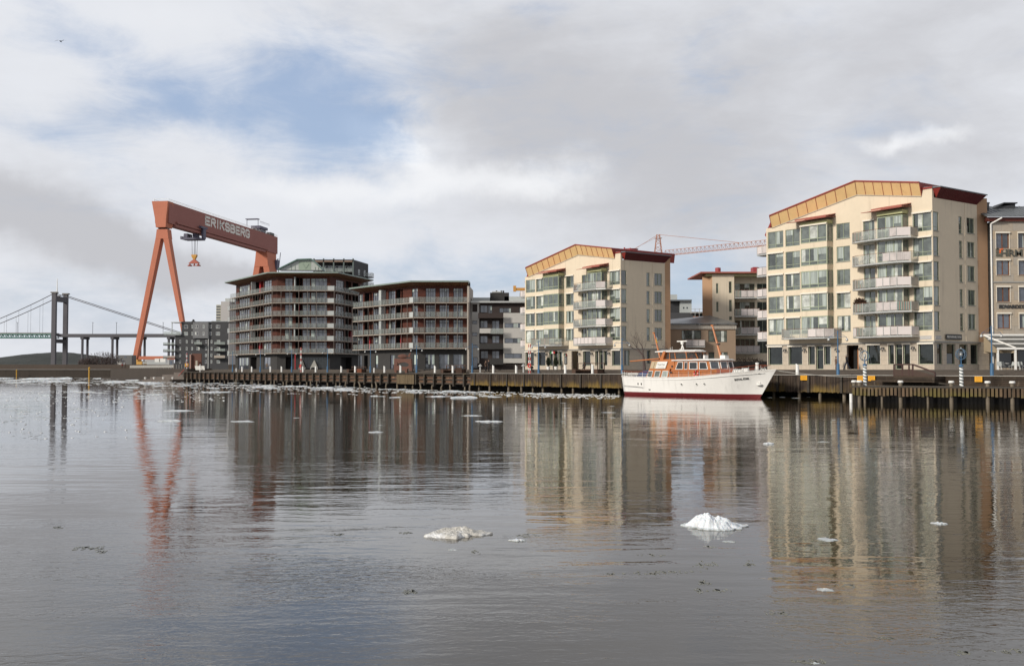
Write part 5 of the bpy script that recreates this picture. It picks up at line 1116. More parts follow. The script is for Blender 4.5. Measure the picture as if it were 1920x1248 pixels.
# ---- pale tower block far behind
P = Plan('tower_block', 800, 404, 'pale concrete tower block far behind the dark grey block', 'tower block')
pc = mat('pale concrete far', (.42, .40, .385), .9, .08, .05); a, b, c, d = P.rect(414, 430, 565, 690); q = MB(); q.box(a, b, 0, 20, 0, d); q.build('wall', pc, P.T)
a, b, c, d = P.rect(404.5, 414, 571, 690); q = MB(); q.box(a, b, 1, 20, 0, d); q.build('balcony_wall', mat('cream concrete far', (.45, .43, .36), .9, .1, .05), P.T)
for i in range(13):
    y = 573.5 + i * 5.2; a, b, c, d = P.rect(405.5, 413, y, y + 2.2, -.9); q = MB(); q.fbox(P.f, a, b, c, d, -1, -.8); q.build('window', GB[1], P.T)
a, b, c, d = P.rect(422, 440, 559, 566, -5); q = MB(); q.box(a, b, 5, 15, c, d); q.build('roof_house', M['panel_grey'], P.T)
# ================================================================ GANTRY CRANE, BRIDGE, TOWER CRANES
M['crane'] = mat('weathered orange red crane paint', (.46, .155, .09), .65, .13, .08, 0, streak=.15, spec=.3)
M['crane_shaded_side'] = mat('shade toned crane girder side', (.30, .12, .10), .7, .10, .05, spec=.3)  # crane paint darkened: the girder side's shade away from the sun is in the colour
g0, g1 = Vector((-168.6, 511)), Vector((-147.0, 650)); gd = g1 - g0; grot = math.atan2(-gd.x, gd.y)   # local y along the girder
GC = Thing('gantry_crane', (g0.x, g0.y, 6.0), grot, 'giant red gantry crane with white lettering on its girder', 'gantry crane'); GL_ = gd.length
zt, zb = 83.5 - 6, 73.2 - 6
q = MB(); q.hexa([(-3.3, 0, zb), (3.85, 0, zb), (3.85, GL_, zb), (-3.3, GL_, zb), (-3.85, 0, zt), (3.85, 0, zt), (3.85, GL_ - 0, zt), (-3.85, GL_, zt)])
q.box(3.85, 4.7, 7, GL_ - 16, zb + .6, zb + 1.5); q.box(2.6, 4.3, 6, GL_ - 20, zb - 1.0, zb - .002); q.build('girder', M['crane_shaded_side'], GC)
q = MB(); q.prism([(-2.1, -1.6, zb - 2.2), (2.9, -1.6, zb - 2.2), (2.9, 5, zb - 2.2), (-2.1, 5, zb - 2.2)], [(-2.6, -1.6, zb + 2), (3.1, -1.6, zb + 2), (3.6, 5.5, zb + 2), (-2.6, 5.5, zb + 2)])
q.prism([(-2.6, -1.6, zb + 2), (3.1, -1.6, zb + 2), (3.6, 5.5, zb + 2), (-2.6, 5.5, zb + 2)], [(-4.3, -1.6, zt + .1), (3.95, -1.6, zt + .1), (3.95, 4, zt + .1), (-4.3, 4, zt + .1)]); q.build('girder_head', M['crane'], GC)
q = MB()
for sx in (-1, 1):
    q = MB(); xa = .4 + sx * 1.6; fx = -13.4 if sx < 0 else 14.4; lw_ = 1.1 if sx < 0 else .85; ld_ = 2.4 if sx < 0 else 1.4
    q.prism([(fx - lw_, .3, 1.2), (fx + lw_, .3, 1.2), (fx + lw_, .3 + ld_, 1.2), (fx - lw_, .3 + ld_, 1.2)], [(xa - 1.35, -.2, zb - 5.6), (xa + 1.35, -.2, zb - 5.6), (xa + 1.35, 3.4, zb - 5.6), (xa - 1.35, 3.4, zb - 5.6)]); q.build('leg', M['crane'], GC)
    q = MB(); q.box(fx - 4.5, fx + 4.5, -.6, 4.2, -1.4, .7); q.box(fx - 2, fx + 2, -.2, 3.8, .7, 1.7)
    for k in range(6): q.tube((fx - 4 + k * 1.6, -.8, -1.6), (fx - 4 + k * 1.6, 4.3, -1.6), .7, n=12)
    q.build('bogie', mat('yellow bogie paint', (.55, .30, .06), .6, .2, .6), GC)
q = MB(); q.prism([(-2.8, -.25, zb - 7.5), (3.7, -.25, zb - 7.5), (3.7, 3.85, zb - 7.5), (-2.8, 3.85, zb - 7.5)], [(-2.3, -.25, zb - 2.9), (3.1, -.25, zb - 2.9), (3.1, 3.85, zb - 2.9), (-2.3, 3.85, zb - 2.9)]); q.build('leg_crown', M['crane'], GC)
for x_ in (-1.6, .4, 2.4): q = MB(); q.box(x_ - .35, x_ + .35, .5, 2.8, zb - 2.9, zb - 2.2); q.build('hinge', M['dark'], GC)
q = MB(); q.box(-12.6, 13, .8, 1.7, 1.7, 3.3); q.build('sill_beam', M['crane'], GC)
# far leg, stiff and broad
ly = GL_ - 10
for sx in (-1, 1):
    q = MB(); fx = 12.7 * sx; q.prism([(fx - 1.6, ly - 5, 1), (fx + 1.6, ly - 5, 1), (fx + 1.6, ly + 5, 1), (fx - 1.6, ly + 5, 1)], [(1.75 * sx - 1.75, ly - 6, zb - 3), (1.75 * sx + 1.75, ly - 6, zb - 3), (1.75 * sx + 1.75, ly + 7, zb - 3), (1.75 * sx - 1.75, ly + 7, zb - 3)]); q.build('leg', M['crane'], GC)
q = MB(); q.prism([(-4.2, ly - 6.1, zb - 9), (4.2, ly - 6.1, zb - 9), (4.2, ly + 7, zb - 9), (-4.2, ly + 7, zb - 9)], [(-3.4, ly - 6.1, zb - .002), (3.4, ly - 6.1, zb - .002), (3.4, ly + 9, zb - .002), (-3.4, ly + 9, zb - .002)]); q.build('leg_crown', M['crane'], GC)
q = MB(); q.box(-12, 12, ly - 2, ly + 2, 1.7, 3.3); q.build('sill_beam', M['crane'], GC)
q = MB(); q.bar((4.3, ly + 3, zb - 14), (4.6, ly + 9, zb - 3), .5); q.box(4.2, 5.4, ly + 5, ly + 9, zb - 10, zb - 4); q.bar((4.6, ly + 9, zb - 14), (5.4, ly + 11, zb + 1), .3); q.build('ladder_tower', mat('violet grey steel', (.09, .085, .13), .6, .15, .5), GC)
vio = bpy.data.materials['violet grey steel']
q = MB()
for sx in (-4.0, 3.7):
    for i in range(71): q.bar((sx, i * 2.0, zt), (sx, i * 2.0, zt + 1.2), .10)
    q.bar((sx, 0, zt + 1.2), (sx, GL_, zt + 1.2), .10); q.bar((sx, 0, zt + .6), (sx, GL_, zt + .6), .07)
q.bar((-4, -1, zt + 1.2), (3.7, -1, zt + 1.2), .1); q.build('railing', M['steel'], GC)
ty = 33.8; tro = MB(); tro.box(-4.2, 5.3, ty - 3.5, ty + 3, zb - 4.2, zb - 3.3); tro.box(-3.6, -1.6, ty - 3, ty + 2.5, zb - 3.3, zb - 1.05); tro.box(1.2, 2.6, ty - 3, ty + 2, zb - 3.3, zb - 1.05)
tro.box(4.9, 5.9, ty - .5, ty + 2.5, zb - 3.6, zb + 2.6); tro.box(4.75, 6.1, ty - 3.5, ty + 4, zb + 1.6, zb + 2.6); tro.box(-5.2, -4.2, ty - 3.6, ty + 3, zb - 4, zb - 2.6)
for i in range(8): tro.bar((-4.8 + i * 1.3, ty - 3.6, zb - 3.3), (-4.8 + i * 1.3, ty - 3.6, zb - 2.2), .1)
tro.build('lower_trolley', vio, GC)
Xh = .9; zr = 3 + (692 - 478) / F * 545 - 6
q = MB()
for dx in (-1.2, -.1, .4, 1.3): q.tube((Xh + dx * 1.2, ty, zb - 4.2), (Xh + dx, ty, zr), .10, n=5)
q.build('hoist_rope', M['dark'], GC)
q = MB(); q.prism([(Xh - .35, ty - .6, zr - 2.4), (Xh + .35, ty - .6, zr - 2.4), (Xh + .35, ty + .6, zr - 2.4), (Xh - .35, ty + .6, zr - 2.4)], [(Xh - 1.35, ty - .8, zr - .5), (Xh + 1.35, ty - .8, zr - .5), (Xh + 1.35, ty + .8, zr - .5), (Xh - 1.35, ty + .8, zr - .5)]); q.box(Xh - 1.35, Xh + 1.35, ty - .8, ty + .8, zr - .5, zr + .2); q.build('hook_block', mat('yellow hook block', (.52, .26, .04), .6, .2, 1), GC)
q = MB(); q.prism([(Xh - 2.9, ty - 1, zr - 4.3), (Xh + 2.9, ty - 1, zr - 4.3), (Xh + 2.9, ty + 1, zr - 4.3), (Xh - 2.9, ty + 1, zr - 4.3)], [(Xh - .5, ty - .6, zr - 2.3), (Xh + .5, ty - .6, zr - 2.3), (Xh + .5, ty + .6, zr - 2.3), (Xh - .5, ty + .6, zr - 2.3)])
for dx in (-2.4, 2.2): q.tube((Xh + dx, ty, zr - 4.3), (Xh + dx, ty, zr - 4.8), .2, n=6); q.lathe((Xh + dx, ty, zr - 5.6), [(0, 0), (1.2, 0), (1.2, .3), (.3, .9), (0, .9)], 14)
q.lathe((Xh, ty, zr - 5.6), [(0, 0), (.8, .1), (.4, .6), (.2, 1.3)], 10); q.build('spreader', mat('red spreader', (.34, .06, .03), .6, .2, 1), GC)
ty2 = 118; q = MB(); q.box(-1.5, 4.2, ty2 - 6, ty2 + 6, zt + 1.9, zt + 3.4); q.box(-1.5, 3.6, ty2 - 3, ty2 + 2, zt + .1, zt + 2.2); q.box(-1, 2.5, ty2 + 3, ty2 + 7, zt + .1, zt + 2.2); q.box(-2.6, 5.0, ty2 - 11.5, ty2 - 8.5, zt + 6.4, zt + 6.8)
for sx in (-2.2, 4.6): q.bar((sx, ty2 - 10, zt + .1), (sx, ty2 - 10, zt + 6.5), .25)
for i in range(9): q.bar((4.6, ty2 - 7 + i * 1.75, zt + 4.6), (4.6, ty2 - 7 + i * 1.75, zt + 5.8), .1)
q.bar((4.6, ty2 - 7, zt + 5.8), (4.6, ty2 + 7, zt + 5.8), .12); q.build('upper_trolley', vio, GC)
q = MB(); q.box(1, 3.6, GL_ - 11, GL_ - 5, zt + .1, zt + 1.7); q.build('machinery_cabin', M['char'], GC)
FGc = Facet(GC, (3.85, 0), (3.85, 1)); s0, s1 = FGc.S(384, .1, 415), FGc.S(467.5, .1, 437); zl = (FGc.Z(392, 416, .1) + FGc.Z(460, 436, .1)) / 2
LET = []
STR = {'E': [[(0, 0), (0, 1)], [(0, 1), (1, 1)], [(0, .5), (.88, .5)], [(0, 0), (1, 0)]], 'R': [[(0, 0), (0, 1)], [(0, 1), (.78, 1), (1, .86), (1, .64), (.78, .5), (0, .5)], [(.45, .5), (1, 0)]], 'I': [[(.2, 0), (.2, 1)]],
       'K': [[(0, 0), (0, 1)], [(1, 1), (0, .42)], [(.32, .6), (1, 0)]], 'S': [[(1, .84), (.78, 1), (.22, 1), (0, .86), (0, .66), (.22, .53), (.78, .47), (1, .34), (1, .14), (.78, 0), (.22, 0), (0, .16)]],
       'B': [[(0, 0), (0, 1)], [(0, 1), (.75, 1), (.95, .88), (.95, .64), (.75, .52), (0, .52)], [(.75, .52), (1, .38), (1, .14), (.8, 0), (0, 0)]], 'G': [[(1, .84), (.78, 1), (.22, 1), (0, .84), (0, .16), (.22, 0), (.78, 0), (1, .16), (1, .45), (.55, .45)]]}
def block_word(word, f, s0, s1, z0, h, m, parent, w=.24, d0=.02, d1=.12):
    adv = [(.42 if c == 'I' else 1.0) for c in word]; gap = .42; tot = sum(adv) + gap * (len(word) - 1); k = (s1 - s0) / tot; x = s0; q = MB(); t = w * h
    for c, a in zip(word, adv):
        for st in STR[c]:
            for i, (p, p2) in enumerate(zip(st, st[1:])):
                A = Vector((x + p[0] * k, z0 + t / 2 + p[1] * (h - t))); B_ = Vector((x + p2[0] * k, z0 + t / 2 + p2[1] * (h - t))); e = (B_ - A).normalized(); n = Vector((-e.y, e.x)) * t / 2; A -= e * t * .45; B_ += e * t * .45
                dd = d1 + .001 * i; q.hexa([f.P(*(A - n), d0), f.P(*(B_ - n), d0), f.P(*(B_ + n), d0), f.P(*(A + n), d0), f.P(*(A - n), dd), f.P(*(B_ - n), dd), f.P(*(B_ + n), dd), f.P(*(A + n), dd)])
        x += (a + gap) * k
    return q.build('lettering', m, parent)
block_word('ERIKSBERG', FGc, s0 + 1, s1, zl - 2.5, 5.0, mat('pale grey lettering', (.72, .69, .64), .8, .06, .3), GC)
# ---- suspension bridge
BR = Thing('suspension_bridge', (-608, 1415, 0), 0.0, 'distant suspension bridge with green truss deck and grey portal tower', 'bridge')
con = mat('distant bridge concrete', (.105, .10, .11), .9, .1, .02); grn = mat('green bridge steel', (.06, .20, .165), .6, .1, .05)
q = MB()
for sy in (0, 27): dx_ = 3.9 if sy else 0; q.box(-2.7 + dx_, 2.7 + dx_, sy - 2.4, sy + 2.4, -2, 104)
q.prism([(-2.5, 2.4, 93), (2.5, 2.4, 93), (6.4, 24.6, 93), (1.4, 24.6, 93)], [(-2.5, 2.4, 100), (2.5, 2.4, 100), (6.4, 24.6, 100), (1.4, 24.6, 100)]); q.prism([(-2.5, 2.4, 38), (2.5, 2.4, 38), (6.4, 24.6, 38), (1.4, 24.6, 38)], [(-2.5, 2.4, 43), (2.5, 2.4, 43), (6.4, 24.6, 43), (1.4, 24.6, 43)]); q.build('portal_tower', con, BR)
q = MB(); q.box(-1.5, 1.5, 10, 15, 100, 101.5); q.box(-4, 4, -3.5, 3.5, 104, 105.6); q.box(0, 8, 23.5, 30.5, 104, 105.6); q.build('tower_cap', M['seatop'], BR)
q = MB(); q.tube((0, 8, 100), (0, 8, 124), .9, .35, n=6); q.build('mast', M['white'], BR)
q = MB(); q.box(3.4, 420, 2, 25, 46.0, 50); q.build('viaduct_deck', con, BR)
q = MB(); q.box(-400, -3.4, 2, 25, 50, 51.5); q.build('road_deck', M['seatop'], BR)
for sy in (2, 25):
    q = MB(); q.box(-400, -3.4, sy - .5, sy + .5, 44.6, 45.6); q.box(-400, -3.4, sy - .5, sy + .5, 49.2, 50)
    for i in range(60): a = -400 + i * 6.6; q.bar((a, sy, 45), (a + 3.3, sy, 49.6), .7); q.bar((a + 3.3, sy, 49.6), (a + 6.6, sy, 45), .7)
    q.build('truss', grn, BR)
    yy = 0 if sy < 10 else 27
    q = MB(); pts = [(-x, yy, 104 - .52 * x + .00068 * x * x) for x in range(0, 401, 20)]; q.poly(pts, .5, n=6); q.tube((0, yy, 104), (168, yy, 50), .5, n=6); q.build('main_cable', con, BR)
    for x in range(15, 400, 16): q = MB(); q.tube((-x, yy, 104 - .52 * x + .00068 * x * x), (-x, yy, 50), .13, n=4); q.build('hanger', M['char'], BR)
for t in (36, 76, 113, 151, 190):
    for sy in (5, 22): q = MB(); q.tube((t, sy, -2), (t, sy, 43), 1.6, n=10); q.build('pier', con, BR)
    q = MB(); q.box(t - 2, t + 2, 2.5, 24.5, 43, 46); q.build('pier_cap', con, BR)
for t in (-60, 42, 74, 105, 137): q = MB(); q.bar((t, 24, 50), (t, 24, 66), .4); q.bar((t, 21, 66), (t, 27, 66), .5, .3); q.build('lamp_mast', M['char'], BR)
# ---- tower crane
TC = Thing('tower_crane', (35.75, 260, GZ), 0, 'red and white lattice tower crane behind the cream blocks', 'tower crane')
rd = mat('faded red crane lattice', (.40, .19, .13), .6, .1, 1)
def lattice(q, a, b, w0, w1, n, t=.12, m=0):
    a, b = Vector(a), Vector(b); d = (b - a).normalized(); up = Vector((0, 0, 1)) if abs(d.z) < .8 else Vector((0, 1, 0)); x = d.cross(up).normalized(); y = x.cross(d)
    C = [[a.lerp(b, i / n) + (x * sx + y * sy) * ((w0 + (w1 - w0) * i / n) / 2) for sx, sy in ((-1, -1), (1, -1), (1, 1), (-1, 1))] for i in range(n + 1)]
    for i in range(n):
        for k in range(4): q.bar(C[i][k], C[i + 1][k], t, m=m); q.bar(C[i][k], C[i + 1][(k + 1) % 4] if i % 2 else C[i + 1][(k - 1) % 4], t * .7, m=m)
z30 = 30.6 - GZ; zt_ = 35.9 - GZ
q = MB(); lattice(q, (0, 0, 0), (0, 0, z30), 1.8, 1.8, 18); q.build('mast', rd, TC)
q = MB(); lattice(q, (0, 0, z30), (0, 0, zt_), 1.9, .7, 6, .13); q.ring((0, 0, zt_ - .9), .9, .06, (0, 0, 1), 12); q.build('tower_top', rd, TC)
jd = Vector((20.15, -20, 0)).normalized(); j0 = jd * 1.6 + Vector((0, 0, z30)); j1 = jd * 36 + Vector((0, 0, z30 + .2)); pdir = Vector((-jd.y, jd.x, 0))
q = MB(); n = 30
for i in range(n):
    a, b = j0.lerp(j1, i / n), j0.lerp(j1, (i + 1) / n); mdl = (a + b) / 2 + Vector((0, 0, 1.25))
    for s_ in (-.6, .6): q.bar(a + pdir * s_, b + pdir * s_, .10); q.bar(a + pdir * s_, mdl, .055); q.bar(b + pdir * s_, mdl, .055)
    if i < n - 1: c = j0.lerp(j1, (i + 2) / n); q.bar(mdl, (b + c) / 2 + Vector((0, 0, 1.25)), .10)
q.build('jib', rd, TC)
q = MB(); q.tube((0, 0, zt_), j0.lerp(j1, .62) + Vector((0, 0, 1.3)), .05, n=5); q.tube((0, 0, zt_), -jd * 12 + Vector((0, 0, z30 + .4)), .05, n=5); q.tube((0, 0, zt_ - .5), -jd * 14 + Vector((0, 0, z30 + .4)), .03, n=5); q.build('tie_rope', rd, TC)
q = MB(); q.tube((0, 0, z30 - 1.5) , -jd * 14 + Vector((0, 0, z30 - 1.4)), .25, n=5); q.box(-11, -9, 8, 10, z30 - 4, z30 - 1); q.build('counter_jib', rd, TC)
T2 = Thing('construction_crane', ((990 - 960) / F * 260, 260, GZ), 0, 'yellow crane jib tip peeping out left of the smaller cream block', 'crane')
q = MB(); q.box(-3.6, 3, -.3, .3, 19.2, 19.9); q.box(-3.6, -2.9, -.4, .4, 19.0, 20.4); q.box(-.8, .2, -.4, .4, 18.2, 19.4); q.bar((-1, 0, 18.2), (2, 0, 19.2), .2); q.bar((-.2, 0, 19.8), (2.5, 0, 22.5), .06); q.build('jib', mat('yellow crane jib', (.55, .27, .06), .6, .2, 1), T2)
q = MB(); q.box(2, 3, -.5, .5, 0, 19.2); q.build('mast', rd, T2)
# ---- sheds, cabins and things around the crane's foot
P = Plan('site_cabin', 500, 220, 'grey two storey cabins left of the gantry foot', 'cabin')
P.slab('wall', 220, 248, 665.5, 690, -6, 0, M['greyplaster'], zb=0)
for px, py in ((224, 669), (236, 669), (230, 676)): a, b, c, d = P.rect(px - 2, px + 2, py - 1.5, py + 1.5); q = MB(); q.fbox(P.f, a, b, c, d, .01, .05); q.build('window', GB[0], P.T)
P = Plan('white_shed', 490, 221, 'low white shed in front of the grey cabins', 'shed'); P.slab('wall', 221, 229, 677, 690, -4, 0, M['white'], zb=0); P.slab('roof', 220.5, 229.5, 676, 677.5, -4.2, .3, M['slate'])
P = Plan('long_shed', 560, 270, 'long pale sheds behind the gantry crane foot', 'shed'); P.slab('wall', 272, 318, 672, 690, -8, 0, mat('pale grey sheds', (.40, .40, .40), .8, .15, .1), zb=0); P.slab('roof', 271, 318, 669.5, 672.4, -9, .5, M['char'])
P = Plan('container', 470, 291, 'white container right of the yellow bogie', 'container', group='white containers under the crane'); P.slab('box_body', 291, 299, 672, 680.5, -2.5, 0, M['white']); P.T.o['label'] = 'white container left of two under the red beam'
P = Plan('container', 470, 301, 'white container right of the other under the red beam', 'container', group='white containers under the crane'); P.slab('box_body', 301, 311, 671.5, 680.5, -2.5, 0, M['white'])
P = Plan('banner_fence', 465, 268, 'long pale banner fence below the crane beam', 'fence'); P.slab('banner', 268, 312, 678.5, 681.5, 0, .1, M['panel_grey'])
for px in (270, 280, 290, 300, 310): P.slab('post', px, px + .6, 677.5, 690, -.2, 0, M['steel'], zb=0)
# people and posts at the sea wall are in the last section
rr = random.Random(4)
def twigs(name, parent, n, cx, cy, cz, rx, ry, rz, L, th, m):
    q = MB()
    for _ in range(n):
        while True:
            a, b, c = rr.uniform(-1, 1), rr.uniform(-1, 1), rr.uniform(-1, 1)
            if a * a + b * b + c * c < 1: break
        p = Vector((cx + a * rx, cy + b * ry, cz + c * rz)); d = Vector((a * .8 + rr.uniform(-.7, .7), b * .8 + rr.uniform(-.7, .7), abs(c) + rr.uniform(.1, .9))).normalized() * L * rr.uniform(.5, 1.3); s = d.cross(Vector((rr.uniform(-1, 1), rr.uniform(-1, 1), .3))).normalized() * th
        q.quad([p - s, p + s, p + d])
    return q.build(name, m, parent, fix=False)
brs = mat('bare brown twigs', (.085, .06, .055), .9, .3, 1)
for px, w, h, lb in ((192, 7.5, 5.2, 'left half of the bare brown thicket before the bridge pier'), (206, 6, 4.2, 'right half of the bare brown thicket near the cabins'), (165, 4, 2.4, 'low bare bush left of the thicket')):
    T = Thing('bare_bush', ((px - 960) / F * 462, 462, 5.0), 0, lb, 'bush'); q = MB()
    for k in range(6): q.bar((rr.uniform(-1, 1), 0, -2), (rr.uniform(-w, w) * .5, rr.uniform(-1, 1), h * .7), .12)
    q.build('stems', brs, T); twigs('crown', T, 1500, 0, 0, h * .25, w, 3, h * .8, 1.0, .06, brs)
# ================================================================ THE BOAT
M['hull'] = mat('white hull paint', (.80, .78, .75), .38, .05, .5, 0, streak=.14, spec=.5, rust=((.55, .46, .38), .68, .35))
M['hullred'] = mat('red antifouling', (.15, .014, .018), .55, .25, 1.5, streak=.2)
M['varnish'] = mat('varnished orange teak', (.46, .15, .035), .30, .22, 1.6, spec=.6, coat=.4, streak=.25)
M['varnish_dark'] = mat('dark varnished mahogany', (.24, .055, .018), .3, .2, 1.5, spec=.6)
M['boatglass'] = glass_mat('boat window glass', (.022, .024, .024), .04, 1.7)
vc = 88.7; u0 = -92.4
BT = Thing('motor_yacht', QP(u0, vc, 0), -TH, 'classic white motor yacht with varnished orange deckhouse moored at the quay', 'boat')
BF = Facet(BT, (0, 0), (1, 0))
def bz(X5, Y5, d): return BF.hit(1140 + X5 * .17708, 560 + Y5 * .17708, d)
xt = bz(1785, 750, 0)[0]; xw = bz(1612, 1045, .1)[0]; xs = bz(143, 820, 1.9)[0]
sheer_px = [(145, 820, 1.8), (300, 829, 2.2), (500, 835, 2.4), (700, 833, 2.5), (900, 825, 2.5), (1100, 808, 2.4), (1300, 788, 2.1), (1450, 774, 1.5), (1600, 763, .8), (1700, 756, .35), (1778, 751, .02)]
SH = [(*bz(a, b, d), d) for a, b, d in sheer_px]
def lerp_tab(x, tab, k):
    if x <= tab[0][0]: return tab[0][k]
    for p, q in zip(tab, tab[1:]):
        if x <= q[0]: f = (x - p[0]) / (q[0] - p[0]); return p[k] + (q[k] - p[k]) * f
    return tab[-1][k]
nst = 40; rings_ = []
for i in range(nst + 1):
    t = i / nst; xd = SH[0][0] + (SH[-1][0] - SH[0][0]) * t; zs_ = lerp_tab(xd, SH, 1); bd = lerp_tab(xd, SH, 2)
    row = []
    for lv, (zf_, ) in enumerate(((1.0,), (.86,), (.66,), (.45,), (.28,), (.205,), (.18,), (.05,), (-.05,), (-.3,))):
        z = zs_ * zf_ if lv < 5 else (.46 if lv == 5 else .36 if lv == 6 else zs_ * zf_)
        if lv == 5: z = .395
        if lv == 6: z = .36
        # stem rake: foot of the bow is further aft than the sheer
        k = max(0, (zs_ - z) / zs_); x = xd - (xt - xw) * min(1.15, k) * max(0, (t - .45) / .55) ** 1.2 + (.25 * k * (1 - t) ** 6 if t < .3 else 0)
        w = bd * (1 - .10 * k) * (1 - max(0, t - .35) / .65 * k * .42)
        if t == 1: w = 0.012
        if z < .1: w *= .93
        if z < -.2: w *= .7
        row.append((x, w, z))
    rings_.append(row)
q = MB(); qr = MB()
for a, b in zip(rings_, rings_[1:]):
    for j in range(len(a) - 1):
        tgt = q if j < 6 else qr
        for s in (-1, 1): tgt.quad([(a[j][0], s * a[j][1], a[j][2]), (b[j][0], s * b[j][1], b[j][2]), (b[j + 1][0], s * b[j + 1][1], b[j + 1][2]), (a[j + 1][0], s * a[j + 1][1], a[j + 1][2])])
r0 = rings_[0]
for j in range(len(r0) - 1): (q if j < 6 else qr).quad([(r0[j][0], -r0[j][1], r0[j][2]), (r0[j][0], r0[j][1], r0[j][2]), (r0[j + 1][0], r0[j + 1][1], r0[j + 1][2]), (r0[j + 1][0], -r0[j + 1][1], r0[j + 1][2])])
q.build('hull', M['hull'], BT, smooth=True); qr.build('hull_bottom', M['hullred'], BT, smooth=True)
q = MB()
for a, b in zip(rings_, rings_[1:]):
    q.quad([(a[0][0], -a[0][1] * .98, a[0][2] - .12), (b[0][0], -b[0][1] * .98, b[0][2] - .12), (b[0][0], b[0][1] * .98, b[0][2] - .12), (a[0][0], a[0][1] * .98, a[0][2] - .12)])
q.build('deck', mat('pale teak deck', (.36, .27, .18), .8, .2, 3), BT, fix=False)
q = MB()
for s in (-1, 1):
    for a, b in zip(rings_, rings_[1:]): q.bar((a[0][0], s * a[0][1], a[0][2] + .02), (b[0][0], s * b[0][1], b[0][2] + .02), .10, .06)
q.build('cap_rail', M['hull'], BT)
q = MB()
for s in (-1, 1):
    for a, b in zip(rings_[2:-3], rings_[3:-2]): q.bar((a[0][0], s * (a[0][1] * .995 + .01), a[0][2] - .24), (b[0][0], s * (b[0][1] * .995 + .01), b[0][2] - .24), .05, .035)
a, b = bz(148, 915, 2.1), bz(365, 935, 2.3); q.bar((a[0], -2.0, a[1]), (b[0], -2.33, b[1]), .05, .04, 1); q.build('rubbing_strake', [M['hull'], M['concrete']], BT)
def side_w(x, z):
    """half breadth of the hull side at x, z"""
    zs_ = lerp_tab(x, SH, 1); best = None
    for a, b in zip(rings_, rings_[1:]):
        for j in range(6):
            for f in (0, .25, .5, .75):
                p = [a[j][k] + (b[j][k] - a[j][k]) * f for k in range(3)]; p2 = [a[j + 1][k] + (b[j + 1][k] - a[j + 1][k]) * f for k in range(3)]
                for g in (0, .25, .5, .75):
                    r_ = [p[k] + (p2[k] - p[k]) * g for k in range(3)]; dd = (r_[0] - x) ** 2 + (r_[2] - z) ** 2
                    if best is None or dd < best[0]: best = (dd, r_[1])
    return best[1]
for X5, Y5, r in ((778, 903, .13), (938, 902, .13), (1020, 898, .14), (1285, 887, .16), (1518, 865, .15)):
    x, z = bz(X5, Y5, 2.2); w = side_w(x, z); x, z = bz(X5, Y5, w); q = MB(); q.ring((x, -w - .02, z), r, .035, (0, 1, 0), 18); o = q.build('porthole', M['white'], BT, smooth=True)
    q = MB(); q.tube((x, -w - .03, z), (x, -w + .03, z), r * .95, n=16); q.build('pane', M['boatglass'], o)
for X5, Y5 in ((308, 899), (345, 900)):
    x, z = bz(X5, Y5, 2.3); w = side_w(x, z); q = MB(); q.box(x - .07, x + .07, -w - .05, -w + .02, z - .11, z + .11); q.build('vent', M['dark'], BT)
x, z = bz(440, 960, 2.2); w = side_w(x, z); q = MB(); q.box(x - .14, x + .14, -w - .05, -w + .04, z - .05, z + .05); q.build('exhaust_outlet', M['dark'], BT)
x, z = bz(1572, 905, .9); w = side_w(x, z); q = MB(); q.lathe((x, -w - .02, z - .15), [(0, 0), (.30, .05), (.33, .12), (.12, .2)], 14); q.ring((x, -w - .10, z + .12), .12, .03, (0, 1, 0), 12); q.tube((x, -w - .08, z - .05), (x, -w - .08, z + .3), .04); q.build('anchor', M['white'], BT, smooth=True)
x, z = bz(1580, 790, 1.0); w = side_w(x, z); q = MB(); q.box(x - .11, x + .11, -w - .04, -w + .05, z - .05, z + .05); q.build('fairlead', M['dark'], BT)
# name on the bow, following the flare
xa, za = bz(1325, 858, 1.9); xb, zb_ = bz(1465, 843, 1.5); wa, wb = side_w(xa, za), side_w(xb, zb_)
pa, pb = Vector((xa, -wa - .012, za)), Vector((xb, -wb - .012, zb_)); up = Vector((0, -.25, 1))
t_ = text_obj('ROYAL STAR', .27, M['dark'], BT, (pa + pb) / 2 + Vector((0, -.03, 0)), pb - pa, up, name='ship_name', depth=.01, bold=.014); bpy.context.view_layer.update()
t_.matrix_local = t_.matrix_local @ Matrix.Diagonal(((pb - pa).length / t_.dimensions.x, 1, 1, 1))
# superstructure: side profile extruded across, rounded forward end
def prof_prism(name, pts, w0, w1, m, parent=BT, d=None, zref=None):
    d = w0 if d is None else d; P2 = [bz(a, b, d) for a, b in pts]; q = MB()
    q.prism([(x, -w0, z) for x, z in P2], [(x, w0, z) for x, z in P2]); return q.build(name, m, parent)
W1 = 1.95
prof_prism('aft_cabin', [(395, 836), (440, 738), (655, 738), (640, 836)], W1, W1, M['varnish'])
prof_prism('upper_side', [(440, 741), (462, 655), (548, 652), (582, 556), (607, 556), (582, 640), (700, 640), (700, 741)], W1 - .02, W1, M['varnish'])
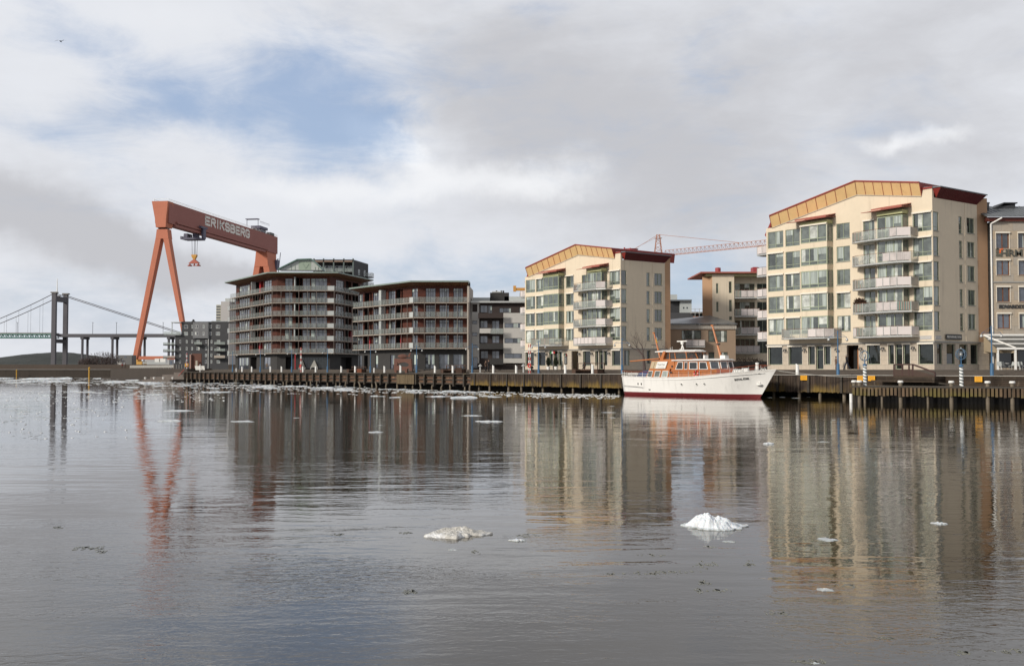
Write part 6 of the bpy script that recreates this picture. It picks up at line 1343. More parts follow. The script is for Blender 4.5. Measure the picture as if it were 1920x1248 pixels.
# main deckhouse with a faceted front
xA, zA = bz(640, 836, W1); xR, zR = bz(690, 656, W1); xF, zF_ = bz(1060, 656, W1); xG, zG = bz(1098, 815, W1)
front = [(0, 0), (.55, .75), (.75, 1.5)]
plan = lambda x, k: [(x, -W1), (x + .75 * k, -W1 * .55), (x + .95 * k, 0), (x + .75 * k, W1 * .55), (x, W1)]
lo = [(xA, W1, zA - .3), (xA, -W1, zA - .3)] + [(a, b, zG - .3) for a, b in plan(xG, 1)]; hi = [(xR, W1 - .1, zR), (xR, -W1 + .1, zR)] + [(a, b * .95, zR) for a, b in plan(xF, 1)]
q = MB(); q.prism(lo, hi); q.build('deckhouse', M['varnish'], BT)
RX = bz(680, 656, W1)[0]; q = MB(); pl = [(RX, W1 + .12), (RX, -W1 - .12)] + [(a, b * 1.08) for a, b in plan(xF + .28, 1.05)]
q.prism([(a, b, zR + .002) for a, b in pl], [(a, b, zR + .10) for a, b in pl]); q.prism([(RX + .3 + (a - RX) * .95, b * .9, zR + .10) for a, b in pl], [(RX + .5 + (a - RX) * .92, b * .6, zR + .21) for a, b in pl]); q.build('deckhouse_roof', M['white'], BT)
def bwin(pts, w, name='window', fr=None, gl=None, cur=False, off=.0):
    """pts in photo-measured corners on the side at half breadth w"""
    P2 = [bz(a, b, w) for a, b in pts]; c = (sum(p[0] for p in P2) / len(P2), sum(p[1] for p in P2) / len(P2))
    q = MB(); n = len(P2); In = [(c[0] + (x - c[0]) * .86, c[1] + (z - c[1]) * .87) for x, z in P2]
    for i in range(n):
        j = (i + 1) % n; q.hexa([(P2[i][0], -w - .035, P2[i][1]), (P2[j][0], -w - .035, P2[j][1]), (In[j][0], -w - .035, In[j][1]), (In[i][0], -w - .035, In[i][1]), (P2[i][0], -w + .01, P2[i][1]), (P2[j][0], -w + .01, P2[j][1]), (In[j][0], -w + .01, In[j][1]), (In[i][0], -w + .01, In[i][1])])
    o = q.build(name, fr or M['white'], BT); q = MB(); q.quad([(x, -w - .012, z) for x, z in In]); q.build('pane', gl or M['boatglass'], o, fix=False); return o
cg = GL[2]
bwin([(412, 828), (432, 762), (478, 762), (462, 828)], W1, gl=GL[0]); bwin([(486, 828), (502, 762), (560, 762), (545, 828)], W1, gl=GL[0]); bwin([(564, 828), (582, 762), (642, 762), (628, 828)], W1, gl=cg)
bwin([(714, 747), (742, 668), (796, 668), (792, 747)], W1 - .03); bwin([(808, 747), (812, 668), (842, 668), (840, 747)], W1 - .03); bwin([(860, 747), (860, 668), (948, 668), (950, 747)], W1 - .03); bwin([(967, 747), (967, 668), (1042, 668), (1060, 747)], W1 - .03)
# small dark vents
for a, b in ((680, 715), (670, 780)): q = MB(); x, z = bz(a, b, W1); q.box(x - .12, x + .12, -W1 - .05, -W1 + .0, z - .09, z + .09); q.build('side_vent', M['dark'], BT)
# raked front windows on each facet of the deckhouse
zl0, zh0 = bz(1080, 742, W1)[1], bz(1070, 664, W1)[1]
pl_lo, pl_hi = plan(xG, 1), [(a, b * .95) for a, b in plan(xF, 1)]
for i in range(4):
    (ax, ay), (bx, by) = pl_lo[i], pl_lo[i + 1]; (cx_, cy_), (dx_, dy_) = pl_hi[i], pl_hi[i + 1]; zb0 = zG - .3
    def fp(u_, z_):
        k = (z_ - zb0) / (zR - zb0); a = Vector((ax, ay)).lerp(Vector((cx_, cy_)), k); b = Vector((bx, by)).lerp(Vector((dx_, dy_)), k); p = a.lerp(b, u_); nn = Vector((by - ay, -(bx - ax))).normalized(); return p, nn
    for u_a, u_b in ((.1, .9),):
        q = MB(); C = []
        for u_, z_ in ((u_a, zl0), (u_b, zl0), (u_b, zh0), (u_a, zh0)): p, nn = fp(u_, z_); C.append(Vector((p.x + nn.x * .02, p.y + nn.y * .02, z_)))
        for m_ in range(4): q.bar(C[m_], C[(m_ + 1) % 4], .09, .07)
        o = q.build('window', M['white'], BT); q = MB(); q.quad(C); q.build('pane', GB[1], o, fix=False)
# beige canvas dodger and name board on the upper side
for a in range(3):
    pts = [(445 + a * 38, 737), (466 + a * 38, 663), (500 + a * 38, 663), (479 + a * 38, 737)]; P2 = [bz(x, y, W1) for x, y in pts]; q = MB(); q.prism([(x, -W1 - .03, z) for x, z in P2], [(x, -W1 + .02, z) for x, z in P2]); q.build('canvas_panel', mat('beige canvas', (.48, .38, .25), .85, .1, 2), BT)
pts = [(508, 738), (532, 665), (637, 663), (612, 736)]; P2 = [bz(x, y, W1) for x, y in pts]; q = MB(); q.prism([(x, -W1 - .10, z) for x, z in P2], [(x, -W1 - .05, z) for x, z in P2]); nb = q.build('name_board', M['white'], BT)
cx, cz = sum(p[0] for p in P2) / 4, sum(p[1] for p in P2) / 4
text_obj('Royal Star', .26, mat('grey board letters', (.18, .18, .17), .7, .1, 2), nb, (cx, -W1 - .115, cz + .06), (1, 0, 0), (0, 0, 1), depth=.003, sx=1.1)
q = MB(); q.box(cx - .62, cx + .45, -W1 - .104, -W1 - .101, cz - .24, cz - .22); q.box(cx - .55, cx + .38, -W1 - .104, -W1 - .101, cz - .31, cz - .295); q.build('small_print', bpy.data.materials['grey board letters'], nb)
# wheelhouse
W2 = 1.6
def pb_(a, b): return bz(a, b, W2)
zb1, zt1 = pb_(700, 640)[1], pb_(700, 562)[1]
xa0, xa1 = pb_(578, 640)[0], pb_(606, 560)[0]; xf0, xf1 = pb_(850, 636)[0], pb_(822, 562)[0]
q = MB(); q.box(xa0 - .2, xf0 + .55, -W2, W2, zb1 - .35, zb1 + .02); q.build('wheelhouse_base', M['varnish'], BT)
q = MB()
for s in (-1, 1):
    q.prism([(xa0 - .45, s * W2, zb1), (xa0 + .05, s * W2, zb1), (xa0 + .05, s * (W2 - .06), zb1), (xa0 - .45, s * (W2 - .06), zb1)], [(xa1 - .40, s * W2, zt1), (xa1 + .12, s * W2, zt1), (xa1 + .12, s * (W2 - .06), zt1), (xa1 - .40, s * (W2 - .06), zt1)])
    for X0, X1 in ((655, 655), (718, 706), (838, 825)): a, b = pb_(X0, 640), pb_(X1, 560); q.bar((a[0], s * W2, a[1]), (b[0], s * W2, b[1]), .10)
    q.bar((xa1, s * W2, zt1 - .05), (xf1, s * W2, zt1 - .05), .1)
for y_ in (-.55, .55): q.bar((xf0 + .5, y_, zb1), (xf1 + .42, y_, zt1), .09)
for s in (-1, 1): q.bar((xf0, s * W2, zb1 + .03), (xf0 + .5, s * .55, zb1 + .03), .1); q.bar((xf1, s * W2, zt1 - .05), (xf1 + .42, s * .55, zt1 - .05), .1)
q.bar((xf0 + .5, -.55, zb1 + .03), (xf0 + .5, .55, zb1 + .03), .1); q.bar((xf1 + .42, -.55, zt1 - .05), (xf1 + .42, .55, zt1 - .05), .1); q.build('wheelhouse_frame', M['varnish'], BT)
wg = sheer_mat('wheelhouse glass', (.09, .10, .10), .55, .05)
q = MB()
for s in (-1, 1): q.quad([(xa0 + .02, s * (W2 - .02), zb1), (xf0, s * (W2 - .02), zb1), (xf1, s * (W2 - .02), zt1), (xa1, s * (W2 - .02), zt1)]); q.quad([(xf0, s * W2, zb1), (xf0 + .5, s * .55, zb1), (xf1 + .42, s * .55, zt1), (xf1, s * W2, zt1)])
q.quad([(xf0 + .5, -.55, zb1), (xf0 + .5, .55, zb1), (xf1 + .42, .55, zt1), (xf1 + .42, -.55, zt1)]); q.build('wheelhouse_glass', wg, BT, fix=False)
q = MB(); q.box(xf0 - .5, xf0 - .1, -.8, .8, zb1, zb1 + .5); q.tube((xf0 - .65, 0, zb1 + .3), (xf0 - .6, 0, zb1 + .32), .33, n=14); q.build('helm_console', M['varnish_dark'], BT)
a0 = bz(492, 560, 1.9); a1 = bz(1010, 548, 1.2); q = MB(); rl = [(a0[0], -1.85), (xf1 - .2, -1.85), (xf1 + .75, -.9), (xf1 + .95, 0), (xf1 + .75, .9), (xf1 - .2, 1.85), (a0[0], 1.85)]
q.prism([(a, b, zt1 + .0) for a, b in rl], [(a, b, zt1 + .09) for a, b in rl]); q.prism([(a, b * .97, zt1 + .09) for a, b in rl], [(a0[0] + .3 + (a - a0[0]) * .9, b * .55, zt1 + .24) for a, b in rl]); q.build('wheelhouse_roof', M['white'], BT)
x, z = bz(785, 450, 0); q = MB(); q.tube((x, 0, zt1 + .15), (x, 0, z - .12), .05); q.bar((x - .2, 0, zt1 + .2), (x + .03, 0, z - .4), .07); q.bar((x + .3, 0, zt1 + .2), (x, 0, z - .3), .07); q.tube((x, 0, z - .35), (x, 0, z - .05), .15, .19, n=12); q.box(x - .75, x + .75, -.08, .08, z - .04, z + .07); q.build('radar', M['white'], BT)
for X5, Y5, h, r in ((580, 543, .12, .09), (640, 540, .4, .02), (745, 522, .2, .07), (660, 500, .5, .015), (905, 535, .12, .08)): x, z = bz(X5, 545, 0); q = MB(); q.tube((x, .3, zt1 + .1), (x, .3, zt1 + .15 + h), r, n=8); q.build('antenna', M['white'], BT)
for X5, w_, h_, m in ((985, .32, .36, 'dark'), (1035, .10, .34, 'white'), (1232, .36, .30, 'white')): x, z = bz(X5, 630, 0); q = MB(); q.box(x - w_, x + w_, -.3, .3, zR + .15, zR + .28 + h_); q.build('roof_box', M[m], BT)
def spar(name, p0, p1, r0_, r1_, d=0, m=None):
    a, b = bz(*p0, d), bz(*p1, d); q = MB(); q.tube((a[0], -d, a[1]), (b[0], -d, b[1]), r0_, r1_, n=10); return q.build(name, m or M['varnish'], BT, smooth=False)
o = spar('fore_mast', (1225, 725), (1107, 292), .17, .09); a = bz(1105, 283, 0); q = MB(); q.box(a[0] - .15, a[0] + .15, -.1, .1, a[1] - .08, a[1] + .08); q.build('mast_head', M['varnish'], o); a = bz(1165, 478, 0); q = MB(); q.box(a[0] - .1, a[0] + .2, -.15, .15, a[1] - .1, a[1] + .06); q.build('mast_lamp', M['dark'], o)
o = spar('aft_mast', (562, 665), (488, 368), .13, .08); a = bz(485, 362, 0); q = MB(); q.box(a[0] - .12, a[0] + .12, -.1, .1, a[1] - .06, a[1] + .08); q.build('mast_head', M['varnish'], o)
a = bz(470, 490, 0); q = MB(); q.bar((a[0] - .15, 0, a[1]), (a[0] + .8, 0, a[1]), .05); q.bar((a[0] + .3, -.4, a[1] - .02), (a[0] + .3, .4, a[1] - .02), .05); q.build('crosstree', M['dark'], o)
spar('boom', (545, 634), (235, 661), .09, .07, 1.2)
# flag of blue with yellow cross, hanging in folds
FX, FZ = bz(508, 390, 0); fl = MB(); P_ = lambda i, j: (FX + i * .055 + .03 * math.sin(j * 1.1), .05 * math.sin(i * 1.9 + j * .3), FZ - j * .12 - i * .05)
for i in range(5):
    for j in range(10): fl.quad([P_(i, j), P_(i + 1, j), P_(i + 1, j + 1), P_(i, j + 1)], 1 if (j in (4, 5) or i == 2) else 0)
flo = fl.build('flag', [mat('flag blue', (.02, .09, .30), .8, .1, 2), mat('flag yellow', (.65, .45, .03), .8, .1, 2)], None, smooth=True, fix=False)
flo.location = BT.loc; flo.rotation_euler = (0, 0, BT.rot); prop(flo, 'small blue flag with yellow cross hanging from the yacht stern mast', 'flag')
# life ring
x, z = bz(938, 790, W1 + .1); lr = Thing('life_ring', BT.Wd((x, -W1 - .18, z)), BT.rot, 'red and white life ring hanging on the yacht deckhouse side', 'life ring')
q = MB(); q.ring((0, 0, 0), .28, .075, (0, 1, 0), 28, k=8)
for i, m_ in enumerate(q.f): q.m[i] = 1 if (i // 8) % 7 == 0 else 0
q.build('ring', [mat('red life ring', (.65, .03, .02), .5, .05, 2), M['white']], lr, smooth=True)
# tarpaulin on the aft deck
xa, za = bz(225, 800, 1.5); xb, zb2 = bz(440, 738, 1.5); q = MB(); n = 14; tp = Thing('boat_tarpaulin', BT.Wd((xa, 0, 0)), BT.rot, 'crumpled dark blue tarpaulin heaped on the yacht aft deck', 'tarpaulin')
V_ = lambda i, j: (i / n * (xb - xa), -1.4 + j / n * 2.8, 1.95 + (math.sin(min(1, i / n * 2.2) * 1.57) * .75 + i / n * .35) * (math.sin(j / n * math.pi) ** .35 if 0 < j < n else 0) + .10 * noise.noise(Vector((i * .9, j * .9, 3))))
for i in range(n):
    for j in range(n): q.quad([V_(i, j), V_(i + 1, j), V_(i + 1, j + 1), V_(i, j + 1)])
for j in range(n): q.quad([(V_(n, j)[0], V_(n, j)[1], 1.95), (V_(n, j + 1)[0], V_(n, j + 1)[1], 1.95), V_(n, j + 1), V_(n, j)])
q.build('cover', mat('blue tarpaulin', (.025, .05, .15), .5, .35, 2, .03, fine=6), tp, smooth=True)
# railings round the decks
q = MB(); pts = [bz(*p, d) + (d,) for p, d in (((150, 762), 1.7), ((200, 770), 1.95), ((300, 775), 2.1), ((430, 775), 2.2))]
for s in (-1, 1):
    for a, b in zip(pts, pts[1:]):
        for k in (0, .25, .5): q.tube((a[0], s * a[2], a[1] - k), (b[0], s * b[2], b[1] - k), .02 if k else .035, n=5, m=0 if k else 1)
        for t in (0, .5): p = [a[i] + (b[i] - a[i]) * t for i in range(3)]; q.tube((p[0], s * p[2], p[1]), (p[0], s * p[2], lerp_tab(p[0], SH, 1)), .022, n=5)
a = pts[0]; q.tube((a[0], -a[2], a[1]), (a[0], a[2], a[1]), .035, n=5, m=1)
for k in (.25, .5): q.tube((a[0], -a[2], a[1] - k), (a[0], a[2], a[1] - k), .02, n=5)
q.build('aft_railing', [M['white'], M['varnish_dark']], BT)
for i in range(9): x, z = bz(218 + i * 12, 795, 1.9); q = MB(); q.tube((x, -1.9, z - .12), (x, -1.9, z + .12), .07, n=6); q.build('fender', M['white'], BT)
q = MB(); pts = [bz(*p, d) + (d,) for p, d in (((650, 765), 2.4), ((850, 760), 2.45), ((1090, 748), 2.35), ((1290, 735), 2.0), ((1420, 722), 1.6), ((1560, 705), 1.0), ((1675, 702), .35))]
for s in (-1, 1):
    for a, b in zip(pts, pts[1:]):
        q.tube((a[0], s * a[2], a[1]), (b[0], s * b[2], b[1]), .035, n=6, m=1)
        n_ = 2
        for i in range(n_): p = [a[k] + (b[k] - a[k]) * i / n_ for k in range(3)]; q.tube((p[0], s * p[2], p[1]), (p[0], s * p[2], lerp_tab(p[0], SH, 1)), .025, n=5)
        q.tube((a[0], s * a[2], a[1] - .45), (b[0], s * b[2], b[1] - .45), .015, n=4)
q.build('deck_railing', [M['steel'], M['varnish_dark']], BT)
q = MB(); x0, z0 = bz(1100, 750, 1.6); x1, z1 = bz(1410, 742, 1.2); zd0, zd1 = lerp_tab(x0, SH, 1) - .1, lerp_tab(x1, SH, 1) - .1
q.prism([(x0 + .5, -1.5, zd0), (x1, -1.0, zd1), (x1, 1.0, zd1), (x0 + .5, 1.5, zd0)], [(x0 + .5, -1.4, zd0 + .75), (x1, -.85, zd1 + .5), (x1, .85, zd1 + .5), (x0 + .5, 1.4, zd0 + .75)]); q.build('fore_coaming', M['varnish_dark'], BT)
x, z = bz(1573, 722, .2); q = MB(); zz = lerp_tab(x, SH, 1) - .12; q.tube((x, -.1, zz), (x, -.1, zz + .95), .17, n=12); q.lathe((x, -.1, zz + .95), [(.2, 0), (.2, .1), (0, .14)], 12); q.build('windlass', M['white'], BT, smooth=False)
for X5 in (1625, 1650): x, z = bz(X5, 730, .1); zz = lerp_tab(x, SH, 1); q = MB(); q.ring((x, 0, zz), .25, .04, (0, 1, 0), 14); q.build('cleat', M['white'], BT)
for X5, L_, lb in ((1345, .75, 'white canister raft lashed on the yacht foredeck'), (1430, .62, 'shorter white canister raft nearer the yacht bow')):
    x, z = bz(X5, 772, 1.5); zz = lerp_tab(x, SH, 1) + .14; T = Thing('life_raft', BT.Wd((x, -1.2, zz)), BT.rot, lb, 'life raft', 'life raft canisters on the foredeck')
    q = MB(); q.tube((-L_ * .7, 0, 0), (-L_ * .45, 0, 0), .16, .30, n=14); q.tube((-L_ * .45, 0, 0), (L_ * .6, 0, 0), .30, n=14); q.tube((L_ * .6, 0, 0), (L_ * .8, 0, 0), .30, .15, n=14); q.build('canister', M['white'], T)
    q = MB()
    for k in (-.25, .05, .35): q.ring((k * L_ * 1.2, 0, 0), .305, .02, (1, 0, 0), 16)
    q.build('strap', M['concrete'], T)
# mooring lines
def rope(p0, p1, sag, lab):
    a, b = Vector(p0), Vector(p1); q = MB(); n = 12; pts = [a.lerp(b, i / n) - Vector((0, 0, sag * 4 * (i / n) * (1 - i / n))) for i in range(n + 1)]; c = a
    q.poly([p - c for p in pts], .035, n=6); o = q.build('mooring_rope', mat('pale mooring rope', (.38, .36, .33), .9, .2, 4), None); o.location = c; return prop(o, lab, 'rope')
rope(BT.Wd((xs + .2, -1.6, 2.1)), QP(u0 - 3.2, VQ - .1, 2.35), .9, 'slack mooring rope from the yacht stern to the quay')
rope(BT.Wd((xs + .1, .5, 2.1)), QP(u0 - 4.2, VQ - .1, 2.3), .5, 'tighter second mooring rope at the yacht stern')
rope(BT.Wd((xt - .8, .1, lerp_tab(xt, SH, 1))), QP(u0 + xt + 7, VQ - .1, 2.2), .15, 'nearly horizontal bow rope along the quay planks')
# ================================================================ THINGS ON THE QUAY
def qpos(px, v, py=700): return QP(Qu(px, v, py), v)
# --- white bollards along the edge
def bollard():
    T = Thing('mooring_post', (0, 0, 0), 0, 'x', 'mooring post', 'white posts along the quay edge')
    q = MB(); n = 16; r = .17; lo = [(r * math.cos(6.2832 * k / n), r * math.sin(6.2832 * k / n), 0) for k in range(n)]; q.prism(lo, [(a, b, 1.14 - a * .7) for a, b, c in lo]); q.build('post', M['bollard'], T)
    q = MB(); q.lathe((0, 0, 0), [(.23, 0), (.23, .05), (.172, .06)], 16); q.build('base_plate', M['steel'], T); return T
bl = [(454, 'before the shop window of the dark block, first of the whole row'), (472, 'second of the row, before the dark block entrance'), (507, 'just left of the lamp before the dark block'), (528, 'before the dark wall between two blue lamps'), (568, 'beside the red and white rescue post'),
      (592, 'before the white tent like display'), (640, 'left of the brown bench box'), (666, 'overlapping the right end of the brown bench box'), (721, 'left of the fish sculpture'), (751, 'in front of the fish sculpture'), (815.6, 'before the lit ground floor windows'), (849, 'overlapping the bench before the ground floor windows'),
      (925, 'before the brown and white block'), (968, 'just left of the smaller cream block'), (1060, 'before the smaller cream block left of the timber bench'), (1111, 'overlapping the timber bench by the smaller cream block'), (1495, 'right of the yacht bow')]
T0 = bollard()
for i, (px, lb) in enumerate(bl):
    o = T0.o if i == 0 else copy_tree(T0.o); p = qpos(px, VQ + .5); o.location = (p.x, p.y, 2.4); o.rotation_euler = (0, 0, R.uniform(-.2, .2)); o['label'] = 'white mooring post ' + lb; o.scale = (1, 1, R.uniform(.94, 1.06))
q = MB(); q.lathe((0, 0, 0), [(.10, 0), (.10, .7), (0, .75)], 10)
for px, lb in ((443, 'thin white stump left of the first white mooring post'), (701.5, 'thin white stump left of the fish sculpture posts')):
    q = MB(); q.lathe((0, 0, 0), [(.12, 0), (.12, .8), (0, .86)], 10); o = q.build('stump', M['bollard'], None); p = qpos(px, VQ + 1.2); o.location = (p.x, p.y, 2.4); prop(o, lb, 'post')
# --- blue lamp posts
def lamp():
    T = Thing('street_lamp', (0, 0, 0), 0, 'x', 'street lamp', 'blue double armed lamps along the quay'); q = MB(); q.tube((0, 0, 0), (0, 0, 1.15), .17, .155, n=14); q.lathe((0, 0, 1.15), [(.155, 0), (.08, .08)], 14); q.build('base_sleeve', M['blue_steel'], T)
    q = MB(); q.tube((0, 0, 1.15), (0, 0, 4.75), .075, .05, n=10); q.build('pole', M['blue_steel'], T)
    q = MB(); q.bar((-.85, 0, 4.1), (.85, 0, 4.1), .04)
    for s in (-1, 1): q.bar((0, 0, 4.65), (s * .82, 0, 4.12), .02); q.tube((s * .85, 0, 4.1), (s * .95, 0, 3.95), .025, n=6)
    q.build('cross_arm', M['blue_steel'], T)
    for s in (-1, 1):
        q = MB(); q.lathe((s * .95, 0, 3.62), [(.0, 0), (.10, .02), (.15, .12), (.12, .24), (.05, .32), (.0, .34)], 12); q.build('lantern', [M['steel']], T, smooth=True)
    return T
ll = [(436, 'farthest left, before the first white posts'), (488, 'before the dark block, second from the left'), (547, 'left of the red column of the dark block'), (614, 'at the right end of the dark block shop glass'), (694.5, 'between the two brown blocks'), (781, 'right of the fish sculpture'), (885.5, 'before the pale end wall of the lower brown block'), (1010, 'before the smaller cream block'), (1166.5, 'behind the yacht stern'), (1571.5, 'before the tall cream block left of the walking man'), (1860, 'before the gap beside the cafe awning')]
T0 = lamp()
for i, (px, lb) in enumerate(ll):
    o = T0.o if i == 0 else copy_tree(T0.o); v = VQ + .6 if px != 1860 else VQ + 1.4; p = qpos(px, v); o.location = (p.x, p.y, 2.4); o.rotation_euler = (0, 0, R.uniform(-.25, .25)); o['label'] = 'blue double armed lamp post ' + lb; o.scale = (1, 1, .97)
# lamps on the land farther left and by the low building
for px, Y, h, lb in ((350, 300, 5, 'blue lamp pole right of the stepped landing'), (321, 305, 2.5, 'short blue pole left of the stepped landing')):
    T = Thing('lamp_pole', ((px - 960) / F * Y, Y, GZ - .4), 0, lb, 'pole'); q = MB(); q.tube((0, 0, 0), (0, 0, h), .13, .08, n=8); q.lathe((0, 0, h), [(.2, 0), (.2, .1), (0, .15)], 8); q.build('pole', M['blue_steel'], T)
# --- rescue posts: lattice ladders striped red and white with life rings
def rescue(px, v, h, lab, ring=True, z=2.4, Y=None):
    p = qpos(px, v) if Y is None else Vector(((px - 960) / F * Y, Y, 0)); T = Thing('rescue_post', (p.x, p.y, z), -TH, lab, 'rescue post', 'rescue posts with ladders')
    n = 9; q = MB()
    for s in (-.2, .2):
        for i in range(n): q.bar((s, 0, h * i / n), (s, 0, h * (i + 1) / n), .09, m=i % 2)
    for i in range(n * 2): q.bar((-.2, 0, h * (i + .5) / n / 2), (.2, 0, h * (i + .5) / n / 2), .05, m=1)
    q.build('ladder', [mat('rescue red', (.42, .05, .04), .6, .1, 2), M['white']], T)
    if ring: q = MB(); q.ring((.25, -.25, 1.15), .30, .07, (0, 1, 0), 20); q.build('life_ring', bpy.data.materials['red life ring'], T, smooth=True)
    return T
rescue(564, VQ + 1, 4.9, 'red and white rescue ladder post before the dark block'); rescue(993, VQ + 1, 4.2, 'rescue ladder post with red life ring at the smaller cream block corner'); rescue(350.5, VQ, 4.6, 'rescue ladder post by the stepped landing', False, 2.4, 262)
p = qpos(351, VQ); q = MB(); q.bar((-.9, -.3, -.9), (.5, -.3, .7), .35, .06); o = q.build('barrier_board', [mat('red white board', (.62, .10, .08), .6, .3, 1)], None); o.location = (p.x - .8, p.y - 1, 2.3); prop(o, 'tilted red and white board at the left end of the quay', 'barrier board')
# --- benches and timber boxes
M['bench'] = board_mat('brown bench boards', (.085, .048, .032), 2, .14, .14, .7, .3, .3)
def bench_box(px0, px1, v, lab, hi=1.0, name='timber_bench'):
    u_a, u_b = Qu(px0, v), Qu(px1, v); p = QP(u_a, v, 2.4); T = Thing(name, p, -TH, lab, 'bench'); L = u_b - u_a
    q = MB(); q.box(0, L, .9, 1.2, 0, .62); q.box(0, .8, 0, 1.2, 0, .62); q.box(L - .8, L, 0, 1.2, 0, .62); q.build('base', M['bench'], T)
    q = MB(); q.box(.8, L - .8, 0, .9, .40, .47); q.build('seat', M['bench'], T)
    q = MB()
    for i in range(5): q.box(L * i / 4 - .05, L * i / 4 + .05, 1.1, 1.2, .62, hi)
    q.box(-.1, L + .1, 1.05, 1.25, hi, hi + .09); q.box(-.1, L + .1, -.05, .05, hi - .02, hi + .05) if False else None; q.build('back_rail', M['bench'], T); return T
bench_box(650, 676, VQ + 1.5, 'brown timber bench box before the dark ground floor of the large block', 1.0)
bench_box(826, 862, VQ + 1.5, 'brown timber bench before the lit ground floor windows', 1.15)
bench_box(1072, 1121, VQ + 1.5, 'brown timber bench with rail before the smaller cream block', 1.35)
p = qpos(674, VQ + 1); q = MB(); q.box(-.4, .4, -.4, .4, 0, .7); q.box(-.34, .34, -.34, .34, .7, .85, 1); o = q.build('planter', [mat('rusty planter', (.20, .07, .035), .9, .3, 2), M['char']], None); o.location = (p.x, p.y, 2.4); prop(o, 'small rusty planter box right of the first bench', 'planter')
p = qpos(860, VQ + 1.6); q = MB(); q.box(-.5, .5, -.5, .5, 0, .85); o = q.build('planter', M['bench'], None); o.location = (p.x, p.y, 2.4); prop(o, 'timber box right of the bench before the lit windows', 'planter')
# viewing ramp over the jetty
RP = Thing('viewing_platform', QP(Qu(1676, VQ - .2), VQ - .2, 0), -TH, 'brown timber viewing platform with sloping handrail above the low jetty', 'platform'); rf = Facet(RP, (0, 0), (1, 0))
X_ = lambda px, d=1.6: rf.S(px, d, 700)
xa, xm, xb = X_(1676), X_(1711), X_(1752.5)
zz = lambda py, px=1700: rf.Z(px, py, 1.6)
q = MB(); q.prism([(xa, -1.6, zz(712)), (xb, -1.6, zz(712)), (xb, .2, zz(712)), (xa, .2, zz(712))], [(xa, -1.6, zz(705)), (xb, -1.6, zz(705)), (xb, .2, zz(705)), (xa, .2, zz(705))]); q.prism([(xa - 2.5, -1.65, zz(716)), (xb, -1.65, zz(716)), (xb, .2, zz(716)), (xa - 2.5, .2, zz(716))], [(xa - 2.5, -1.65, zz(713)), (xb, -1.65, zz(713)), (xb, .2, zz(713)), (xa - 2.5, .2, zz(713))]); q.build('deck', M['plankh'], RP)
q = MB(); q.prism([(xa, -1.6, zz(704.5)), (xm, -1.6, zz(704.5)), (xm, -1.45, zz(704.5)), (xa, -1.45, zz(704.5))], [(xa, -1.6, zz(692)), (xm, -1.6, zz(692)), (xm, -1.45, zz(692)), (xa, -1.45, zz(692))])
q.quad([(xm, -1.6, zz(704.5)), (xb, -1.6, zz(706)), (xb, -1.6, zz(704)), (xm, -1.6, zz(692))]); q.build('panel', mat('brown platform boards', (.055, .030, .020), .7, .3, 1.6), RP)
q = MB(); q.bar((xa, -1.55, zz(683)), (xm, -1.55, zz(683)), .12); q.bar((xm, -1.55, zz(683)), (xb, -1.55, zz(698)), .12, .14); q.bar((xm, -1.55, zz(693)), (xb - .5, -1.55, zz(704)), .08)
q.build('handrail', mat('dark red brown rail', (.05, .02, .015), .5, .2, 2), RP)
for x_, zt2 in ((xa, 683), (xa + .9, 683), (xa + 1.6, 683), (xm, 683), (xb, 698)): q = MB(); q.bar((x_, -1.55, zz(705)), (x_, -1.55, zz(zt2)), .12); q.build('post', bpy.data.materials['dark red brown rail'], RP)
q = MB(); q.bar((xa + .3, -1.2, zz(716)), (xa + 1.4, .1, zz(724)), .15); q.bar((xb - .5, -1.2, zz(716)), (xb + 1.4, .1, zz(722)), .15); q.build('strut', M['post'], RP)
# --- striped poles with ring globes on the jetty
M['stripes'] = bpy.data.materials.new('spiral stripes'); M['stripes'].use_nodes = True; t = NT(M['stripes'].node_tree); o_ = t.new('ShaderNodeTexCoord').outputs['Object']; sp = t.new('ShaderNodeSeparateXYZ'); t.put(sp.inputs[0], o_)
ang = t.m('DIVIDE', t.m('ARCTAN2', sp.outputs[1], sp.outputs[0]), 6.28318); fr = t.m('FRACT', t.m('ADD', t.m('MULTIPLY', sp.outputs[2], 3.6), ang)); t.l.new(t.mix(t.m('GREATER_THAN', fr, .6), (.76, .76, .74), (.05, .075, .08)), t.n['Principled BSDF'].inputs['Base Color'])
def striped(px, py0, py1, gy, gr, lab, kind):
    a = JF.S(px, -.9); T = Thing('striped_pole', JT.Wd((a, .9, 1.46)), 0, lab, 'pole', 'striped poles on the jetty'); Yd = T.loc.y; k = Yd / F
    h = (722 - py1) * k; q = MB(); q.tube((0, 0, 0), (0, 0, h), .165, n=20, cap=True); q.build('pole', M['stripes'], T)
    q = MB(); q.lathe((0, 0, h), [(.19, -.1), (.19, .06), (.05, .1)], 14); zc = CZ + (692 - gy) * k - T.loc.z; q.tube((0, 0, h), (0, 0, zc - .1), .045, n=8); q.build('spindle', M['blue_steel'], T)
    gR = gr * k; q = MB(); q.ring((0, 0, zc), gR, .035, (0, 1, 0), 32); q.ring((0, 0, zc), gR, .03, (1, .3, 0), 32)
    if kind: q.ring((0, 0, zc), gR * .95, .02, (0, .2, 1), 28); q.ring((0, 0, zc + gR * .45), gR * .8, .02, (0, .1, 1), 24); q.ring((0, 0, zc - gR * .4), gR * .85, .02, (0, .1, 1), 24)
    q.build('ring_globe', mat('blue grey ring steel', (.09, .15, .22), .45, .1, 2), T, smooth=True)
    q = MB(); q.lathe((0, 0, zc - .2), [(.05, 0), (.12, .12), (.13, .3), (.05, .38)], 10); q.lathe((0, 0, zc + gR), [(.03, 0), (.07, .05), (.03, .12), (0, .2)], 8); q.build('lantern', M['steel'], T)
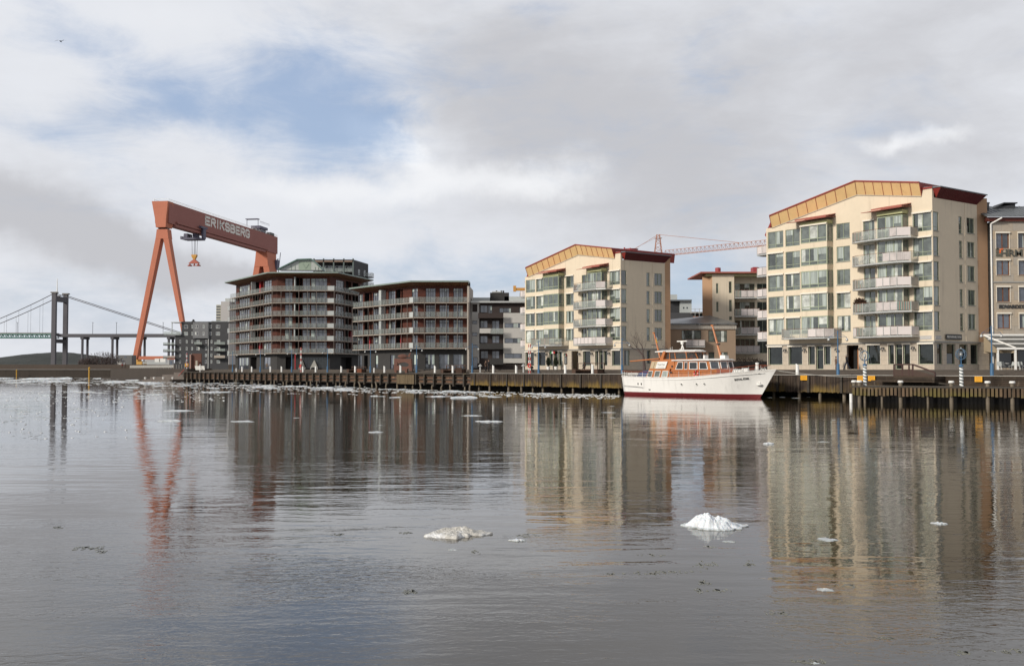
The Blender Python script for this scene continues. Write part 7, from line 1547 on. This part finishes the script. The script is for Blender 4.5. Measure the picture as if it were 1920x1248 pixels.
striped(1620.5, 721, 682, 667, 9, 'left striped pole with open ring globe on the jetty corner', 0); striped(1801, 723, 682, 664, 10, 'right striped pole with barred ring globe on the jetty', 1)
# --- yellow warning plates on the quay face
for px, py, s_, lb in ((1507, 708, 0, 'yellow warning plate on the planks right of the yacht bow'), (1613.5, 708.8, 1, 'yellow warning plate half hidden behind the left striped pole'), (1634, 709, 1, 'yellow warning plate right of the left striped pole'), (1834.5, 710.5, 1, 'yellow warning plate on the boards right of the right striped pole')):
    p = QP(Qu(px, VQ - .2, py), VQ - .2, 0); k = p.y / F; w = 5.0 * k / math.cos(TH) * .9; T = Thing('warning_plate', (p.x, p.y, CZ + (692 - py) * k), -TH, lb, 'warning sign', 'yellow warning plates on the quay')
    q = MB(); q.box(-w, w, 0, .04, -.25, .25); q.build('plate', mat('yellow plate', (.72, .34, .01), .5, .05, 3), T)
    q = MB()
    for i in range(4): q.box(-w * .75, w * (.75 - .1 * (i % 2)), -.004, -.001, .15 - i * .1, .18 - i * .1)
    q.build('print', mat('brown print', (.30, .12, .01), .7, .05, 3), T)
# --- fish sculpture of rusty plate
p = qpos(755, VQ + 2.2); FS = Thing('fish_sculpture', (p.x, p.y, 2.5), -.28, 'rust brown steel sculpture with a fish cut out and a fish lying on top', 'sculpture'); k = p.y / F; rust = mat('rusty sculpture steel', (.135, .062, .045), .9, .25, 1.2, .02, fine=14)
fx = lambda a: (a - 755) * k; fz = lambda b: CZ + (692 - b) * k - 2.5
pxz = lambda a, b: (fx(700 + a * .09615), fz(620 + b * .09615))
outl = [pxz(*p_) for p_ in ((392, 540), (748, 545), (765, 780), (712, 780), (705, 740), (665, 740), (660, 830), (620, 830), (615, 770), (445, 770), (445, 830), (410, 830), (385, 740))]
hole = [pxz(*p_) for p_ in ((440, 595), (475, 640), (540, 618), (610, 610), (670, 628), (705, 655), (680, 690), (620, 702), (560, 695), (490, 668), (445, 675), (465, 648))]
bm = bmesh.new(); E = []
for loop in (outl, hole):
    vs = [bm.verts.new((x, 0, z)) for x, z in loop]; E += [bm.edges.new((vs[i], vs[(i + 1) % len(vs)])) for i in range(len(vs))]
bmesh.ops.triangle_fill(bm, use_beauty=True, use_dissolve=False, edges=E); r_ = bmesh.ops.extrude_face_region(bm, geom=bm.faces[:]); bmesh.ops.translate(bm, vec=(0, .5, 0), verts=[v for v in r_['geom'] if isinstance(v, bmesh.types.BMVert)]); bmesh.ops.recalc_face_normals(bm, faces=bm.faces)
me = bpy.data.meshes.new('plinth'); bm.to_mesh(me); bm.free(); me.materials.append(rust); o = bpy.data.objects.new('plinth', me); COL.objects.link(o); o.parent = FS.o
q = MB(); c0 = pxz(450, 500); c1 = pxz(690, 480); ln = c1[0] - c0[0]
for i in range(12):
    def sec(t): w = math.sin(min(1, t * 1.08) * math.pi) ** .7; return [(c0[0] + ln * t, .25 + .28 * w * math.cos(a), c0[1] - .02 + .42 * w * math.sin(a) + .04) for a in [6.2832 * j / 10 for j in range(10)]]
    A_s, B_s = sec(max(.005, i / 12)), sec((i + 1) / 12 * .98)
    for j in range(10): q.quad([A_s[j], B_s[j], B_s[(j + 1) % 10], A_s[(j + 1) % 10]])
a, b, c = pxz(670, 480), pxz(735, 425), pxz(740, 500); q.prism([(a[0], .2, a[1]), (b[0] - .15, .2, b[1]), (b[0], .2, b[1]), (a[0] + .35, .2, a[1] - .1), (c[0], .2, c[1]), (a[0] + .1, .2, a[1] - .35)], [(a[0], .3, a[1]), (b[0] - .15, .3, b[1]), (b[0], .3, b[1]), (a[0] + .35, .3, a[1] - .1), (c[0], .3, c[1]), (a[0] + .1, .3, a[1] - .35)])
q.build('fish', rust, FS, smooth=False)
# --- corten slabs, info board, tents behind glass, red things on the left quay end
p = (370 - 960) / F * 290; T = Thing('rusty_gate_sculpture', (p, 290, GZ), 0, 'two upright rusty steel slabs before the dark grey block', 'sculpture'); q = MB(); q.box(-1.5, 1.1, 0, .6, 0, 4.3); q.build('tall_slab', rust, T); q = MB(); q.box(-1.9, -1.55, -.6, .2, 0, 4.1); q.build('edge_slab', mat('pink grey slab', (.36, .22, .18), .9, .2, 1), T); q = MB(); q.box(-.2, .3, -.9, -.5, 0, 2.4); q.build('pale_slab', M['stone'], T)
p = onz(384, 697, 2.4); T = Thing('info_board', (p.x, 236, 2.4), -.5, 'white information board on a post at the left end of the quay', 'sign board'); q = MB(); q.hexa([(-1.45, .1, .45), (1.3, .1, .45), (1.3, .15, .45), (-1.45, .15, .45), (-1.3, -.3, 1.35), (1.55, -.3, 1.35), (1.55, -.25, 1.35), (-1.3, -.25, 1.35)]); q.build('board', M['white'], T); q = MB(); q.box(.34, .46, -.45, -.35, -.0, 1.7); q.build('post', M['bollard'], T)
q = MB(); q.box(-.9, .1, -.10, -.09, .93, .99); q.box(-.75, .3, -.06, -.045, .8, .85); q.build('print', M['char'], T); T.o.location.x = (375.5 - 960) / F * 236
T = Thing('street_marker', ((350 - 960) / F * 275, 275, GZ), 0, 'small yellow box on a pole near the stepped landing', 'sign'); q = MB(); q.box(-.45, .45, 0, .3, .7, 1.6); q.build('box', mat('yellow box', (.6, .3, .03), .6, .1, 2), T); q = MB(); q.tube((0, .1, -.5), (0, .1, .7), .08); q.build('pole', M['steel'], T)
for px, w, lb in ((567.5, 11, 'darker tent shaped display left in the shop glass of the dark block'), (590, 13, 'paler tent shaped display right in the shop glass of the dark block')):
    f = IF4[1]; s = f.S(px, .3); T = Thing('tent_display', B4.Wd(f.P(s, 0, .35)), 0, lb, 'display tent', 'tent shaped displays'); hw = w / 2 * B4.loc.y / F; q = MB(); q.prism([(-hw, -.5, .5), (hw, -.5, .5), (hw, .5, .5), (-hw, .5, .5)], [(-.1, -.1, 2.1), (.1, -.1, 2.1), (.1, .1, 2.1), (-.1, .1, 2.1)]); q.build('canvas', mat('tent canvas %d' % w, (.30, .29, .26) if w > 11 else (.12, .115, .105), .85, .15, 2), T)
    for a in (-hw, hw):
        for b in (-.5, .5): q = MB(); q.bar((a, b, 0), (a, b, .5), .06); q.build('leg', M['white'], T)
# --- topiary by the door of the smaller cream block
for px, lb in ((1028, 'left clipped dark conifer in a white pot by the glass door'), (1042.5, 'right clipped dark conifer in a white pot by the glass door')):
    f = Facet(B2, (0, 0), (LA, 0)); s = f.S(px, 1.2, 680); T = Thing('potted_conifer', B2.Wd(f.P(s, 0, 1.2)), 0, lb, 'potted plant', 'potted conifers'); q = MB(); q.lathe((0, 0, 0), [(.24, 0), (.32, .5), (.28, .5), (0, .45)], 14); q.build('pot', M['white'], T)
    q = MB(); q.tube((0, 0, .45), (0, 0, .7), .05); q.build('trunk', M['post'], T)
    twigs('crown', T, 900, 0, 0, 1.2, .30, .30, .75, .22, .035, mat('conifer foliage', (.02, .03, .014), .9, .4, 5))
T = Thing('potted_shrub', B1.Wd(FA.P(S(1604, 1.3) + .5, sill0 := 4.45 + 2.82 - .55, 1.1)), 0, 'bushy red brown potted shrub on the left of the second balcony', 'potted plant'); q = MB(); q.lathe((0, 0, 0), [(.22, 0), (.28, .4), (0, .38)], 12); q.build('pot', M['char'], T); twigs('crown', T, 800, 0, 0, 1.15, .65, .5, .5, .3, .05, mat('red brown foliage', (.06, .03, .018), .9, .5, 4))
# --- menu board and Italian pennant by the restaurant door
f = Facet(B2, (0, 0), (LA, 0)); s = f.S(1060.5, .1, 670); T = Thing('menu_board', B2.Wd(f.P(s, 0, .06)), B2.rot, 'tall black menu board between the door and window of the smaller cream block', 'menu board'); q = MB(); q.box(-.32, .32, -.05, 0, .85, 2.35); q.build('board', M['dark'], T); q = MB(); q.ring((0, -.06, 2.3), .0, .2, (0, 1, 0), 16); 
for i, c in enumerate(((.03, .20, .06), (.7, .7, .66), (.5, .03, .03))): q = MB(); q.box(-.27 + i * .18, -.09 + i * .18, -.075, -.055, 2.15, 2.5); q.build('pennant_stripe', mat('pennant colour %d' % i, c, .7, .05, 2), T)
q = MB()
for i in range(7): q.box(-.2, .2, -.056, -.0505, 1.0 + i * .15, 1.05 + i * .15)
q.build('print', M['panel_grey'], T)
s = f.S(1035, .4, 655); T = Thing('flag', B2.Wd(f.P(s, 2.75, .3)), B2.rot, 'small green white and red flag over the glass door', 'flag')
q = MB()
for i in range(3): q.hexa([(-.6 + i * .4, -.02, -.12), (-.2 + i * .4, -.02, -.16), (-.2 + i * .4, .02, -.16), (-.6 + i * .4, .02, -.12), (-.6 + i * .4, -.02, .28), (-.2 + i * .4, -.02, .24), (-.2 + i * .4, .02, .24), (-.6 + i * .4, .02, .28)], i)
q.build('cloth', [bpy.data.materials['pennant colour %d' % i] for i in range(3)], T); q = MB(); q.tube((-.65, 0, -.2), (-.65, 0, .4), .03); q.build('staff', M['post'], T)
# --- small stone lanterns by the brown and white block
for px, lb in ((900.5, 'small grey mushroom lamp left of the two people'), (981.5, 'small grey mushroom lamp at the left corner of the smaller cream block')):
    p = qpos(px, VQ + 3.2); T = Thing('garden_lamp', (p.x, p.y, 2.5), 0, lb, 'lamp', 'mushroom lamps'); q = MB(); q.tube((0, 0, 0), (0, 0, 1.0), .12, n=10); q.build('post', M['steel'], T); q = MB(); q.lathe((0, 0, .95), [(.34, 0), (.30, .08), (.05, .35), (0, .36)], 12); q.build('hood', M['steel'], T)
# --- bare tree before the low building
def bare_tree(name, loc, h, lab, cat='tree'):
    T = Thing(name, loc, .3, lab, cat); tr = MB(); cr = MB(); r2_ = random.Random(12)
    def grow(p, d, L, r, lev):
        n = 3; 
        for i in range(n):
            d2 = (d + Vector((r2_.uniform(-1, 1), r2_.uniform(-1, 1), r2_.uniform(-.3, .5))) * .16).normalized(); e = p + d2 * (L / n); (tr if lev < 2 else cr).tube(p, e, r, r * .85, n=6 if lev < 2 else 4, cap=False); p, d, r = e, d2, r * .85
            if lev >= 1 and lev < 5 and r2_.random() < .5: grow(p, (d + Vector((r2_.uniform(-1, 1), r2_.uniform(-1, 1), r2_.uniform(-.2, .6))) * .8).normalized(), L * .55, r * .55, lev + 1)
        if lev < 5:
            for _ in range(3 if lev < 2 else 2): grow(p, (d + Vector((r2_.uniform(-1, 1), r2_.uniform(-1, 1), r2_.uniform(-.25, .7))) * (.95 if lev == 0 else .75)).normalized(), L * r2_.uniform(.62, .85), r * .62, lev + 1)
    grow(Vector((0, 0, 0)), Vector((0, 0, 1)), h * .26, h * .030, 0); tr.build('trunk', brs, T); cr.build('crown', brs, T)
p = at(1208, 690, 148); bare_tree('bare_tree', (p.x, p.y, GZ), 7.6, 'leafless brown spreading tree between the smaller cream block and the yacht'); p = at(1258, 690, 152); bare_tree('bare_tree', (p.x, p.y, GZ), 5.6, 'smaller leafless tree behind the yacht wheelhouse')
# --- dark hedge and parked things behind the yacht bow
p0 = at(1368, 690, 160); T = Thing('hedge', (p0.x, 160, GZ), 0, 'low dark hedge before the balconies behind the yacht bow', 'hedge'); q = MB(); q.box(0, 5.6, .1, .9, 0, 1.2); q.build('stems', M['black'], T); twigs('foliage', T, 1200, 2.8, .5, .9, 3.0, .6, .9, .25, .05, mat('hedge leaves', (.035, .022, .014), .9, .5, 4))
# --- people
skinm = mat('skin', (.42, .24, .17), .6, .05, 4)
def person(loc, rz, lab, jacket, trousers, hair, pose='stand', h=1.76, group=None):
    T = Thing('person', loc, rz, lab, 'person', group); s = h / 1.76
    J = {'pel': (0, 0, .95), 'spn': (0, .01, 1.18), 'chs': (0, .0, 1.38), 'nck': (0, .01, 1.52), 'hd1': (0, -.02, 1.62), 'hd2': (0, -.02, 1.73)}
    if pose == 'walk':
        J.update({'hl': (-.09, 0, .92), 'kl': (-.10, -.20, .50), 'al': (-.10, -.30, .09), 'tl': (-.10, -.45, .05), 'hr': (.09, 0, .92), 'kr': (.10, .10, .50), 'ar': (.10, .40, .14), 'tr': (.10, .30, .04)})
        J.update({'sl': (-.19, 0, 1.42), 'el': (-.25, .12, 1.16), 'wl': (-.24, .02, .94), 'fl': (-.24, -.04, .86), 'sr': (.19, 0, 1.42), 'er': (.25, -.06, 1.16), 'wr': (.24, -.22, .98), 'fr': (.24, -.28, .92)}); J['chs'] = (0, -.06, 1.38); J['nck'] = (0, -.09, 1.51); J['hd1'] = (0, -.14, 1.60); J['hd2'] = (0, -.15, 1.71)
    elif pose == 'sit':
        J = {k_: (a, b, c - .45) for k_, (a, b, c) in J.items()}; J.update({'hl': (-.09, 0, .48), 'kl': (-.11, -.42, .50), 'al': (-.11, -.44, .09), 'tl': (-.11, -.58, .05), 'hr': (.09, 0, .48), 'kr': (.11, -.42, .50), 'ar': (.11, -.42, .09), 'tr': (.11, -.56, .05), 'sl': (-.19, 0, .97), 'el': (-.24, -.04, .72), 'wl': (-.14, -.26, .62), 'fl': (-.08, -.32, .60), 'sr': (.19, 0, .97), 'er': (.24, -.06, .72), 'wr': (.13, -.24, .72), 'fr': (.06, -.28, .74)})
    else:
        J.update({'hl': (-.09, 0, .92), 'kl': (-.10, -.02, .50), 'al': (-.11, .02, .09), 'tl': (-.12, -.14, .05), 'hr': (.09, 0, .92), 'kr': (.10, -.03, .50), 'ar': (.11, .02, .09), 'tr': (.12, -.14, .05), 'sl': (-.19, 0, 1.42), 'el': (-.25, .03, 1.15), 'wl': (-.23, -.10, .93), 'fl': (-.22, -.14, .86), 'sr': (.19, 0, 1.42), 'er': (.25, .02, 1.15), 'wr': (.20, -.16, 1.02), 'fr': (.15, -.22, 1.0)})
    ks = list(J); me = bpy.data.meshes.new('body'); ed = [('pel', 'spn'), ('spn', 'chs'), ('chs', 'nck'), ('nck', 'hd1'), ('hd1', 'hd2'), ('chs', 'sl'), ('sl', 'el'), ('el', 'wl'), ('wl', 'fl'), ('chs', 'sr'), ('sr', 'er'), ('er', 'wr'), ('wr', 'fr'), ('pel', 'hl'), ('hl', 'kl'), ('kl', 'al'), ('al', 'tl'), ('pel', 'hr'), ('hr', 'kr'), ('kr', 'ar'), ('ar', 'tr')]
    me.from_pydata([tuple(c * s for c in J[k_]) for k_ in ks], [(ks.index(a), ks.index(b)) for a, b in ed], [])
    o = bpy.data.objects.new('body', me); COL.objects.link(o); md = o.modifiers.new('skin', 'SKIN'); rad = {'pel': .16, 'spn': .155, 'chs': .17, 'nck': .06, 'hd1': .095, 'hd2': .085, 'sl': .085, 'sr': .085, 'el': .06, 'er': .06, 'wl': .042, 'wr': .042, 'fl': .035, 'fr': .035, 'hl': .12, 'hr': .12, 'kl': .075, 'kr': .075, 'al': .052, 'ar': .052, 'tl': .042, 'tr': .042}
    for i, k_ in enumerate(ks): v = me.skin_vertices[0].data[i]; v.radius = (rad[k_] * s, rad[k_] * s * (.78 if k_ in ('pel', 'spn', 'chs') else 1)); v.use_root = (k_ == 'pel')
    sb = o.modifiers.new('sub', 'SUBSURF'); sb.levels = 1; sb.render_levels = 1
    bpy.context.view_layer.update(); m2 = bpy.data.meshes.new_from_object(o.evaluated_get(bpy.context.evaluated_depsgraph_get())); bpy.data.objects.remove(o)
    for mm in (jacket, trousers, skinm, M['black']): m2.materials.append(mm)
    pz = J['pel'][2] * s; hz = (J['nck'][2] + .03) * s; hd = Vector(J['hd1']) * s; hn = [Vector(J[k_]) * s for k_ in ('fl', 'fr')]
    for pg in m2.polygons:
        c = pg.center; pg.use_smooth = True
        pg.material_index = 2 if c.z > hz or any((c - x_).length < .075 for x_ in hn) else 3 if c.z < .09 * s else 1 if c.z < pz - .08 * s or (pose == 'sit' and c.y < -.12 and c.z < pz + .1 and abs(c.x) < .2 and c.z < .6) else 0
    b_ = bpy.data.objects.new('body', m2); COL.objects.link(b_); b_.parent = T.o
    q = MB(); hc = Vector(J['hd2']) * s; q.lathe((hc.x, hc.y + .02, hc.z - .04), [(.105 * s, -.02), (.112 * s, .04), (.09 * s, .10), (0, .13)], 12); q.build('hair', hair, T, smooth=True); return T
blackc = mat('black jacket cloth', (.012, .012, .015), .9, .2, 4); navy = mat('dark blue jeans', (.018, .024, .04), .9, .2, 4); grey_h = mat('grey hair', (.35, .33, .31), .8, .1, 6); brown_h = mat('brown hair', (.06, .035, .02), .8, .2, 6); redc = mat('red coat cloth', (.30, .03, .025), .9, .15, 4); brownc = mat('brown coat cloth', (.14, .085, .06), .9, .2, 4)
def on_front(T, px, d, py=680): f_ = Facet(T, (0, 0), (LA, 0)); return T.Wd(f_.P(f_.S(px, d, py), 0, d))
person(on_front(B1, 1588, 2.4), math.radians(-80), 'grey haired person in black jacket and jeans walking left past the doorway', blackc, navy, grey_h, 'walk')
person(on_front(B1, 1567.5, 1.6), math.radians(100), 'person in brown coat standing by the wall left of the blue lamp', brownc, brownc, brown_h, 'stand', 1.55)
p = on_front(B2, 1095.5, 7.0); T = person((p.x, p.y, 2.95 + .0), math.radians(-20), 'person in dark clothes sitting behind the bench rail before the smaller cream block', blackc, blackc, brown_h, 'sit', 1.72); T.o.location.z = 2.72
p = qpos(997, VQ + 2.4); person((p.x, p.y, 2.4), math.radians(30), 'person in dark coat crouched beside the rescue post', blackc, blackc, brown_h, 'sit', 1.7).o.location.z = 2.42
p = qpos(911, VQ + 4.6); person((p.x, p.y, 2.62), math.radians(60), 'left of two people in dark coats before the brown and white block', brownc, blackc, brown_h, 'stand', 1.72, 'two people talking')
p = qpos(916.5, VQ + 4.8); person((p.x, p.y, 2.62), math.radians(-100), 'right of two people, taller in black, before the brown and white block', blackc, blackc, brown_h, 'stand', 1.84, 'two people talking')
for px, c, lb in ((229.5, redc, 'far person in red coat on the harbour wall left of the dock'), (235, brownc, 'far person in brown coat behind the one in red on the harbour wall')):
    person(((px - 960) / F * 400, 400, 3.4), 1.2, lb, c, blackc, brown_h, 'walk', 1.8, 'two far walkers')
# --- gull
g = at(114, 78, 120); T = Thing('gull', g, .3, 'small dark gull gliding high in the left sky', 'bird'); q = MB(); q.lathe((0, 0, 0), [(0, 0)], 3) if False else None
q = MB(); q.tube((-.1, 0, 0), (.22, 0, 0), .07, .03, n=8); q.tube((-.24, 0, 0.01), (-.1, 0, 0), .03, .07, n=8)
q.quad([(.02, .03, .03), (-.1, .03, .03), (-.06, .38, .15), (.06, .38, .16)]); q.quad([(.06, .38, .16), (-.06, .38, .15), (-.14, .75, .0)])
q.quad([(.02, -.03, .03), (-.1, -.03, .03), (-.06, -.38, .15), (.06, -.38, .16)]); q.quad([(.06, -.38, .16), (-.06, -.38, .15), (-.14, -.75, .0)]); q.build('body', M['char'], T, fix=False); T.o.rotation_euler = (0, 0, 1.5)

# --- furniture on the balconies of the cream blocks
k_ = 0
for blk, n, nm in ((B1, 5, 'tall cream block'), (B2, 4, 'smaller cream block')):
    for i in range(n):
        z = 4.45 + 2.82 * i - .55
        for px, kind, wd in ((1618, 'chair', 'left part'), (1630, 'table', 'middle'), (1676, 'chair', 'right part')):
            if R.random() < .25: continue
            p = blk.Wd((S(px, 1.6), -1.55 if px < 1650 else -1.85, z)); fl_ = ['first', 'second', 'third', 'fourth', 'top'][i] if not (n == 4 and i == 3) else 'top'
            if kind == 'chair': c = cafe_chair(p, R.uniform(0, 6), 'chair on the %s of the %s balcony of the %s' % (wd, fl_, nm)); c.o['group'] = 'chairs on the cream block balconies'; c.o.name = 'balcony_chair'
            else:
                T = Thing('balcony_table', p, 0, 'round table on the %s balcony of the %s' % (fl_, nm), 'table', 'tables on the cream block balconies'); q = MB(); q.lathe((0, 0, .68), [(0, 0), (.35, 0), (.35, .04), (0, .04)], 14); q.build('tabletop', M['white'], T); q = MB(); q.tube((0, 0, 0), (0, 0, .68), .04, n=6); q.build('leg', M['steel'], T)
